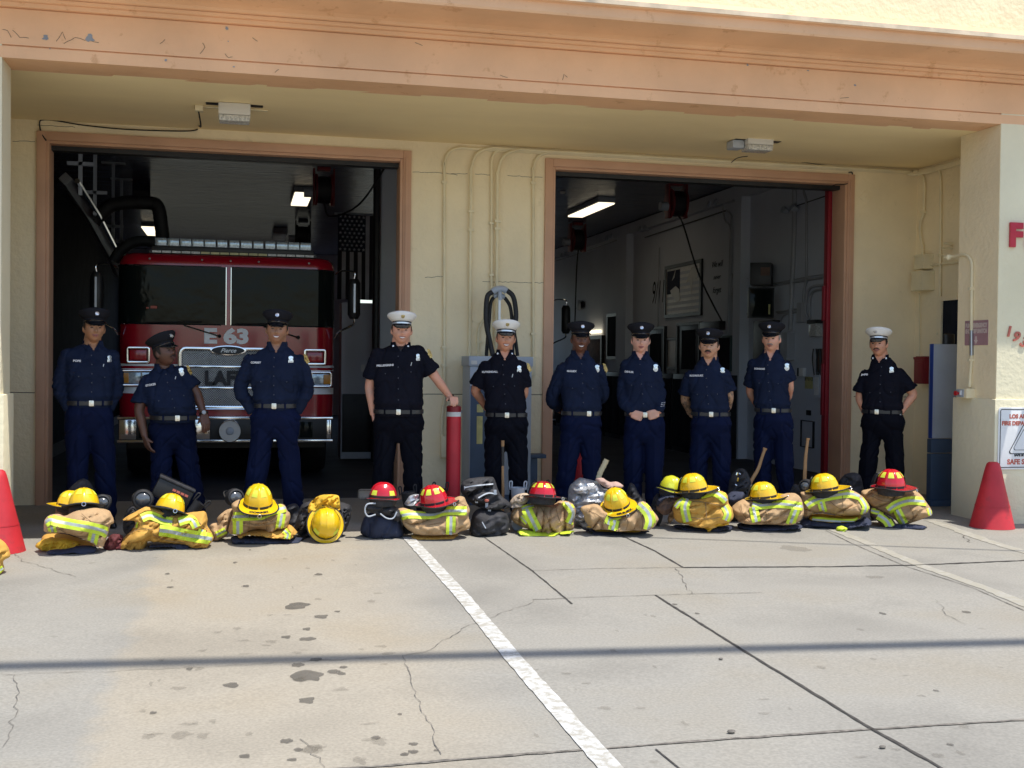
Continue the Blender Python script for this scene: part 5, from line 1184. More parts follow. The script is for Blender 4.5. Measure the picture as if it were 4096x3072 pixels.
    def shirt_d(c):
        h = (c.z-zb)/max(.1, H_); xx = c.x-xb-(xs-xb)*h
        if h < .05: return 0.0
        f = .008*noise.noise(Vector((c.x*6+sd0, c.y*6, c.z*9)))
        cr = abs(noise.noise(Vector((xx*8+c.z*5*(1 if xx > 0 else -1)+sd0, c.y*5, c.z*4)))); f -= .010*max(0, 1-cr*7)
        if abs(xx) > wb*.9: cr = abs(noise.noise(Vector((xx*5, c.y*5+sd0, c.z*17)))); f -= .006*max(0, 1-cr*5)
        if h < .30: f += (.006*math.sin(xx*46+sd0+c.z*9)*(1-h/.30)+.010*math.exp(-((h-.15)/.06)**2))*min(1, max(0, h-.02)*14)
        if abs(xx) < .017 and c.y < 0: f += .0022
        return f
    me = remesh(sh, .0085, 6, shirt_d); so_ = link('shirt', me, SM, t); bv = bvh_of(me)
    def dpart(nm, poly, m, off=.003, back=.004, parent=None, grid=.012):
        mb = decal(bv, poly, off, grid, back=back)
        return link(nm, mb.mesh(nm, True, 0, 50), m, parent or so_) if mb.v else None
    nx = nb.x*.5+C.x*.5
    dpart('neckline', [(nx-.045,nz+.02),(nx+.045,nz+.02),(nx+.006,nz-vneck),(nx-.006,nz-vneck)], SK if not under else M['black'], .0035, .0, bo_)
    for s in (-1, 1):
        c = [(nx+s*.004,nz-vneck*.85),(nx+s*.030,nz-.012),(nx+s*.050,nz+.034),(nx+s*.078,nz+.030),(nx+s*.088,nz-.014),(nx+s*.052,nz-.052)]
        dpart('collar', c, SM, .011, .014)
    mb = MB(); vs = []; fs = []; n = 20
    for j, (z, r) in enumerate(((-.005,.082),(.024,.080),(.034,.077))):
        for k in range(n+1):
            a = R(-30)+R(240)*k/n; vs.append((nx+r*neckw*math.cos(a), .025+r*.9*math.sin(a), nz+z+.010*math.sin(a)))
    for j in range(2):
        for k in range(n): fs.append((j*(n+1)+k, j*(n+1)+k+1, (j+1)*(n+1)+k+1, (j+1)*(n+1)+k))
    mb.add(vs, fs); link('collar', mb.mesh('collar'), SM, so_)
    xl = lambda z: xb+(xs-xb)*max(0, min(1, (z-zb)/H_))
    for s in (-1, 1):
        zc_ = zs-.155+s*sdz*.6; xc_ = xl(zc_)+s*wc*.50; w2 = .052
        dpart('pocket_flap', [(xc_-w2,zc_+.022),(xc_+w2,zc_+.022+sk*.05),(xc_+w2,zc_-.012),(xc_,zc_-.030),(xc_-w2,zc_-.012)], SM, .0045, .006)
        mb = MB(); h = bv.ray_cast(Vector((xc_, -1.5, zc_-.018)), Vector((0,1,0)))
        if h[0]: mb.ball(tuple(h[0]-Vector((0,.006,0))), (.005,.003,.005), 8); link('button', mb.mesh('button'), M['collar_in'], so_)
    for k in range(5):
        z = nz-vneck-.045-k*(nz-vneck-.045-zb-.05)/4.6; h = bv.ray_cast(Vector((xl(z), -1.5, z)), Vector((0,1,0)))
        if h[0]: mb = MB(); mb.ball(tuple(h[0]-Vector((0,.002,0))), (.0055,.003,.0055), 8); link('button', mb.mesh('button'), M['collar_in'], so_)
    def onfront(p, off=.004):
        q = J(p); h = bv.ray_cast(Vector((q.x, -1.5, q.z)), Vector((0,1,0))); y = h[0].y if h[0] else -.14
        nn = h[1] if h[0] else Vector((0,-1,0)); return Vector((q.x, y-off, q.z)), math.atan2(nn.x, -nn.y)
    if name:
        p, an = onfront(npx, .016); tm = text_mb(name, .0165, .001, .0012, width=.0155*len(name)); tm.build('name_stitching', M['thread'], so_, False, loc=p, rot=(0, -math.atan(sk), an*.8))
    if bpx:
        p, an = onfront(bpx, .005); sp = [(0,.038),(.012,.034),(.020,.030),(.021,.018),(.017,.008),(.023,-.004),(.022,-.020),(.012,-.032),(0,-.038)]
        sp = sp+[(-x, z) for x, z in sp[-2:0:-1]]; mb = MB(); mb.prism(sp, -.004, .002); mb.prism([(x*.5, z*.42-.006) for x, z in sp], -.0065, -.004); mb.build('badge', M['badge'], so_, bevel=.0012, loc=p, rot=(0, -math.atan(sk)*.5, an))
    if pens:
        p, an = onfront((bpx[0]-26, bpx[1]+24), .003); mb = MB(); mb.tube([(-.005,0,-.016),(.003,0,.016)], .0035, 6); mb.build('pen', M['cap_silver'], so_, loc=p)
    if patch:
        q = J(patch); dpart('shoulder_patch', [(q.x-.020,q.z+.045),(q.x+.004,q.z+.035),(q.x+.030,q.z-.025),(q.x+.012,q.z-.045),(q.x-.012,q.z-.010)], M['gold'], .004, .003)
    if bars:
        for k in range(3):
            q = J((bars[0]-k*1.5, bars[1]+k*6.5)); dpart('service_stripe', [(q.x-.018,q.z-.004),(q.x+.018,q.z+.001),(q.x+.018,q.z+.0065),(q.x-.018,q.z+.0015)], M['thread'], .003, .002)
    if pins:
        for s in (-1, 1):
            p = Vector((nx+s*.066, 0, nz-.006)); h = bv.ray_cast(Vector((p.x, -1.5, p.z)), Vector((0,1,0))); y = (h[0].y if h[0] else -.1)-.015
            mb = MB(); mb.ball((p.x, y, p.z), (.009,.003,.011), 10); link('collar_pin', mb.mesh('collar_pin'), M['cap_silver'], so_)
    # ---------------- trousers
    tr = MB(); ringst(tr, [(xb,.0,crotch-.03,hx*.45,.06,0),(xb,.005,crotch+.03,hx*.82,.10,0),(xb,.005,crotch+.09,hx*.95,.125,0),(xb,.0,zb-.10,hx*1.0,.135,0),(xb,-belly*.2,zb-.03,wb*.98,.128+belly*.3,0),(xb,-belly*.35,zb+.018,wb*.95,.125+belly*.5,0)], 32)
    for lg in leg:
        P = crv(lg+[lg[-1]+Vector((0,0,-.055))], 4); n = len(P); rr = []
        for i in range(n):
            f = i/(n-1); rr.append(.108-.04*f if f < .45 else .090-(f-.45)*.018)
        tr.tube(P, rr, 18)
    def trou_d(c):
        lz = (zb-c.z)/max(.1, zb); s = 1 if c.x > xb+foot_dx*lz else -1; lx = xb+s*(hx*.5*(1-lz)+feet*lz)+foot_dx*lz
        f = .011*noise.noise(Vector((c.x*5+sd0, c.y*5, c.z*5)))
        cr = abs(noise.noise(Vector((c.x*6, sd0, c.z*7+c.x*7*s)))); f -= .011*max(0, 1-cr*6)
        if c.y < 0 and c.z < crotch+.05: f += .008*math.exp(-((c.x-lx)/.014)**2)
        if c.z < .30: f += .008*math.sin(c.z*55+c.x*14+sd0)*(.30-c.z)/.30
        return f
    me = remesh(tr, .009, 7, trou_d); to_ = link('trousers', me, TM, t); tv_ = bvh_of(me)
    for s in (-1, 1):
        mb = decal(tv_, [(xb+s*wb*.80,zb-.035),(xb+s*wb*.88,zb-.030),(xb+s*hx*.95,zb-.155),(xb+s*hx*.90,zb-.17)], .004, .01, back=.006); link('pocket', mb.mesh('pocket'), TM, to_)
    # belt, buckle, loops
    mb = MB(); n = 40; vs = []; fs = []; y0 = -belly*.45; rx, ry = wb*.97+.006, .132+belly*.62
    for (dz, e) in ((-.019,-.002),(-.017,.003),(.017,.003),(.019,-.002)):
        for k in range(n):
            a = 2*math.pi*k/n; ca, sa = math.cos(a), math.sin(a); vs.append((xb+(rx+e)*math.copysign(abs(ca)**.86, ca), y0+(ry+e)*math.copysign(abs(sa)**.86, sa), zb+dz))
    for j in range(3):
        for k in range(n): fs.append((j*n+k, j*n+(k+1) % n, (j+1)*n+(k+1) % n, (j+1)*n+k))
    mb.add(vs, fs); be = link('belt', mb.mesh('belt'), M['leather'], t)
    bx_ = J(cpb or belt).x; dxx = min(.98, abs(bx_-xb)/rx); yb_ = y0-(ry+.004)*(1-dxx**2.3)**.43
    mb = MB(); mb.prism(rrect(-.020,-.024,.020,.024,.006), -.006, .004); mb.build('buckle', M['buckle'], be, bevel=.002, loc=(bx_, yb_-.004, zb))
    for fx in (-.55, .5):
        X_ = xb+fx*rx; yy = y0-(ry+.005)*(1-abs(fx)**2.3)**.43; mb = MB(); mb.box(-.007,-.006,-.026,.007,.004,.026); mb.build('belt_loop', TM, to_, bevel=.002, loc=(X_, yy, zb), rot=(0,0,fx*.8))
    # shoes
    for s, lg in zip((-1, 1), leg):
        a = lg[-1]; ms = MB(); Ms = Matrix.Translation((a.x, a.y, 0)) @ Matrix.Rotation(R(s*14), 4, 'Z')
        ringst_pts = [(.0,.05,.005,.042,.13),(.0,.045,.02,.046,.145),(.0,.04,.045,.042,.135),(.0,.01,.075,.038,.085),(0,.0,.10,.036,.05)]
        vs = []; fs = []; n = 24
        for (cx, cy, z, rx_, ry_) in ringst_pts:
            for k in range(n): an = 2*math.pi*k/n; vs.append((cx+rx_*math.cos(an), -cy-.0+ry_*math.sin(an), z))
        for i in range(4):
            for k in range(n): fs.append((i*n+k, i*n+(k+1) % n, (i+1)*n+(k+1) % n, (i+1)*n+k))
        fs += [tuple(range(n-1,-1,-1)), tuple(range(4*n, 5*n))]; ms.add(vs, fs, 0, Ms); link('shoe', ms.mesh('shoe'), M['shoe'], t)
    if watch:
        W_, E_ = (WR, ER) if watch == 'R' else (WL, EL); d = (W_-E_).normalized(); c = W_-d*.008
        q = Vector((0,-1,0)); u = (q-d*q.dot(d)).normalized(); v = d.cross(u)
        P = [c+(u*math.cos(2*math.pi*k/16)+v*math.sin(2*math.pi*k/16))*.034 for k in range(16)]
        mb = MB(); mb.tube(P, .009, 8, closed=True); wo = link('watch', mb.mesh('watch'), M['black'], t)
        mb = MB(); mb.ball(tuple(c+u*.038), (.019,.010,.019), 12); link('dial', mb.mesh('dial'), M['greymetal'], wo)
    # ---------------- cap
    wm = M['cap_white'] if cap == 'white' else M['cap_blk']
    Mc = Mx @ Matrix.Translation((0, .004, .043)) @ Matrix.Rotation(R(-7), 4, 'X')
    def ell(mb, rings, n=36, mi=0):
        vs = []; fs = []
        for (z, rx_, ry_, cy, tz) in rings:
            for k in range(n):
                a = 2*math.pi*k/n; vs.append((rx_*math.cos(a), cy+ry_*math.sin(a), z-tz*math.sin(a)))
        for i in range(len(rings)-1):
            for k in range(n): fs.append((i*n+k, i*n+(k+1) % n, (i+1)*n+(k+1) % n, (i+1)*n+k))
        fs += [tuple(range(n-1,-1,-1)), tuple(range((len(rings)-1)*n, len(rings)*n))]; mb.add(vs, fs, mi, Mc)
    ct = thing('cap', (0,0,0)); ct.parent = t
    cb = MB(); ell(cb, [(.030,.086,.104,0,0),(.045,.100,.116,-.002,.004),(.072,.127,.135,-.002,.012),(.084,.131,.139,-.002,.016),(.094,.126,.134,-.002,.018),(.108,.085,.09,0,.012),(.112,.02,.02,0,.01)])
    link('crown', cb.mesh('crown', True, 0, 60), wm, ct)
    cb = MB(); ell(cb, [(-.006,.083,.102,0,0),(.036,.086,.104,0,0)]); link('band', cb.mesh('band', True, 0, 60), M['cap_blk'], ct)
    if cap == 'white':
        cb = MB(); ell(cb, [(.006,.086,.1055,0,0),(.020,.0865,.106,0,0)]); link('strap', cb.mesh('strap', True, 0, 60), M['cap_silver'], ct)
    else:
        cb = MB(); P = [(.088*math.cos(R(200+14*k)), .107*math.sin(R(200+14*k))-.001, .004+.006*math.sin(R(14*k+20))) for k in range(11)]; cb.tube(P, .006, 8, 0, Mc, flat=1); cb.ball((.088,-.03,.006),.007,8,0,Mc); cb.ball((-.088,-.03,.006),.007,8,0,Mc); link('strap', cb.mesh('strap'), M['patent'], ct)
    cb = MB(); vs = []; fs = []; n = 22
    for j in range(5):
        f = j/4
        for k in range(n+1):
            a = R(205)+R(130)*k/n; e = math.sin(math.pi*k/n)**.7; vs.append((.084*math.cos(a)*(1+.02*f), .103*math.sin(a)-.052*f*e, -.004-.026*f*e-.012*f*f*e+.010*abs(math.cos(a))*0))
    N0 = len(vs); vs += [(x, y+.002, z-.003) for x, y, z in vs[:N0]]
    for j in range(4):
        for k in range(n): q = j*(n+1)+k; fs += [(q, q+1, q+n+2, q+n+1), (N0+q, N0+q+n+1, N0+q+n+2, N0+q+1)]
    for k in range(n): q = 4*(n+1)+k; fs.append((q, q+1, N0+q+1, N0+q))
    cb.add(vs, fs, 0, Mc); link('visor', cb.mesh('visor'), M['patent'], ct)
    sp = [(0,.024),(.010,.021),(.016,.014),(.013,.004),(.017,-.006),(.014,-.018),(0,-.024)]; sp = sp+[(-x, z) for x, z in sp[-2:0:-1]]
    if cap == 'white': sp = [(.016*math.cos(2*math.pi*k/16), .019*math.sin(2*math.pi*k/16)) for k in range(16)]
    cb = MB(); Mb = Mc @ Matrix.Translation((0, -.131, .066)) @ Matrix.Rotation(R(-26), 4, 'X'); cb.prism(sp, -.005, .006, 0, Mb); cb.prism([(x*.5, z*.5) for x, z in sp], -.008, -.005, 0, Mb); link('cap_badge', cb.mesh('cap_badge', True, .001), M['badge'] if cap != 'white' or px > 3000 else M['gold'], ct)
    return t
random.seed(11)
Z_ = (0, 0); BK = (.06, .20)
person('young man in long sleeved navy shirt, hands in pockets, left of the engine', 370, 10.45, (374,1366), (358,1611), 98, 88, [(250,1405),(222,1541),(256,1640),(.02,-.02)], [(470,1412),(486,1541),(456,1640),(.02,-.02)], 'long', skin='tan', hmode=('pocket','pocket'), name='POPE', npx=(302,1443), bpx=(433,1439), pens=True, head=(3,0,2), patch=(491,1425), smile=.2, hip=96, foot_dx=.03, turn=6)
person('short stocky man leaning back and looking sideways at the engine, hands hanging', 655, 10.5, (655,1460), (692,1668), 100, 90, [(568,1510),(540,1640),(575,1745),(-.02,-.05)], [(748,1478),(800,1572),(812,1658),(-.04,-.10)], 'short', skin='deep', hmode=('hang','limp'), turn=7, name='STOKES', npx=(596,1538), bpx=(722,1488), pens=True, head=(38,-6,-8), belly=.09, lip='lip_d', must=('hair_dk',.7), watch='R', hip=97, wide=1.06, feet=.15, hdir=(.3,-.15,-1), foot_dx=.05, patch=(755,1480), cpb=(695,1667), vneck=.01)
person('broad smiling man in long sleeved navy shirt before the engine grille, hands in pockets', 1104, 10.2, (1110,1371), (1102,1622), 101, 84, [(983,1428),(945,1556),(992,1650),(.0,-.02)], [(1217,1430),(1246,1553),(1206,1650),(.0,-.02)], 'long', skin='brown', hmode=('pocket','pocket'), name='CORREY', npx=(1027,1450), bpx=(1166,1441), head=(2,0,3), smile=1, patch=(1225,1436), hip=104, feet=.18, foot_dx=-.02, turn=-5, wide=1.05, neckw=1.1, vneck=.06)
person('man in black short sleeved shirt and white cap leaning his hand on the red bollard', 1600, 10.3, (1606,1372), (1594,1645), 101, 99, [(1495,1402),(1464,1545),(1474,1655),(.02,-.0)], [(1690,1392),(1758,1512),(1802,1592),(.02,.12)], 'short', 'blk_s', 'blk_t', skin='fair', cap='white', hmode=('pocket','rest'), name='PELLEGRINI', npx=(1541,1461), bpx=(1671,1432), pens=True, head=(4,2,1), smile=1, watch='R', under=1, patch=(1717,1414), pins=True, belly=.03, hip=108, brow='hair_br', hair='hair_br', feet=.15, wide=1.05, neckw=1.12)
person('grinning man in black short sleeved shirt and white cap before the vacuum cabinet, hands behind', 2022, 10.45, (2022,1402), (2025,1658), 84, 84, [(1925,1455),(1888,1562),(1942,1630),BK], [(2098,1452),(2110,1570),(2072,1620),BK], 'short', 'blk_s', 'blk_t', skin='fair2', cap='white', hmode=('behind','behind'), name='KUYKENDALL', npx=(1960,1487), bpx=(2076,1478), pens=True, head=(6,0,2), smile=1, pins=True, patch=(2115,1470), hip=92, cpb=(2028,1659), brow='hair_br', hair='hair_br', vneck=.065)
person('dark skinned smiling man in long sleeved navy shirt, hands behind, at the right bay edge', 2325, 10.5, (2318,1405), (2326,1652), 81, 80, [(2232,1462),(2196,1590),(2245,1638),BK], [(2410,1466),(2430,1575),(2396,1618),BK], 'long', skin='dark', hmode=('behind','behind'), name='GULIEX', npx=(2280,1484), bpx=(2386,1475), head=(0,2,2), smile=1, lip='lip_d', cpb=(2348,1654), patch=(2422,1472), hip=86, feet=.14, foot_dx=-.03, turn=8)
person('pale man in long sleeved navy shirt gripping his belt with both hands', 2570, 10.5, (2562,1408), (2578,1657), 78, 78, [(2488,1450),(2478,1590),(2527,1655),(-.03,-.13)], [(2632,1460),(2654,1582),(2634,1652),(-.03,-.13)], 'long', skin='pale', hmode=('grip','grip'), name='DEHLER', npx=(2517,1487), bpx=(2622,1472), head=(4,3,0), cpb=(2581,1658), bars=(2652,1610), hip=84, feet=.10, brow='hair_br', hair='hair_br')
person('man with thick moustache and tattooed arms in short sleeved navy shirt, hands behind', 2840, 10.45, (2838,1430), (2843,1655), 79, 77, [(2745,1490),(2724,1596),(2752,1655),BK], [(2913,1488),(2928,1580),(2908,1632),BK], 'short', skin='olive', arm_skin='tattoo', hmode=('behind','behind'), turn=-5, name='RODRIGUEZ', npx=(2789,1502), bpx=(2892,1485), head=(-2,2,1), smile=.5, must=('hair_dk',1.15), cpb=(2850,1657), hip=84, wide=1.06, neckw=1.1)
person('tall grey haired man with thin moustache in short sleeved navy shirt, hands behind', 3090, 10.5, (3088,1402), (3092,1640), 74, 72, [(2999,1446),(2984,1568),(3024,1636),BK], [(3157,1450),(3168,1542),(3146,1590),BK], 'short', skin='fair', hmode=('behind','behind'), name='DONAHUE', npx=(3045,1475), bpx=(3151,1468), head=(-3,2,0), cpb=(3103,1640), hair='hair_gr', brow='hair_gr', must=('hair_gr',.7), hip=80, turn=-8, foot_dx=.03, vneck=.075)
person('young man in black shirt and white cap beside the red alarm box, hands in pockets', 3525, 10.55, (3517,1421), (3530,1646), 80, 80, [(3446,1488),(3424,1590),(3447,1662),(.0,-.02)], [(3616,1484),(3664,1578),(3616,1656),(.04,-.04)], 'short', 'blk_s', 'blk_t', skin='fair2', cap='white', hmode=('pocket','pocket'), name='JAPEL', npx=(3464,1499), bpx=(3571,1482), head=(-6,0,-2), watch='R', must=('hair_dk',.6), cpb=(3516,1646), pins=True, patch=(3640,1480), hip=88, turn=-9, feet=.16)
# ================================================================== TURNOUT GEAR IN A ROW ON THE APRON
def Zm(ox, oy, s): return lambda *pts: [(ox+x/s, oy+y/s) for x, y in pts]
A_ = Zm(0,1880,2.698); B_ = Zm(740,1880,2.698); C_ = Zm(1380,1880,2.698); D_ = Zm(2000,1780,2.698); E_ = Zm(2600,1780,2.698); F_ = Zm(3200,1780,2.469)
def dist_seg(p, a, b):
    ab = b-a; t = max(0, min(1, (p-a).dot(ab)/max(1e-9, ab.length_squared))); return (p-(a+ab*t)).length
class Puff:
    """a soft bundle: outline in photo pixels, given its own place, thickness and folds"""
    def __init__(s, name, out, m, D=.17, label=None, cat=None, group=None, parent=None, Y=None, lift=0.0, fold=(20, 9, .018), R_=.13, seed=None, sub=4, top=None, back=.8, smooth=2):
        seed = random.random()*99 if seed is None else seed
        cx = (min(p[0] for p in out)+max(p[0] for p in out))/2; by = max(p[1] for p in out)
        if Y is None:
            q0 = gnd(cx, by); Y = atZ(cx, by, gz(q0.y)+lift).y + D*.88
        s.Y = Y; s.F = parent.F if parent else Frame(cx, Y); s.dy = 0.0
        if parent: s.dy = Y-parent.Y
        pts3 = [s.F.loc(p[0], p[1], s.dy) for p in out]
        zmin = min(p.z for p in pts3); zmax = max(p.z for p in pts3)
        base = lift; zmax = max(zmax, base+.035); P = [Vector((p.x, base+(p.z-zmin)*(zmax-base)/(zmax-zmin))) for p in pts3]
        P = [Vector((q.x, max(base, q.y))) for q in crv([Vector((p.x, p.y, 0)) for p in P], sub, True)]
        # tidy: drop near-duplicate points
        Q_ = [P[0]]
        for p in P[1:]:
            if (p-Q_[-1]).length > .008: Q_.append(p)
        if (Q_[0]-Q_[-1]).length < .008: Q_.pop()
        P = [Vector((p.x+.004*noise.noise(Vector((p.x*30, p.y*30, seed))), p.y if p.y < base+.004 else p.y+.004*noise.noise(Vector((p.x*30, seed, p.y*30))))) for p in Q_]
        n = len(P); g = .0125
        def inside(q):
            c = False; j = n-1
            for i in range(n):
                if (P[i].y > q.y) != (P[j].y > q.y) and q.x < (P[j].x-P[i].x)*(q.y-P[i].y)/(P[j].y-P[i].y)+P[i].x: c = not c
                j = i
            return c
        segs = [(P[i], P[(i+1) % n]) for i in range(n)]; lim = base+min(.02, .25*(zmax-base)); up_ = [sg for sg in segs if not (sg[0].y < lim and sg[1].y < lim)] or segs
        pts = list(P); x0 = min(p.x for p in P); x1 = max(p.x for p in P); z1 = max(p.y for p in P); x = x0+g*.5; r = 0
        while x < x1:
            z = base+g*.5+(g*.5 if r % 2 else 0); r += 1
            while z < z1:
                q = Vector((x, z))
                if inside(q) and min(dist_seg(q, a, b) for a, b in segs) > g*.5: pts.append(q)
                z += g
            x += g*.87
        vv, ee, ff, *_ = geometry.delaunay_2d_cdt(pts, [], [list(range(n))], 1, 1e-7)
        ang, fr, amp = fold; ca, sa = math.cos(R(ang)), math.sin(R(ang)); fv = []; bv = []
        for q in vv:
            d = min(dist_seg(q, a, b) for a, b in up_); t = min(1, d/R_); h = math.sqrt(max(0, 1-(1-t)**2))
            bot = min(1, (q.y-base)/.05); h *= .78+.22*math.sqrt(max(0, bot))
            u, v = q.x*ca+q.y*sa, -q.x*sa+q.y*ca
            w1 = noise.noise(Vector((u*fr*.45+seed, v*fr*1.4, seed))); w2 = 1-(abs(noise.noise(Vector((u*fr*.8, v*fr*2.2+seed, 3+seed))))*4)**.7; w3 = noise.noise(Vector((u*fr*2.6, v*fr*4.2, seed*2)))
            cr = abs(noise.noise(Vector((u*fr*.32+seed*2+w1*.4, v*fr*1.25, 9+seed)))); cr2 = abs(noise.noise(Vector((u*fr*.5+seed, v*fr*.8+u*fr*.5, 4+seed)))); wv = w1*1.3+w2*.40+w3*.18-.95*max(0, 1-cr*8)-.5*max(0, 1-cr2*8)
            fv.append(Vector((q.x, s.dy-D*h-amp*wv*min(1, t*3)*2.1, q.y)))
            bv.append(Vector((q.x, s.dy+D*back*h, q.y)))
        m_ = MB(); N = len(vv); fs = []
        for f in ff:
            a, b, c = fv[f[0]], fv[f[1]], fv[f[2]]
            fs.append(tuple(f) if ((b.x-a.x)*(c.z-a.z)-(b.z-a.z)*(c.x-a.x)) > 0 else tuple(f[::-1]))
        m_.add(fv+bv, fs+[tuple(N+i for i in f[::-1]) for f in fs]); cnt = set()
        for f in fs:
            for i in range(3): cnt.add((f[i], f[(i+1) % 3]))
        side = [(j, i, N+i, N+j) for (i, j) in cnt if (j, i) not in cnt]
        m_.f += side; m_.m += [0]*len(side)
        me = m_.mesh(name, True, 0, 75)
        bm = bmesh.new(); bm.from_mesh(me); bmesh.ops.remove_doubles(bm, verts=bm.verts, dist=.0015); bmesh.ops.recalc_face_normals(bm, faces=bm.faces); bm.to_mesh(me); bm.free()
        s.me = me; s.bvh = bvh_of(me)
        if parent: s.o = link(name, me, m, parent.root); s.root = parent.root
        else: s.o = link(name, me, m, None, s.F.o, (0, 0, s.F.rz())); s.root = s.o; tag(s.o, label, cat, group)
        s.m = m; c = CAM-s.F.o; s.cam = Vector((c.dot(s.F.ex), c.dot(s.F.ey), c.z))
    def hit(s, px, py, off=.003):
        q = s.F.loc(px, py, s.dy); d = (q-s.cam).normalized(); h = s.bvh.ray_cast(s.cam, d); return h[0]-d*off if h[0] is not None else None
    def stripe(s, pts, wd, bands=3, m=None, name='reflective_stripe'):
        P = crv([Vector((p[0], p[1], 0)) for p in pts], 6); L = []; 
        for a, b in zip(P[:-1], P[1:]):
            k = max(1, int((b-a).length/5)); L += [a.lerp(b, i/k) for i in range(k)]
        L.append(P[-1]); cr = [0,.5,1] if bands == 1 else [0,.17,.34,.345,.5,.655,.66,.83,1]; rows = []
        for i, p in enumerate(L):
            t = (L[min(i+1, len(L)-1)]-L[max(i-1, 0)]).normalized(); nn = Vector((-t.y, t.x, 0))
            rows.append([s.hit(p.x+nn.x*(c-.5)*wd, p.y+nn.y*(c-.5)*wd, .0075) for c in cr])
        T = [[(h-s.cam).length if h is not None else None for h in r] for r in rows]; K = len(cr)
        for i in range(len(rows)):
            for j in range(K):
                if rows[i][j] is None: continue
                nb_ = [T[a][b] for a in range(max(0, i-3), min(len(rows), i+4)) for b in range(max(0, j-1), min(K, j+2)) if T[a][b] is not None and abs(T[a][b]-T[i][j]) < .04]
                tt = min(T[i][j], .45*sum(nb_)/len(nb_)+.55*min(nb_)); rows[i][j] = s.cam+(rows[i][j]-s.cam).normalized()*tt
        mb = MB(); vs = []; idx = {}; fs = []; mi = []
        for i, r in enumerate(rows):
            for j, h in enumerate(r):
                if h is not None: idx[(i, j)] = len(vs); vs.append(h)
        for i in range(len(rows)-1):
            for j in range(K-1):
                ks = [(i,j),(i,j+1),(i+1,j+1),(i+1,j)]
                if all(k in idx for k in ks):
                    q = [vs[idx[k]] for k in ks]
                    if max((q[a]-q[(a+1) % 4]).length for a in range(4)) > .09: continue
                    nrm = (q[1]-q[0]).cross(q[3]-q[0]); f = [idx[k] for k in ks]
                    fs.append(tuple(f) if nrm.dot(q[0]-s.cam) < 0 else tuple(f[::-1])); mi.append(0 if bands == 1 else (1 if j in (3, 4) else 0))
        if not fs: return
        mb.v = [tuple(v) for v in vs]; mb.f = fs; mb.m = mi
        mb.build(name, m or ([M['lime'], M['silver']] if bands == 3 else M['lime']), s.root)
GJ = 'folded turnout jackets in a row on the apron'
def jacket(out, m, label, **k): return Puff('turnout_jacket', out, m, label=label, cat='fire jacket', group=GJ, **k)
def base(out, m, label, name='turnout_trousers', cat='fire trousers', group='folded trousers under the jackets', **k):
    k.setdefault('D', .2); k.setdefault('R_', .04); k.setdefault('fold', (0, 12, .010)); return Puff(name, out, m, label=label, cat=cat, group=group, **k)
random.seed(21)
# --- 1
j1 = jacket(A_((470,640),(480,560),(520,500),(620,478),(700,500),(830,440),(1000,410),(1150,430),(1200,480),(1230,580),(1190,620),(1160,740),(1120,850),(1040,850),(850,760),(700,710),(500,700)), M['tan'], 'tan jacket with lime trim under the leftmost yellow helmet', lift=.05)
j1.stripe(A_((480,570),(540,535),(620,555),(800,590),(1000,625),(1120,660),(1165,690)), 42); j1.stripe(A_((555,615),(575,690)), 33); j1.stripe(A_((1020,665),(985,815)), 42)
y1 = base(A_((430,850),(440,770),(500,690),(700,700),(900,770),(1010,810),(1000,850),(850,870),(600,870)), M['gold_j'], 'dark yellow trousers under the leftmost jacket, glove lying on them', D=.16)
g1 = Puff('work_glove', A_((380,820),(430,765),(500,740),(680,738),(850,768),(862,800),(800,830),(760,855),(680,840),(560,866),(450,850)), M['yel_cloth'], D=.07, R_=.03, fold=(5, 26, .014), label='bright yellow leather gloves at the left end of the gear row', cat='gloves', Y=9.32)
b1 = base(A_((500,905),(560,865),(700,860),(900,812),(1035,838),(1025,900),(880,900),(760,890),(640,915)), M['navy_gear'], 'black folded cloth under the leftmost jacket', name='folded_cloth', cat='cloth', group=None, D=.08)
Puff('coat_hood', A_((590,400),(600,330),(660,280),(760,265),(760,390),(700,460),(600,470)), M['brown'], D=.10, label='brown sleeve bundle behind the leftmost yellow helmet', cat='clothing', Y=9.72)
gm = Puff('work_glove', A_((1112,850),(1125,790),(1200,700),(1290,690),(1335,750),(1320,860),(1200,870)), M['glove_m'], D=.08, R_=.04, fold=(60, 22, .016), label='maroon gloves between the first tan and the golden jacket', cat='gloves')
# --- 2 golden
j2 = jacket(A_((1285,865),(1330,760),(1440,640),(1450,560),(1320,545),(1500,430),(1620,400),(1900,470),(2130,452),(2212,452),(2240,520),(2235,600),(2290,700),(2300,760),(2230,838),(2000,832),(1700,800),(1560,800),(1430,870)), M['gold_j'], 'golden yellow jacket with loose sleeve under the tilted yellow helmet', fold=(35, 10, .026))
j2.stripe(A_((1720,650),(1850,668),(2000,700),(2290,745)), 46); j2.stripe(A_((1530,520),(1620,490),(1760,540),(1860,560)), 34); j2.stripe(A_((1450,620),(1465,560)), 22); j2.stripe(A_((1930,560),(2060,530),(2120,620)), 34); j2.stripe(A_((2170,690),(2185,640)), 30)
Puff('coat_sleeve', A_((1440,870),(1440,760),(1500,690),(1700,670),(1610,760),(1560,860)), M['gold_j'], D=.09, R_=.04, parent=j2, Y=9.36, fold=(70, 14, .014))
b2 = base(A_((1620,855),(1640,805),(1900,800),(2040,815),(2035,860),(1930,862),(1800,845)), M['navy_gear'], 'black strap and cloth under the golden jacket', name='folded_cloth', cat='cloth', group=None, D=.06)
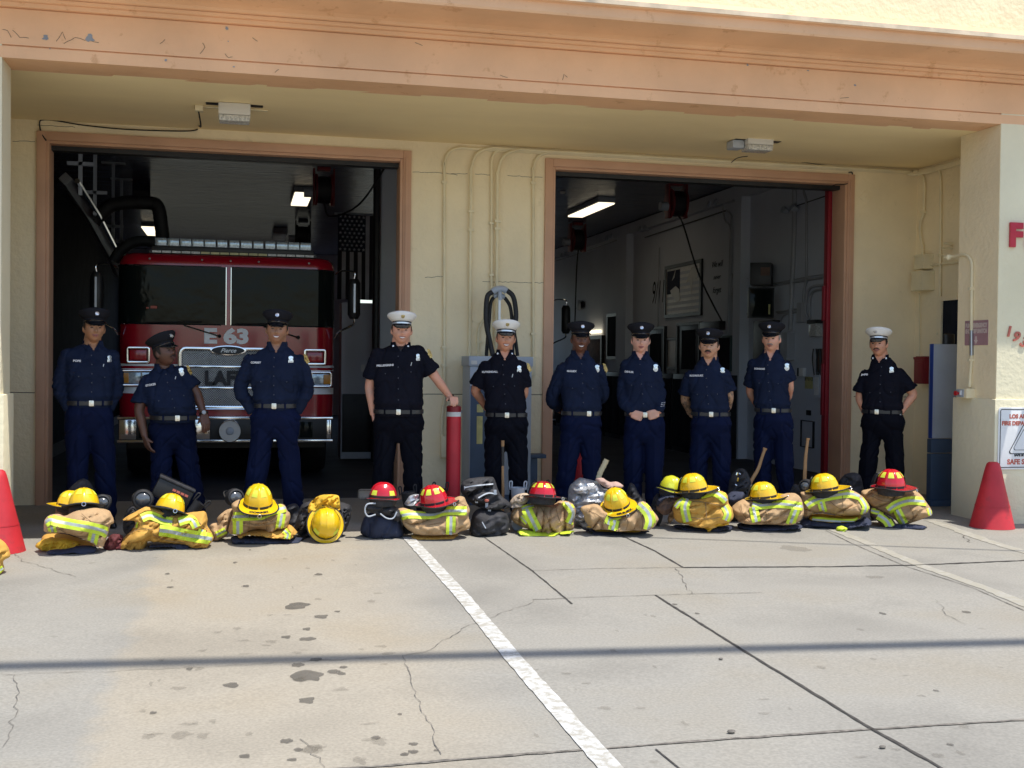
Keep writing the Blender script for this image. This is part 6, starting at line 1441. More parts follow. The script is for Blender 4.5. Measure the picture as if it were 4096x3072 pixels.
# --- 3
j3 = jacket(B_((470,680),(490,560),(515,470),(505,370),(600,320),(640,430),(860,430),(960,380),(1060,375),(1110,450),(1135,480),(1130,560),(1080,650),(900,670),(780,660),(620,690),(540,700)), M['tan'], 'tan jacket with lime trim under the yellow helmet lettered CORREY', lift=.07)
j3.stripe(B_((505,505),(660,500),(820,490),(900,455),(1000,425),(1085,405)), 36); j3.stripe(B_((570,550),(570,692)), 40); j3.stripe(B_((1048,470),(1015,650)), 33)
q3 = base(B_((555,720),(620,680),(800,660),(1060,640),(1130,590),(1210,690),(1180,720),(1100,755),(980,735),(700,725),(600,740)), M['gold_j'], 'khaki trousers folded under the jacket with the CORREY helmet', lift=.035, fold=(0, 16, .018))
q3.stripe(B_((1070,650),(1110,690),(1095,750)), 24); base(B_((500,790),(520,715),(700,712),(930,715),(1290,760),(1280,780),(940,795),(600,805)), M['navy_gear'], 'navy cloth under the khaki trousers, third pile from the left', name='folded_cloth', cat='cloth', group=None)
s3 = Puff('coat_sleeve_bundle', B_((265,600),(350,560),(345,520),(430,440),(520,425),(480,600),(450,710),(330,760),(280,760)), M['tan'], D=.10, label='tan sleeve and grey hood left of the CORREY helmet', cat='clothing', fold=(60, 14, .02), Y=9.62)
s3.stripe(B_((335,700),(380,680),(440,650)), 26)
# --- 4 wildland helmet and web gear
w4 = Puff('web_gear', B_((1190,700),(1200,560),(1240,420),(1300,350),(1500,330),(1700,350),(1790,400),(1790,520),(1750,640),(1690,700),(1400,740)), M['blackcloth'], D=.13, label='black web gear behind the overturned yellow helmet', cat='web gear', fold=(50, 18, .024))
c4 = Puff('helmet_shroud', B_((1330,440),(1345,360),(1420,290),(1500,265),(1640,268),(1670,330),(1665,430),(1560,400),(1470,440),(1390,475)), M['yel_cloth'], D=.07, R_=.05, label='crumpled yellow neck shroud on the overturned yellow helmet', cat='shroud', fold=(25, 20, .022), Y=w4.Y-.16, lift=.20)
# --- 5 black pack + navy bag
Puff('duffel_bag', C_((200,740),(190,560),(280,460),(420,440),(560,480),(620,640),(600,745)), M['navy_gear'], D=.15, label='navy duffel bag under the red wildland helmet', cat='bag', fold=(80, 8, .012))
p5 = Puff('backpack', C_((215,440),(230,380),(300,345),(450,345),(530,390),(600,470),(610,540),(560,600),(480,520),(360,530),(280,470)), M['blackcloth'], D=.10, label='grey black pack with straps on the navy duffel bag', cat='pack', fold=(30, 16, .02), Y=9.52, lift=.14)
mb = MB(); mb.tube(crv([p5.F.loc(*C_((330,360))[0], -.10), p5.F.loc(*C_((240,370))[0], -.12), p5.F.loc(*C_((215,440))[0], -.12), p5.F.loc(*C_((250,500))[0], -.12), p5.F.loc(*C_((330,480))[0], -.11)], 6), .007, 6); mb.tube(crv([p5.F.loc(*C_((380,470))[0], -.13), p5.F.loc(*C_((450,520))[0], -.135), p5.F.loc(*C_((520,520))[0], -.13), p5.F.loc(*C_((560,450))[0], -.12)], 6), .006, 6); mb.build('strap', M['greymetal'], p5.root)
# --- 6
j5 = jacket(C_((560,440),(620,415),(720,440),(900,450),(1050,420),(1150,320),(1270,280),(1320,370),(1350,440),(1335,520),(1355,600),(1330,660),(1200,695),(900,705),(740,700),(640,630),(600,520)), M['tan'], 'broad tan jacket under the middle red helmet, right of the painted line', lift=.04)
j5.stripe(C_((590,500),(700,475),(860,482),(960,478),(1060,446),(1180,440),(1315,440)), 36); j5.stripe(C_((1145,500),(1140,697)), 38)
base(C_((735,755),(740,710),(900,700),(1100,700),(1210,705),(1200,745),(1000,760)), M['gold_j'], 'dark yellow trousers under the broad tan jacket')
# --- 7 black packs
k1 = Puff('duffel_bag', C_((1350,700),(1360,560),(1400,450),(1500,410),(1700,440),(1770,540),(1770,640),(1740,710),(1500,725)), M['blackcloth'], D=.17, label='black duffel bag under the tall black pack', cat='bag', fold=(20, 7, .02))
k2 = Puff('backpack', C_((1250,250),(1260,140),(1340,95),(1570,72),(1615,110),(1650,220),(1690,300),(1790,390),(1760,440),(1500,430),(1380,400),(1290,300)), M['blackcloth'], D=.16, label='tall black pack with buckles standing on the black duffel bag', cat='pack', fold=(25, 13, .028), lift=.22, Y=k1.Y+.06)
for a in ((1420,330),(1530,380),(1560,420),(1300,200),(1620,240)):
    q = k2.F.loc(*C_(a)[0], -.16+.03); mb = MB(); mb.box(q.x-.012, q.y-.006, q.z-.02, q.x+.012, q.y+.006, q.z+.02); mb.build('buckle', M['greymetal'], k2.root)

mb = MB(); q = k2.F.loc(*C_((1530,330))[0], -.17); mb.ball(tuple(q), (.02,.008,.014), 8); mb.build('orange_tag', M['signred'], k2.root)
k2.stripe(C_((1290,190),(1400,170),(1600,150)), 5, 1, M['greymetal'], 'zip'); k2.stripe(C_((1440,300),(1540,250),(1640,260)), 5, 1, M['greymetal'], 'zip')
k1.stripe(C_((1480,560),(1520,630)), 4, 1, M['greymetal'], 'zip')
# --- 8
j6 = jacket(D_((115,760),(150,680),(230,645),(400,640),(560,650),(650,600),(760,620),(815,700),(800,850),(780,940),(600,970),(480,965),(330,940),(200,890),(130,830)), M['tan'], 'tan jacket with diagonal trim under the red helmet beside the silver bag', fold=(80, 8, .03))
j6.stripe(D_((285,690),(400,925)), 42); j6.stripe(D_((235,690),(300,665),(365,650)), 20); j6.stripe(D_((700,600),(775,690),(790,760),(750,850)), 40); j6.stripe(D_((225,770),(290,845)), 18)
base(D_((200,980),(220,910),(330,935),(500,965),(780,930),(785,960),(640,985),(400,998)), M['lime'], 'folded lime trimmed trousers under the jacket beside the silver bag', D=.18)
# --- 9
j7 = jacket(D_((870,700),(900,660),(1050,640),(1150,720),(1400,700),(1500,620),(1570,615),(1640,700),(1710,800),(1700,840),(1640,920),(1500,930),(1200,915),(1000,910),(930,860),(900,760)), M['tan'], 'tan jacket under the yellow helmet lettered GULIEX', fold=(75, 8, .03), lift=.05)
j7.stripe(D_((1170,860),(1200,790),(1290,745)), 38); j7.stripe(D_((1240,810),(1215,920)), 38); j7.stripe(D_((1500,630),(1590,720),(1625,820),(1600,920)), 42)
base(D_((930,900),(1000,885),(1250,900),(1560,900),(1590,925),(1450,945),(1100,940)), M['yel_cloth'], 'yellow trousers folded under the jacket with the GULIEX helmet', lift=.02)
base(D_((885,905),(1000,915),(1200,930),(1500,925),(1600,935),(1590,970),(1350,975),(1100,985),(950,960)), M['navy_gear'], 'navy cloth under the pile with the GULIEX helmet', name='folded_cloth', cat='cloth', group=None)
sv = Puff('silver_bag', D_((750,620),(740,440),(800,380),(870,352),(980,370),(1040,380),(1110,430),(1180,450),(1190,600),(1150,700),(900,720)), M['silverbag'], D=.16, label='crumpled silver cloth bag between the red and yellow helmets', cat='bag', fold=(8, 11, .03), Y=9.93, back=.6)
Puff('folded_cloth', D_((1030,370),(1110,355),(1180,400),(1270,398),(1330,450),(1250,470),(1120,450)), mat('pink_cloth', (.45,.30,.25), .8), D=.06, label='pinkish folded cloth on the silver bag behind the GULIEX helmet', cat='cloth', Y=9.80, lift=.36, fold=(10, 20, .02))
Puff('backpack', D_((1370,560),(1380,440),(1430,410),(1520,500),(1600,570),(1610,660),(1500,690),(1400,640)), M['blackcloth'], D=.10, label='small black pack behind the GULIEX helmet', cat='pack', Y=9.9, fold=(40, 15, .02))
# --- 10 golden
j8 = jacket(E_((250,660),(300,590),(400,560),(560,540),(660,480),(820,520),(850,640),(890,700),(900,790),(860,850),(780,880),(640,900),(540,890),(420,870),(290,850),(250,760)), M['gold_j'], 'golden jacket with wide lime trim under the yellow helmet with red shield', fold=(20, 7, .02), lift=.04)
j8.stripe(E_((268,670),(330,600),(415,580)), 26); j8.stripe(E_((405,590),(375,680),(405,830)), 36); j8.stripe(E_((545,535),(680,505),(760,540),(830,600)), 36); j8.stripe(E_((800,660),(840,740),(815,815)), 30)
z8_ = base(E_((420,880),(480,850),(550,825),(580,870),(640,800),(740,792),(830,830),(850,870),(700,900),(640,945),(560,900)), M['yel_cloth'], 'crumpled bright yellow cloth at the foot of the golden jacket', name='folded_cloth', cat='cloth', group=None, D=.10, fold=(40, 22, .022)); z8_.stripe(E_((600,870),(700,830),(750,815)), 16, 1, M['silver'])
base(E_((250,900),(280,870),(500,870),(870,875),(890,900),(870,930),(600,940),(400,940)), M['navy_gear'], 'navy trousers under the golden jacket with red shielded helmet')
Puff('coat_hood', E_((70,660),(110,570),(200,530),(330,535),(330,600),(250,640),(230,690),(150,710)), M['brown'], D=.10, label='brown lined navy hood below the lime yellow helmet', cat='clothing', Y=9.75, lift=.12)
Puff('folded_cloth', E_((75,600),(120,555),(210,530),(320,533),(300,560),(180,570),(90,640)), M['navy_gear'], D=.115, label='slate blue cloth edge on the brown hood', cat='cloth', Y=9.74, lift=.2, R_=.03)
Puff('strap_bundle', E_((200,850),(190,790),(230,700),(280,690),(300,760),(260,800),(225,845)), M['tan'], D=.05, label='tan strap hanging left of the golden jacket', cat='strap', R_=.03)
# --- 11
j9 = jacket(E_((880,690),(980,600),(1060,590),(1200,610),(1340,600),(1440,530),(1560,520),(1630,580),(1660,700),(1650,780),(1600,850),(1500,865),(1200,860),(1000,840),(930,820)), M['tan'], 'tan jacket with its rolled sleeve, under the low yellow helmet', lift=.06, fold=(30, 8, .022))
j9.stripe(E_((1105,635),(1200,650),(1400,635),(1650,665)), 33); j9.stripe(E_((1115,670),(1150,830)), 36); j9.stripe(E_((1575,695),(1510,862)), 36)
base(E_((950,920),(965,850),(1200,865),(1600,860),(1645,890),(1640,925),(1300,935),(1000,938)), M['navy_gear'], 'neatly folded navy trousers under the tan jacket with rolled sleeve', fold=(0, 18, .012))
# --- 12
j10 = jacket(F_((10,640),(20,540),(0,480),(60,465),(180,480),(300,430),(420,425),(540,460),(640,540),(690,640),(650,700),(590,720),(400,720),(200,690),(60,730),(20,700)), M['tan'], 'tan jacket over bright yellow trousers, second pile from the right', lift=.09, fold=(15, 8, .02))
j10.stripe(F_((65,600),(150,545),(300,505),(480,480),(590,505)), 34); j10.stripe(F_((205,560),(240,680)), 30); j10.stripe(F_((600,520),(650,610),(625,695)), 28)
q10 = base(F_((80,740),(110,700),(200,685),(400,710),(590,690),(600,730),(540,765),(300,768),(130,760)), M['yel_cloth'], 'bright yellow trousers with lime trim in the second pile from the right', lift=.05, fold=(10, 14, .014))
q10.stripe(F_((120,735),(300,750),(520,760),(580,735)), 24)
base(F_((10,830),(20,750),(100,740),(300,765),(560,760),(640,710),(700,760),(690,820),(500,835),(200,838)), M['navy_gear'], 'black plastic coated cloth under the second pile from the right', name='folded_cloth', cat='cloth', group=None, fold=(0, 11, .018))
Puff('folded_cloth', F_((355,835),(370,805),(420,800),(465,820),(460,840),(400,845)), M['lime'], D=.03, R_=.02, label='scrap of lime cloth in front of the black coated cloth', cat='cloth', Y=9.37)
# --- 13
j11 = jacket(F_((620,520),(600,470),(660,440),(850,420),(1080,425),(1180,480),(1240,560),(1310,690),(1230,740),(1100,790),(1000,820),(920,740),(760,650),(690,590)), M['tan'], 'tan jacket slanting down under the rightmost red helmet', fold=(35, 8, .026))
j11.stripe(F_((870,650),(950,590),(1080,550),(1250,560)), 34); j11.stripe(F_((955,640),(1040,800)), 34); j11.stripe(F_((1275,620),(1295,705)), 20)
l11 = base(F_((690,690),(700,620),(780,640),(860,700),(930,760),(940,815),(830,815),(760,760)), M['brown'], 'brown sleeve with lime trim at the left foot of the rightmost jacket', name='coat_sleeve', cat='clothing', group=None, D=.12); l11.stripe(F_((770,690),(850,740),(895,812)), 36); l11.stripe(F_((700,645),(785,665)), 22)
base(F_((910,825),(930,790),(1100,780),(1230,800),(1240,828),(1150,832)), M['navy_gear'], 'black strap under the rightmost jacket', name='folded_cloth', cat='cloth', group=None, D=.06)
# left edge jacket, much nearer
jl = Puff('turnout_jacket', [(-220,2310),(-240,2220),(-160,2160),(-40,2150),(0,2157),(30,2185),(41,2215),(38,2238),(12,2255),(14,2300),(-60,2312)], M['gold_j'], label='golden jacket cut off by the left photo edge in front of the cone', cat='fire jacket', group=GJ, D=.14)
jl.stripe([(-60,2290),(-10,2285),(14,2272)], 24)
# --- dark bags behind the row
for out, Y_, lab in ((A_((640,330),(660,200),(760,130),(900,92),(1010,130),(1080,240),(1090,330)), 9.95, 'black bag behind the leftmost yellow helmet'), (F_((350,430),(380,320),(440,280),(540,270),(610,300),(640,400),(600,470),(420,470)), 10.15, 'round black bag between the two rightmost helmets'), (E_((830,500),(850,330),(900,270),(1000,250),(1080,300),(1110,420),(1090,500)), 10.1, 'black air pack between the axe handle and the golden jacket'), (E_((10,640),(30,560),(80,520),(130,560),(140,650),(90,700)), 9.9, 'small black pack between the GULIEX helmet and the brown hood'), (E_((1500,520),(1510,450),(1570,420),(1640,450),(1660,530),(1600,560)), 10.0, 'black pack below the upright axe handle'), (A_((1330,560),(1350,440),(1430,380),(1490,420),(1500,520),(1440,600)), 9.9, 'black pack left of the golden jacket'), (F_((700,420),(690,330),(740,280),(790,300),(800,400),(760,430)), 9.95, 'black mask bag left of the rightmost red helmet'), (B_((1080,420),(1100,380),(1190,360),(1240,420),(1230,600),(1120,600)), 9.95, 'black pack left of the overturned yellow helmet')):
    Puff('backpack', out, M['blackcloth'], D=.12, label=lab, cat='pack', Y=Y_, fold=(30, 13, .02))
mb = MB(); F2 = Frame(2940, 9.95)
for a, b, r in (((2947,1900),(2950,1890),.012), ((2952,1910),(2950,1925),.009), ((2940,1938),(2948,1942),.008), ((2955,1893),(2962,1898),.008)): mb.tube([F2.loc(*a), F2.loc(*b)], r, 8)
tag(mb.build('air_valve', M['chrome'], loc=F2.o, rot=(0, 0, F2.rz())), 'small chrome valve glinting on the black air pack', 'valve')
# black case
q = atY(698, 1962, 9.85); t = thing('equipment_case', q, -math.atan2(q.x, q.y), 'black equipment case with red marks propped behind the tilted yellow helmet', 'case')
Mr = Matrix.Rotation(R(26), 4, 'Y'); mb = MB(); mb.box(-.155, -.09, -.10, .145, .08, .055, M=Mr); mb.build('body', M['black'], t, bevel=.016)
mb = MB(); mb.box(-.16, -.10, .055, .15, .09, .078, M=Mr); mb.build('lid', M['blackcloth'], t, bevel=.01)
mb = MB(); 
for k in range(4): mb.box(-.02+k*.035, -.094, .0, .008+k*.035, -.0905, .018, M=Mr)
mb.build('red_marks', M['signred'], t)
# boots
def boot(px, py, Y, m, label, w_=.055, tiltd=0, h=.20):
    F = Frame(px, Y); q = F.loc(px, py); t = thing('fire_boot', F.o, F.rz(), label, 'boot', 'rubber boots standing among the gear'); zt = q.z; Mx = Matrix.Translation((q.x, 0, zt)) @ Matrix.Rotation(R(tiltd), 4, 'Y')
    mb = MB(); pr = [(w_*.80, -h), (w_*.86, -h*.6), (w_*.97, -.03), (w_*1.02, 0), (w_*.95, 0), (w_*.85, -.06)]; mb.lathe(pr, 24, M=Mx, sy=1.2, cap=False); mb.build('shaft', m, t)
    for s in (-1, 1): mb = MB(); mb.tube(crv([Vector((s*w_-.008,0,-.02)), Vector((s*w_*1.05-.01,0,.045)), Vector((s*w_*1.05+.012,0,.05)), Vector((s*w_+.006,0,-.02))], 5), .006, 6, 0, Mx); mb.build('pull_loop', m, t)
    mb = MB(); z = -zt; mb.tube([(0,0,-h+.01),(0,-.02,z+.07),(0,-.06,z+.05),(0,-.16,z+.04)], [w_*.8,w_*.85,w_*.9,w_*.75], 16, 0, Matrix.Translation((q.x,0,zt))); mb.build('foot', m, t)
boot(1632, 1968, 9.9, M['rubber'], 'black boot with pull loops left of the middle red helmet', .062, -8)
boot(1762, 1955, 10.0, M['rubber'], 'black boot behind the middle red helmet')
boot(2072, 1950, 9.95, M['greymetal'], 'grey black boot with pull loops right of the thin pole', .062, 0)
boot(2165, 1945, 10.05, M['rubber'], 'black boot behind the red helmet next to the silver bag')
boot(800, 2010, 9.8, M['rubber'], 'black boot right of the black case', .05, 40, .12)
Puff('work_glove', C_((640,370),(690,290),(740,262),(805,270),(810,330),(760,370),(690,385)), M['silverbag'], D=.05, R_=.03, label='grey white glove between the boot and the middle red helmet', cat='gloves', Y=9.68, lift=.25)
Puff('folded_cloth', C_((1775,340),(1830,275),(1920,250),(1985,262),(1970,330),(1880,370),(1800,372)), mat('beige_cloth', (.50,.40,.30), .8, bump=.5, bs=20), D=.08, R_=.03, label='beige folded cloth left of the red helmet next to the silver bag', cat='cloth', Y=9.72, lift=.22, fold=(20, 26, .02))
Puff('folded_cloth', E_((830,540),(870,505),(960,505),(1020,515),(990,555),(900,572)), M['navy_gear'], D=.07, R_=.03, label='slate cloth between the golden jacket and the low helmet', cat='cloth', Y=9.75, lift=.2)
# masks and goggles
def mask(px, py, Y, label, s=1.0, rz=0):
    q = atY(px, py, Y); t = thing('breathing_mask', q, -math.atan2(q.x, q.y)+R(rz), label, 'mask', 'face masks among the gear')
    mb = MB(); mb.lathe([(.075*s,-.05),(.085*s,0),(.075*s,.045),(.06*s,.05)], 24, M=Matrix.Rotation(R(80), 4, 'X'), cap=False); mb.build('rim', M['rubber'], t)
    mb = MB(); mb.ball((0,-.01,0), (.075*s,.05,.065*s), 16); mb.build('lens', M['visor'], t)
    mb = MB(); mb.tube(crv([Vector((-.08*s,.02,.0)), Vector((-.06*s,.09,.04)), Vector((.06*s,.09,.04)), Vector((.08*s,.02,0))], 5), .008, 6); mb.build('strap', M['black'], t)
mask(572, 1998, 9.72, 'black face mask left of the tilted yellow helmet', 1.0); mask(938, 1990, 9.78, 'clear lensed mask left of the CORREY helmet', .9, 20)
mask(3226, 1945, 9.80, 'face mask at the left of the helmet near the upright axe handle', .8, -20); mask(410, 2010, 9.75, 'black face mask right of the leftmost yellow helmet', .8)
# ------------------------------------------------ helmets
def helmet(px, py, Y, m, label, yaw=0, pitch=0, roll=0, s=1.0, style='brim', name=None, shield=None, stick='sticker', top_px=None, brim_m=None, ring=True, goggles=False, lat=1.0):
    q = atY(px, py, Y); a = math.atan2(q.x, q.y); t = thing('fire_helmet', q, 0, label, 'fire helmet', 'fire helmets resting on the gear')
    t.rotation_mode = 'QUATERNION'; t.rotation_quaternion = (Matrix.Rotation(-a, 4, 'Z') @ Matrix.Rotation(R(pitch), 4, 'X') @ Matrix.Rotation(R(roll), 4, 'Y') @ Matrix.Rotation(R(yaw), 4, 'Z')).to_quaternion()
    a_, b_, h_ = .113*s, .127*s, .150*s*lat; nr = 6 if style == 'brim' else 3
    def P(ph, v, off=0.0, ridge=True):           # ph angle (rear = -90deg), v 0..1 up
        cr = math.cos(v*math.pi/2)**.80; rd = 0
        if ridge:
            if style == 'brim':
                for k in range(8):
                    d = (ph-R(45*k)+math.pi) % (2*math.pi)-math.pi; w_ = .085 if k in (2, 6) else .05; rd = max(rd, (.030 if k in (2, 6) else .020)*math.exp(-(d*max(.15, cr)/w_)**2))
            else:
                x = cr*math.cos(ph); 
                for xr in (-.45, 0, .45): rd = max(rd, .035*math.exp(-((x-xr)/.07)**2))
        k = 1+rd; return Vector(((a_*k+off)*cr*math.cos(ph), (b_*k+off)*cr*math.sin(ph), (h_*k+off)*math.sin(v*math.pi/2)))
    mb = MB(); n, nv = 72, 20; vs = [P(2*math.pi*k/n, j/nv) for j in range(nv) for k in range(n)]+[P(0, 1)]
    fs = [(j*n+k, j*n+(k+1) % n, (j+1)*n+(k+1) % n, (j+1)*n+k) for j in range(nv-1) for k in range(n)]+[((nv-1)*n+k, (nv-1)*n+(k+1) % n, nv*n) for k in range(n)]
    mb.add(vs, fs); mb.build('dome', m, t, ang=80)
    def ext(ph):
        r_ = max(0, -math.sin(ph)); f = max(0, math.sin(ph))
        return ((.032+.075*r_**1.2+.022*f**2) if style == 'brim' else .034)*s
    def sag(ph, u):
        r_ = max(0, -math.sin(ph)); return (-.004-.012*u*r_**2+.016*u*u*r_**6+(.010*u*u*abs(math.cos(ph))**3))*s
    mb = MB(); vs = []; fs = []; n = 64; U = 5
    for j in range(U+1):
        u = j/U
        for k in range(n): ph = 2*math.pi*k/n; e = ext(ph)*u; vs.append(((a_*.99+e)*math.cos(ph), (b_*.99+e)*math.sin(ph), sag(ph, u)+.004))
    N0 = len(vs); vs += [(x*.995, y*.995, z-.006) for x, y, z in vs[:N0]]
    for j in range(U):
        for k in range(n): c = (j*n+k, j*n+(k+1) % n, (j+1)*n+(k+1) % n, (j+1)*n+k); fs += [c[::-1], tuple(N0+i for i in c)]
    mb.add(vs, fs); br = mb.build('brim', brim_m or m, t)
    mb = MB(); mb.tube([((a_+ext(ph))*math.cos(ph), (b_+ext(ph))*math.sin(ph), sag(ph, 1)) for ph in [2*math.pi*k/n for k in range(n)]], .006*s, 8, closed=True); mb.build('brim_edge', M['rubber'], br)
    mb = MB(); mb.lathe([(a_*1.012,.0),(a_*1.016,.020*s),(a_*1.0,.022*s)], 48, sy=b_/a_, cap=False); mb.build('rim_band', M['rubber'], t) if style == 'brim' else None
    mb = MB(); mb.lathe([(a_*.97,-.004),(a_*.99,-.03*s),(a_*.9,-.065*s),(a_*.6,-.075*s)], 32, sy=b_/a_); mb.build('liner', M['blackcloth'], t)
    if style == 'brim':                         # bright trapezoid markers between the ridges
        for k in range(8):
            c0 = R(22.5+45*k); mb = MB(); vs = []; fs = []; nu, nv_ = 5, 4
            for j in range(nv_+1):
                v = .40+.27*j/nv_
                for i in range(nu+1): w_ = .25*(1-.10*j/nv_); vs.append(P(c0-w_+2*w_*i/nu, v, .0022, False)*1.0)
            for j in range(nv_):
                for i in range(nu): fs.append((j*(nu+1)+i, j*(nu+1)+i+1, (j+1)*(nu+1)+i+1, (j+1)*(nu+1)+i))
            mb.add(vs, fs); mb.build('marker_sticker', M[stick], t)
        mb = MB(); z0 = .035*s; sh_ = [(-.040,-.02),(.040,-.02),(.046,.045),(.028,.085),(0,.098),(-.028,.085),(-.046,.045)]
        Ms = Matrix.Translation((0, b_*1.01+.003, z0)) @ Matrix.Rotation(R(180), 4, 'Z') @ Matrix.Rotation(R(-20), 4, 'X')
        mb.prism([(x*s, z*s) for x, z in sh_], -.006, .002, 0, Ms); so2 = mb.build('front_shield', M['black'], t, bevel=.002)
        if shield:
            mb = text_mb('63', .045*s, .002, .003); vs2 = [Ms @ Vector((x, y-.008, z+.03*s)) for x, y, z in mb.v]; mb.v = [tuple(v) for v in vs2]; mb.build('shield_number', M[shield], so2, False)
        if ring:
            mb = MB(); mb.tube([(.014*math.cos(2*math.pi*k/14), -b_-ext(R(-90))-.004, sag(R(-90),1)-.008+.014*math.sin(2*math.pi*k/14)) for k in range(14)], .003, 6, closed=True); mb.build('hang_ring', M['chrome'], t)
    else:
        for k in (0, 1, 2, 3):
            c0 = R(45+90*k); mb = MB(); vs = []; fs = []
            for j in range(4):
                for i in range(6): vs.append(P(c0-.28+.56*i/5, .16+.20*j/3, .003, False))
            for j in range(3):
                for i in range(5): fs.append((j*6+i, j*6+i+1, (j+1)*6+i+1, (j+1)*6+i))
            mb.add(vs, fs); mb.build('marker_sticker', M[stick], t)
        mb = MB(); mb.lathe([(a_*1.03,.010),(a_*1.03,.034*s)], 48, sy=b_/a_, cap=False); mb.build('goggle_strap', M['black'], t)
    if name:
        mb = text_mb(name, .024*s, .0015, .0022, width=.022*len(name)*s); vv = []
        for x, y, z in mb.v:
            ph = R(-90)+x/((b_+.04)*.80); u = .50-z/(.075*s)*1.0; u = max(.05, min(.97, u)); e = ext(ph)*u; vv.append(((a_*.99+e)*math.cos(ph), (b_*.99+e)*math.sin(ph), sag(ph, u)+.0062))
        mb.v = vv; mb.build('name_lettering', M['signred'] if m is M['hel_r'] else M['signblk'], br, False)
    return t
y_ = M['hel_y']; r_ = M['hel_r']
helmet(335, 2030, 9.42, y_, 'leftmost yellow helmet with black brim and ring', 0, -15, 0, lat=1.0, brim_m=M['black'])
helmet(278, 2022, 9.66, y_, 'yellow helmet mostly hidden behind the leftmost one', -60, 0, 8, s=.78, ring=False)
helmet(676, 2050, 9.42, y_, 'yellow helmet tilted to the right on the golden jacket', 12, -15, 16, brim_m=M['black'])
helmet(1032, 2016, 9.43, y_, 'yellow helmet lettered CORREY on its brim', 3, 15, 2, name='CORREY', lat=1.08)
helmet(1302, 2098, 9.45, y_, 'overturned yellow wildland helmet with its crown toward the camera', 0, 62, 6, style='hard', s=1.02)
helmet(1532, 1994, 9.52, r_, 'red ridged wildland helmet with goggles on the black pack', 90, 0, 2, style='hard', s=.88, lat=1.0)
helmet(1737, 2010, 9.50, r_, 'middle red helmet with lime markers on the broad tan jacket', 46, 6, -11, s=.98)
helmet(2170, 1987, 9.56, r_, 'red helmet on the tan jacket left of the silver bag', 50, -6, 2, s=.95, lat=.92)
helmet(2468, 2020, 9.50, y_, 'yellow helmet lettered GULIEX on its brim', 24, 20, -12, s=.98, name='GULIEX', lat=1.05)
helmet(2682, 1962, 9.78, M['hel_yg'], 'lime yellow rounded helmet behind the golden jacket', 40, 0, 10, style='hard', s=.84, lat=1.05)
helmet(2776, 1960, 9.58, y_, 'yellow helmet with red shield on the golden jacket', 68, 4, -10, s=.98, shield='redlens')
helmet(3055, 1989, 9.54, y_, 'low yellow helmet on the tan jacket with rolled sleeve', 72, 3, -8, s=.96, shield='white', lat=.95)
helmet(3300, 1957, 9.58, y_, 'yellow helmet second from the right, brim pointing right', 74, 3, -10, s=1.0, shield='white', lat=.95)
helmet(3564, 1948, 9.50, r_, 'rightmost red helmet with lime markers and numbered shield', 66, 4, -1, s=1.03, shield='white', lat=1.05)
# goggles on the red wildland helmet
q = atY(1468, 1976, 9.55); t = thing('goggles', q, -math.atan2(q.x, q.y), 'clear goggles on the left side of the red wildland helmet', 'goggles')
mb = MB(); frame(mb, -.075, -.040, .065, .040, .02, .010, -.03, .02); mb.build('rim', M['rubber'], t, bevel=.003); mb = MB(); mb.box(-.065, -.012, -.03, .055, -.008, .03); mb.build('lens', M['visor'], t)
# black loop strap of the tilted helmet
F2 = Frame(640, 9.38); mb = MB(); mb.tube(crv([F2.loc(*p) for p in A_((1640,430),(1560,440),(1505,490),(1530,560),(1600,610),(1700,622),(1820,600),(1900,560),(1960,500))], 6), .009, 8)
tag(mb.build('helmet_strap', M['black'], loc=F2.o, rot=(0, 0, F2.rz())), 'black neck strap looping below the tilted yellow helmet', 'strap')
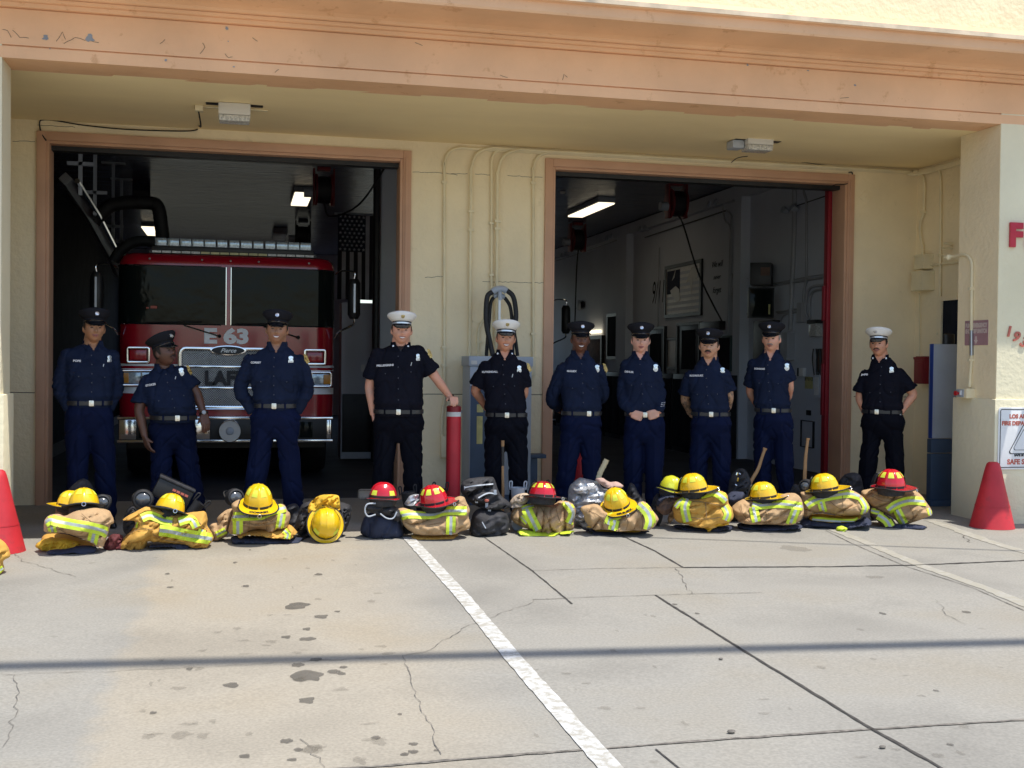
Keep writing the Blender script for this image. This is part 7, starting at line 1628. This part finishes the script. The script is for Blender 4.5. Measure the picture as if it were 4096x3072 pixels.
# ------------------------------------------------ axe handles and pole
def handle(pts, Y0, r, m, label, rings=False, cat='axe', flat=.7, wrap=None):
    P = [atY(p[0], p[1], Y0) for p in pts]; o = P[0].copy(); o.z = gz(Y0); t = thing('axe' if cat == 'axe' else 'long_pole', o, 0, label, cat)
    P = [p-o for p in crv(P, 6)]; n = len(P); b0 = P[0].copy(); P = [Vector((b0.x-(P[min(3,n-1)].x-b0.x)*1.2, b0.y, .06))]+P
    rr = [r*1.0]+[r*(1+.10*math.sin(i/n*6)+(.30 if i > n-3 else 0)*(0 if rings else 1)) for i in range(n)]
    if rings: rr = [rr[0]]+[r*(1+.16*(1 if (i % 3 == 0 and i > n*.35) else 0)) for i in range(n)]
    mb = MB(); mb.tube(P, rr, 14, flat=flat); mb.build('handle', m, t)
    if wrap: mb = MB(); mb.tube([P[0].lerp(P[-1], f) for f in (wrap[0], (wrap[0]+wrap[1])/2, wrap[1])], r*1.12, 12); mb.build('grip_wrap', M['black'], t)
    mb = MB(); mb.prism([(-.12,.03),(-.10,.12),(.02,.10),(.10,.13),(.11,.01),(.02,.04)], -.015, .015); mb.build('head', M['steel'], t, bevel=.003)
handle([(2388,1960),(2392,1925),(2400,1893),(2414,1865),(2427,1838)], 9.98, .024, M['wood_w'], 'pale ribbed axe handle standing out of the silver bag', True)
handle([(2994,1945),(3010,1915),(3033,1875),(3046,1835),(3061,1792)], 10.15, .017, M['wood'], 'dark brown curved axe handle before the grey haired man')
handle([(3218,1940),(3219,1900),(3222,1840),(3227,1790),(3232,1752)], 10.15, .017, M['wood'], 'light brown axe handle standing upright left of the rightmost man')
handle([(2012,1992),(2012,1950),(2011,1900),(2011,1762)], 10.05, .0125, M['wood'], 'thin wooden pole with black grip before the man with hands behind', cat='pole', flat=1, wrap=(.68,.93))

# stitched seams and flap edges on the coats
for j, ls in ((j1, [A_((640,640),(760,700),(930,730)), A_((880,470),(1000,560),(1180,560))]), (j2, [A_((1650,700),(1800,760),(2000,790)), A_((1900,480),(2080,520),(2240,640)), A_((1380,700),(1500,640),(1650,640))]), (j3, [B_((640,560),(800,600),(980,570)), B_((700,455),(690,650)), B_((870,450),(880,650))]),
    (j5, [C_((640,560),(800,600),(1080,560)), C_((1200,520),(1190,680)), C_((1060,400),(1200,350),(1330,400))]), (j6, [D_((430,660),(520,800),(540,940)), D_((600,660),(640,800),(720,930)), D_((150,800),(250,850),(320,930))]),
    (j7, [D_((930,700),(1060,760),(1170,880)), D_((1330,740),(1380,830),(1360,920)), D_((1500,700),(1540,820),(1530,920))]), (j8, [E_((440,600),(600,620),(800,660)), E_((440,780),(600,800),(760,780)), E_((600,620),(610,790))]),
    (j9, [E_((980,640),(1000,740),(1080,830)), E_((1250,700),(1260,850)), E_((1200,750),(1400,770),(1560,740))]), (j10, [F_((300,560),(420,640),(580,600)), F_((80,640),(200,690)), F_((420,500),(430,700))]), (j11, [F_((700,500),(850,560),(1000,520)), F_((1080,600),(1120,700),(1100,780)), F_((850,440),(980,500),(1130,480))])):
    for l in ls: j.stripe(l, 2.6, 1, M['jseam'], 'seam')
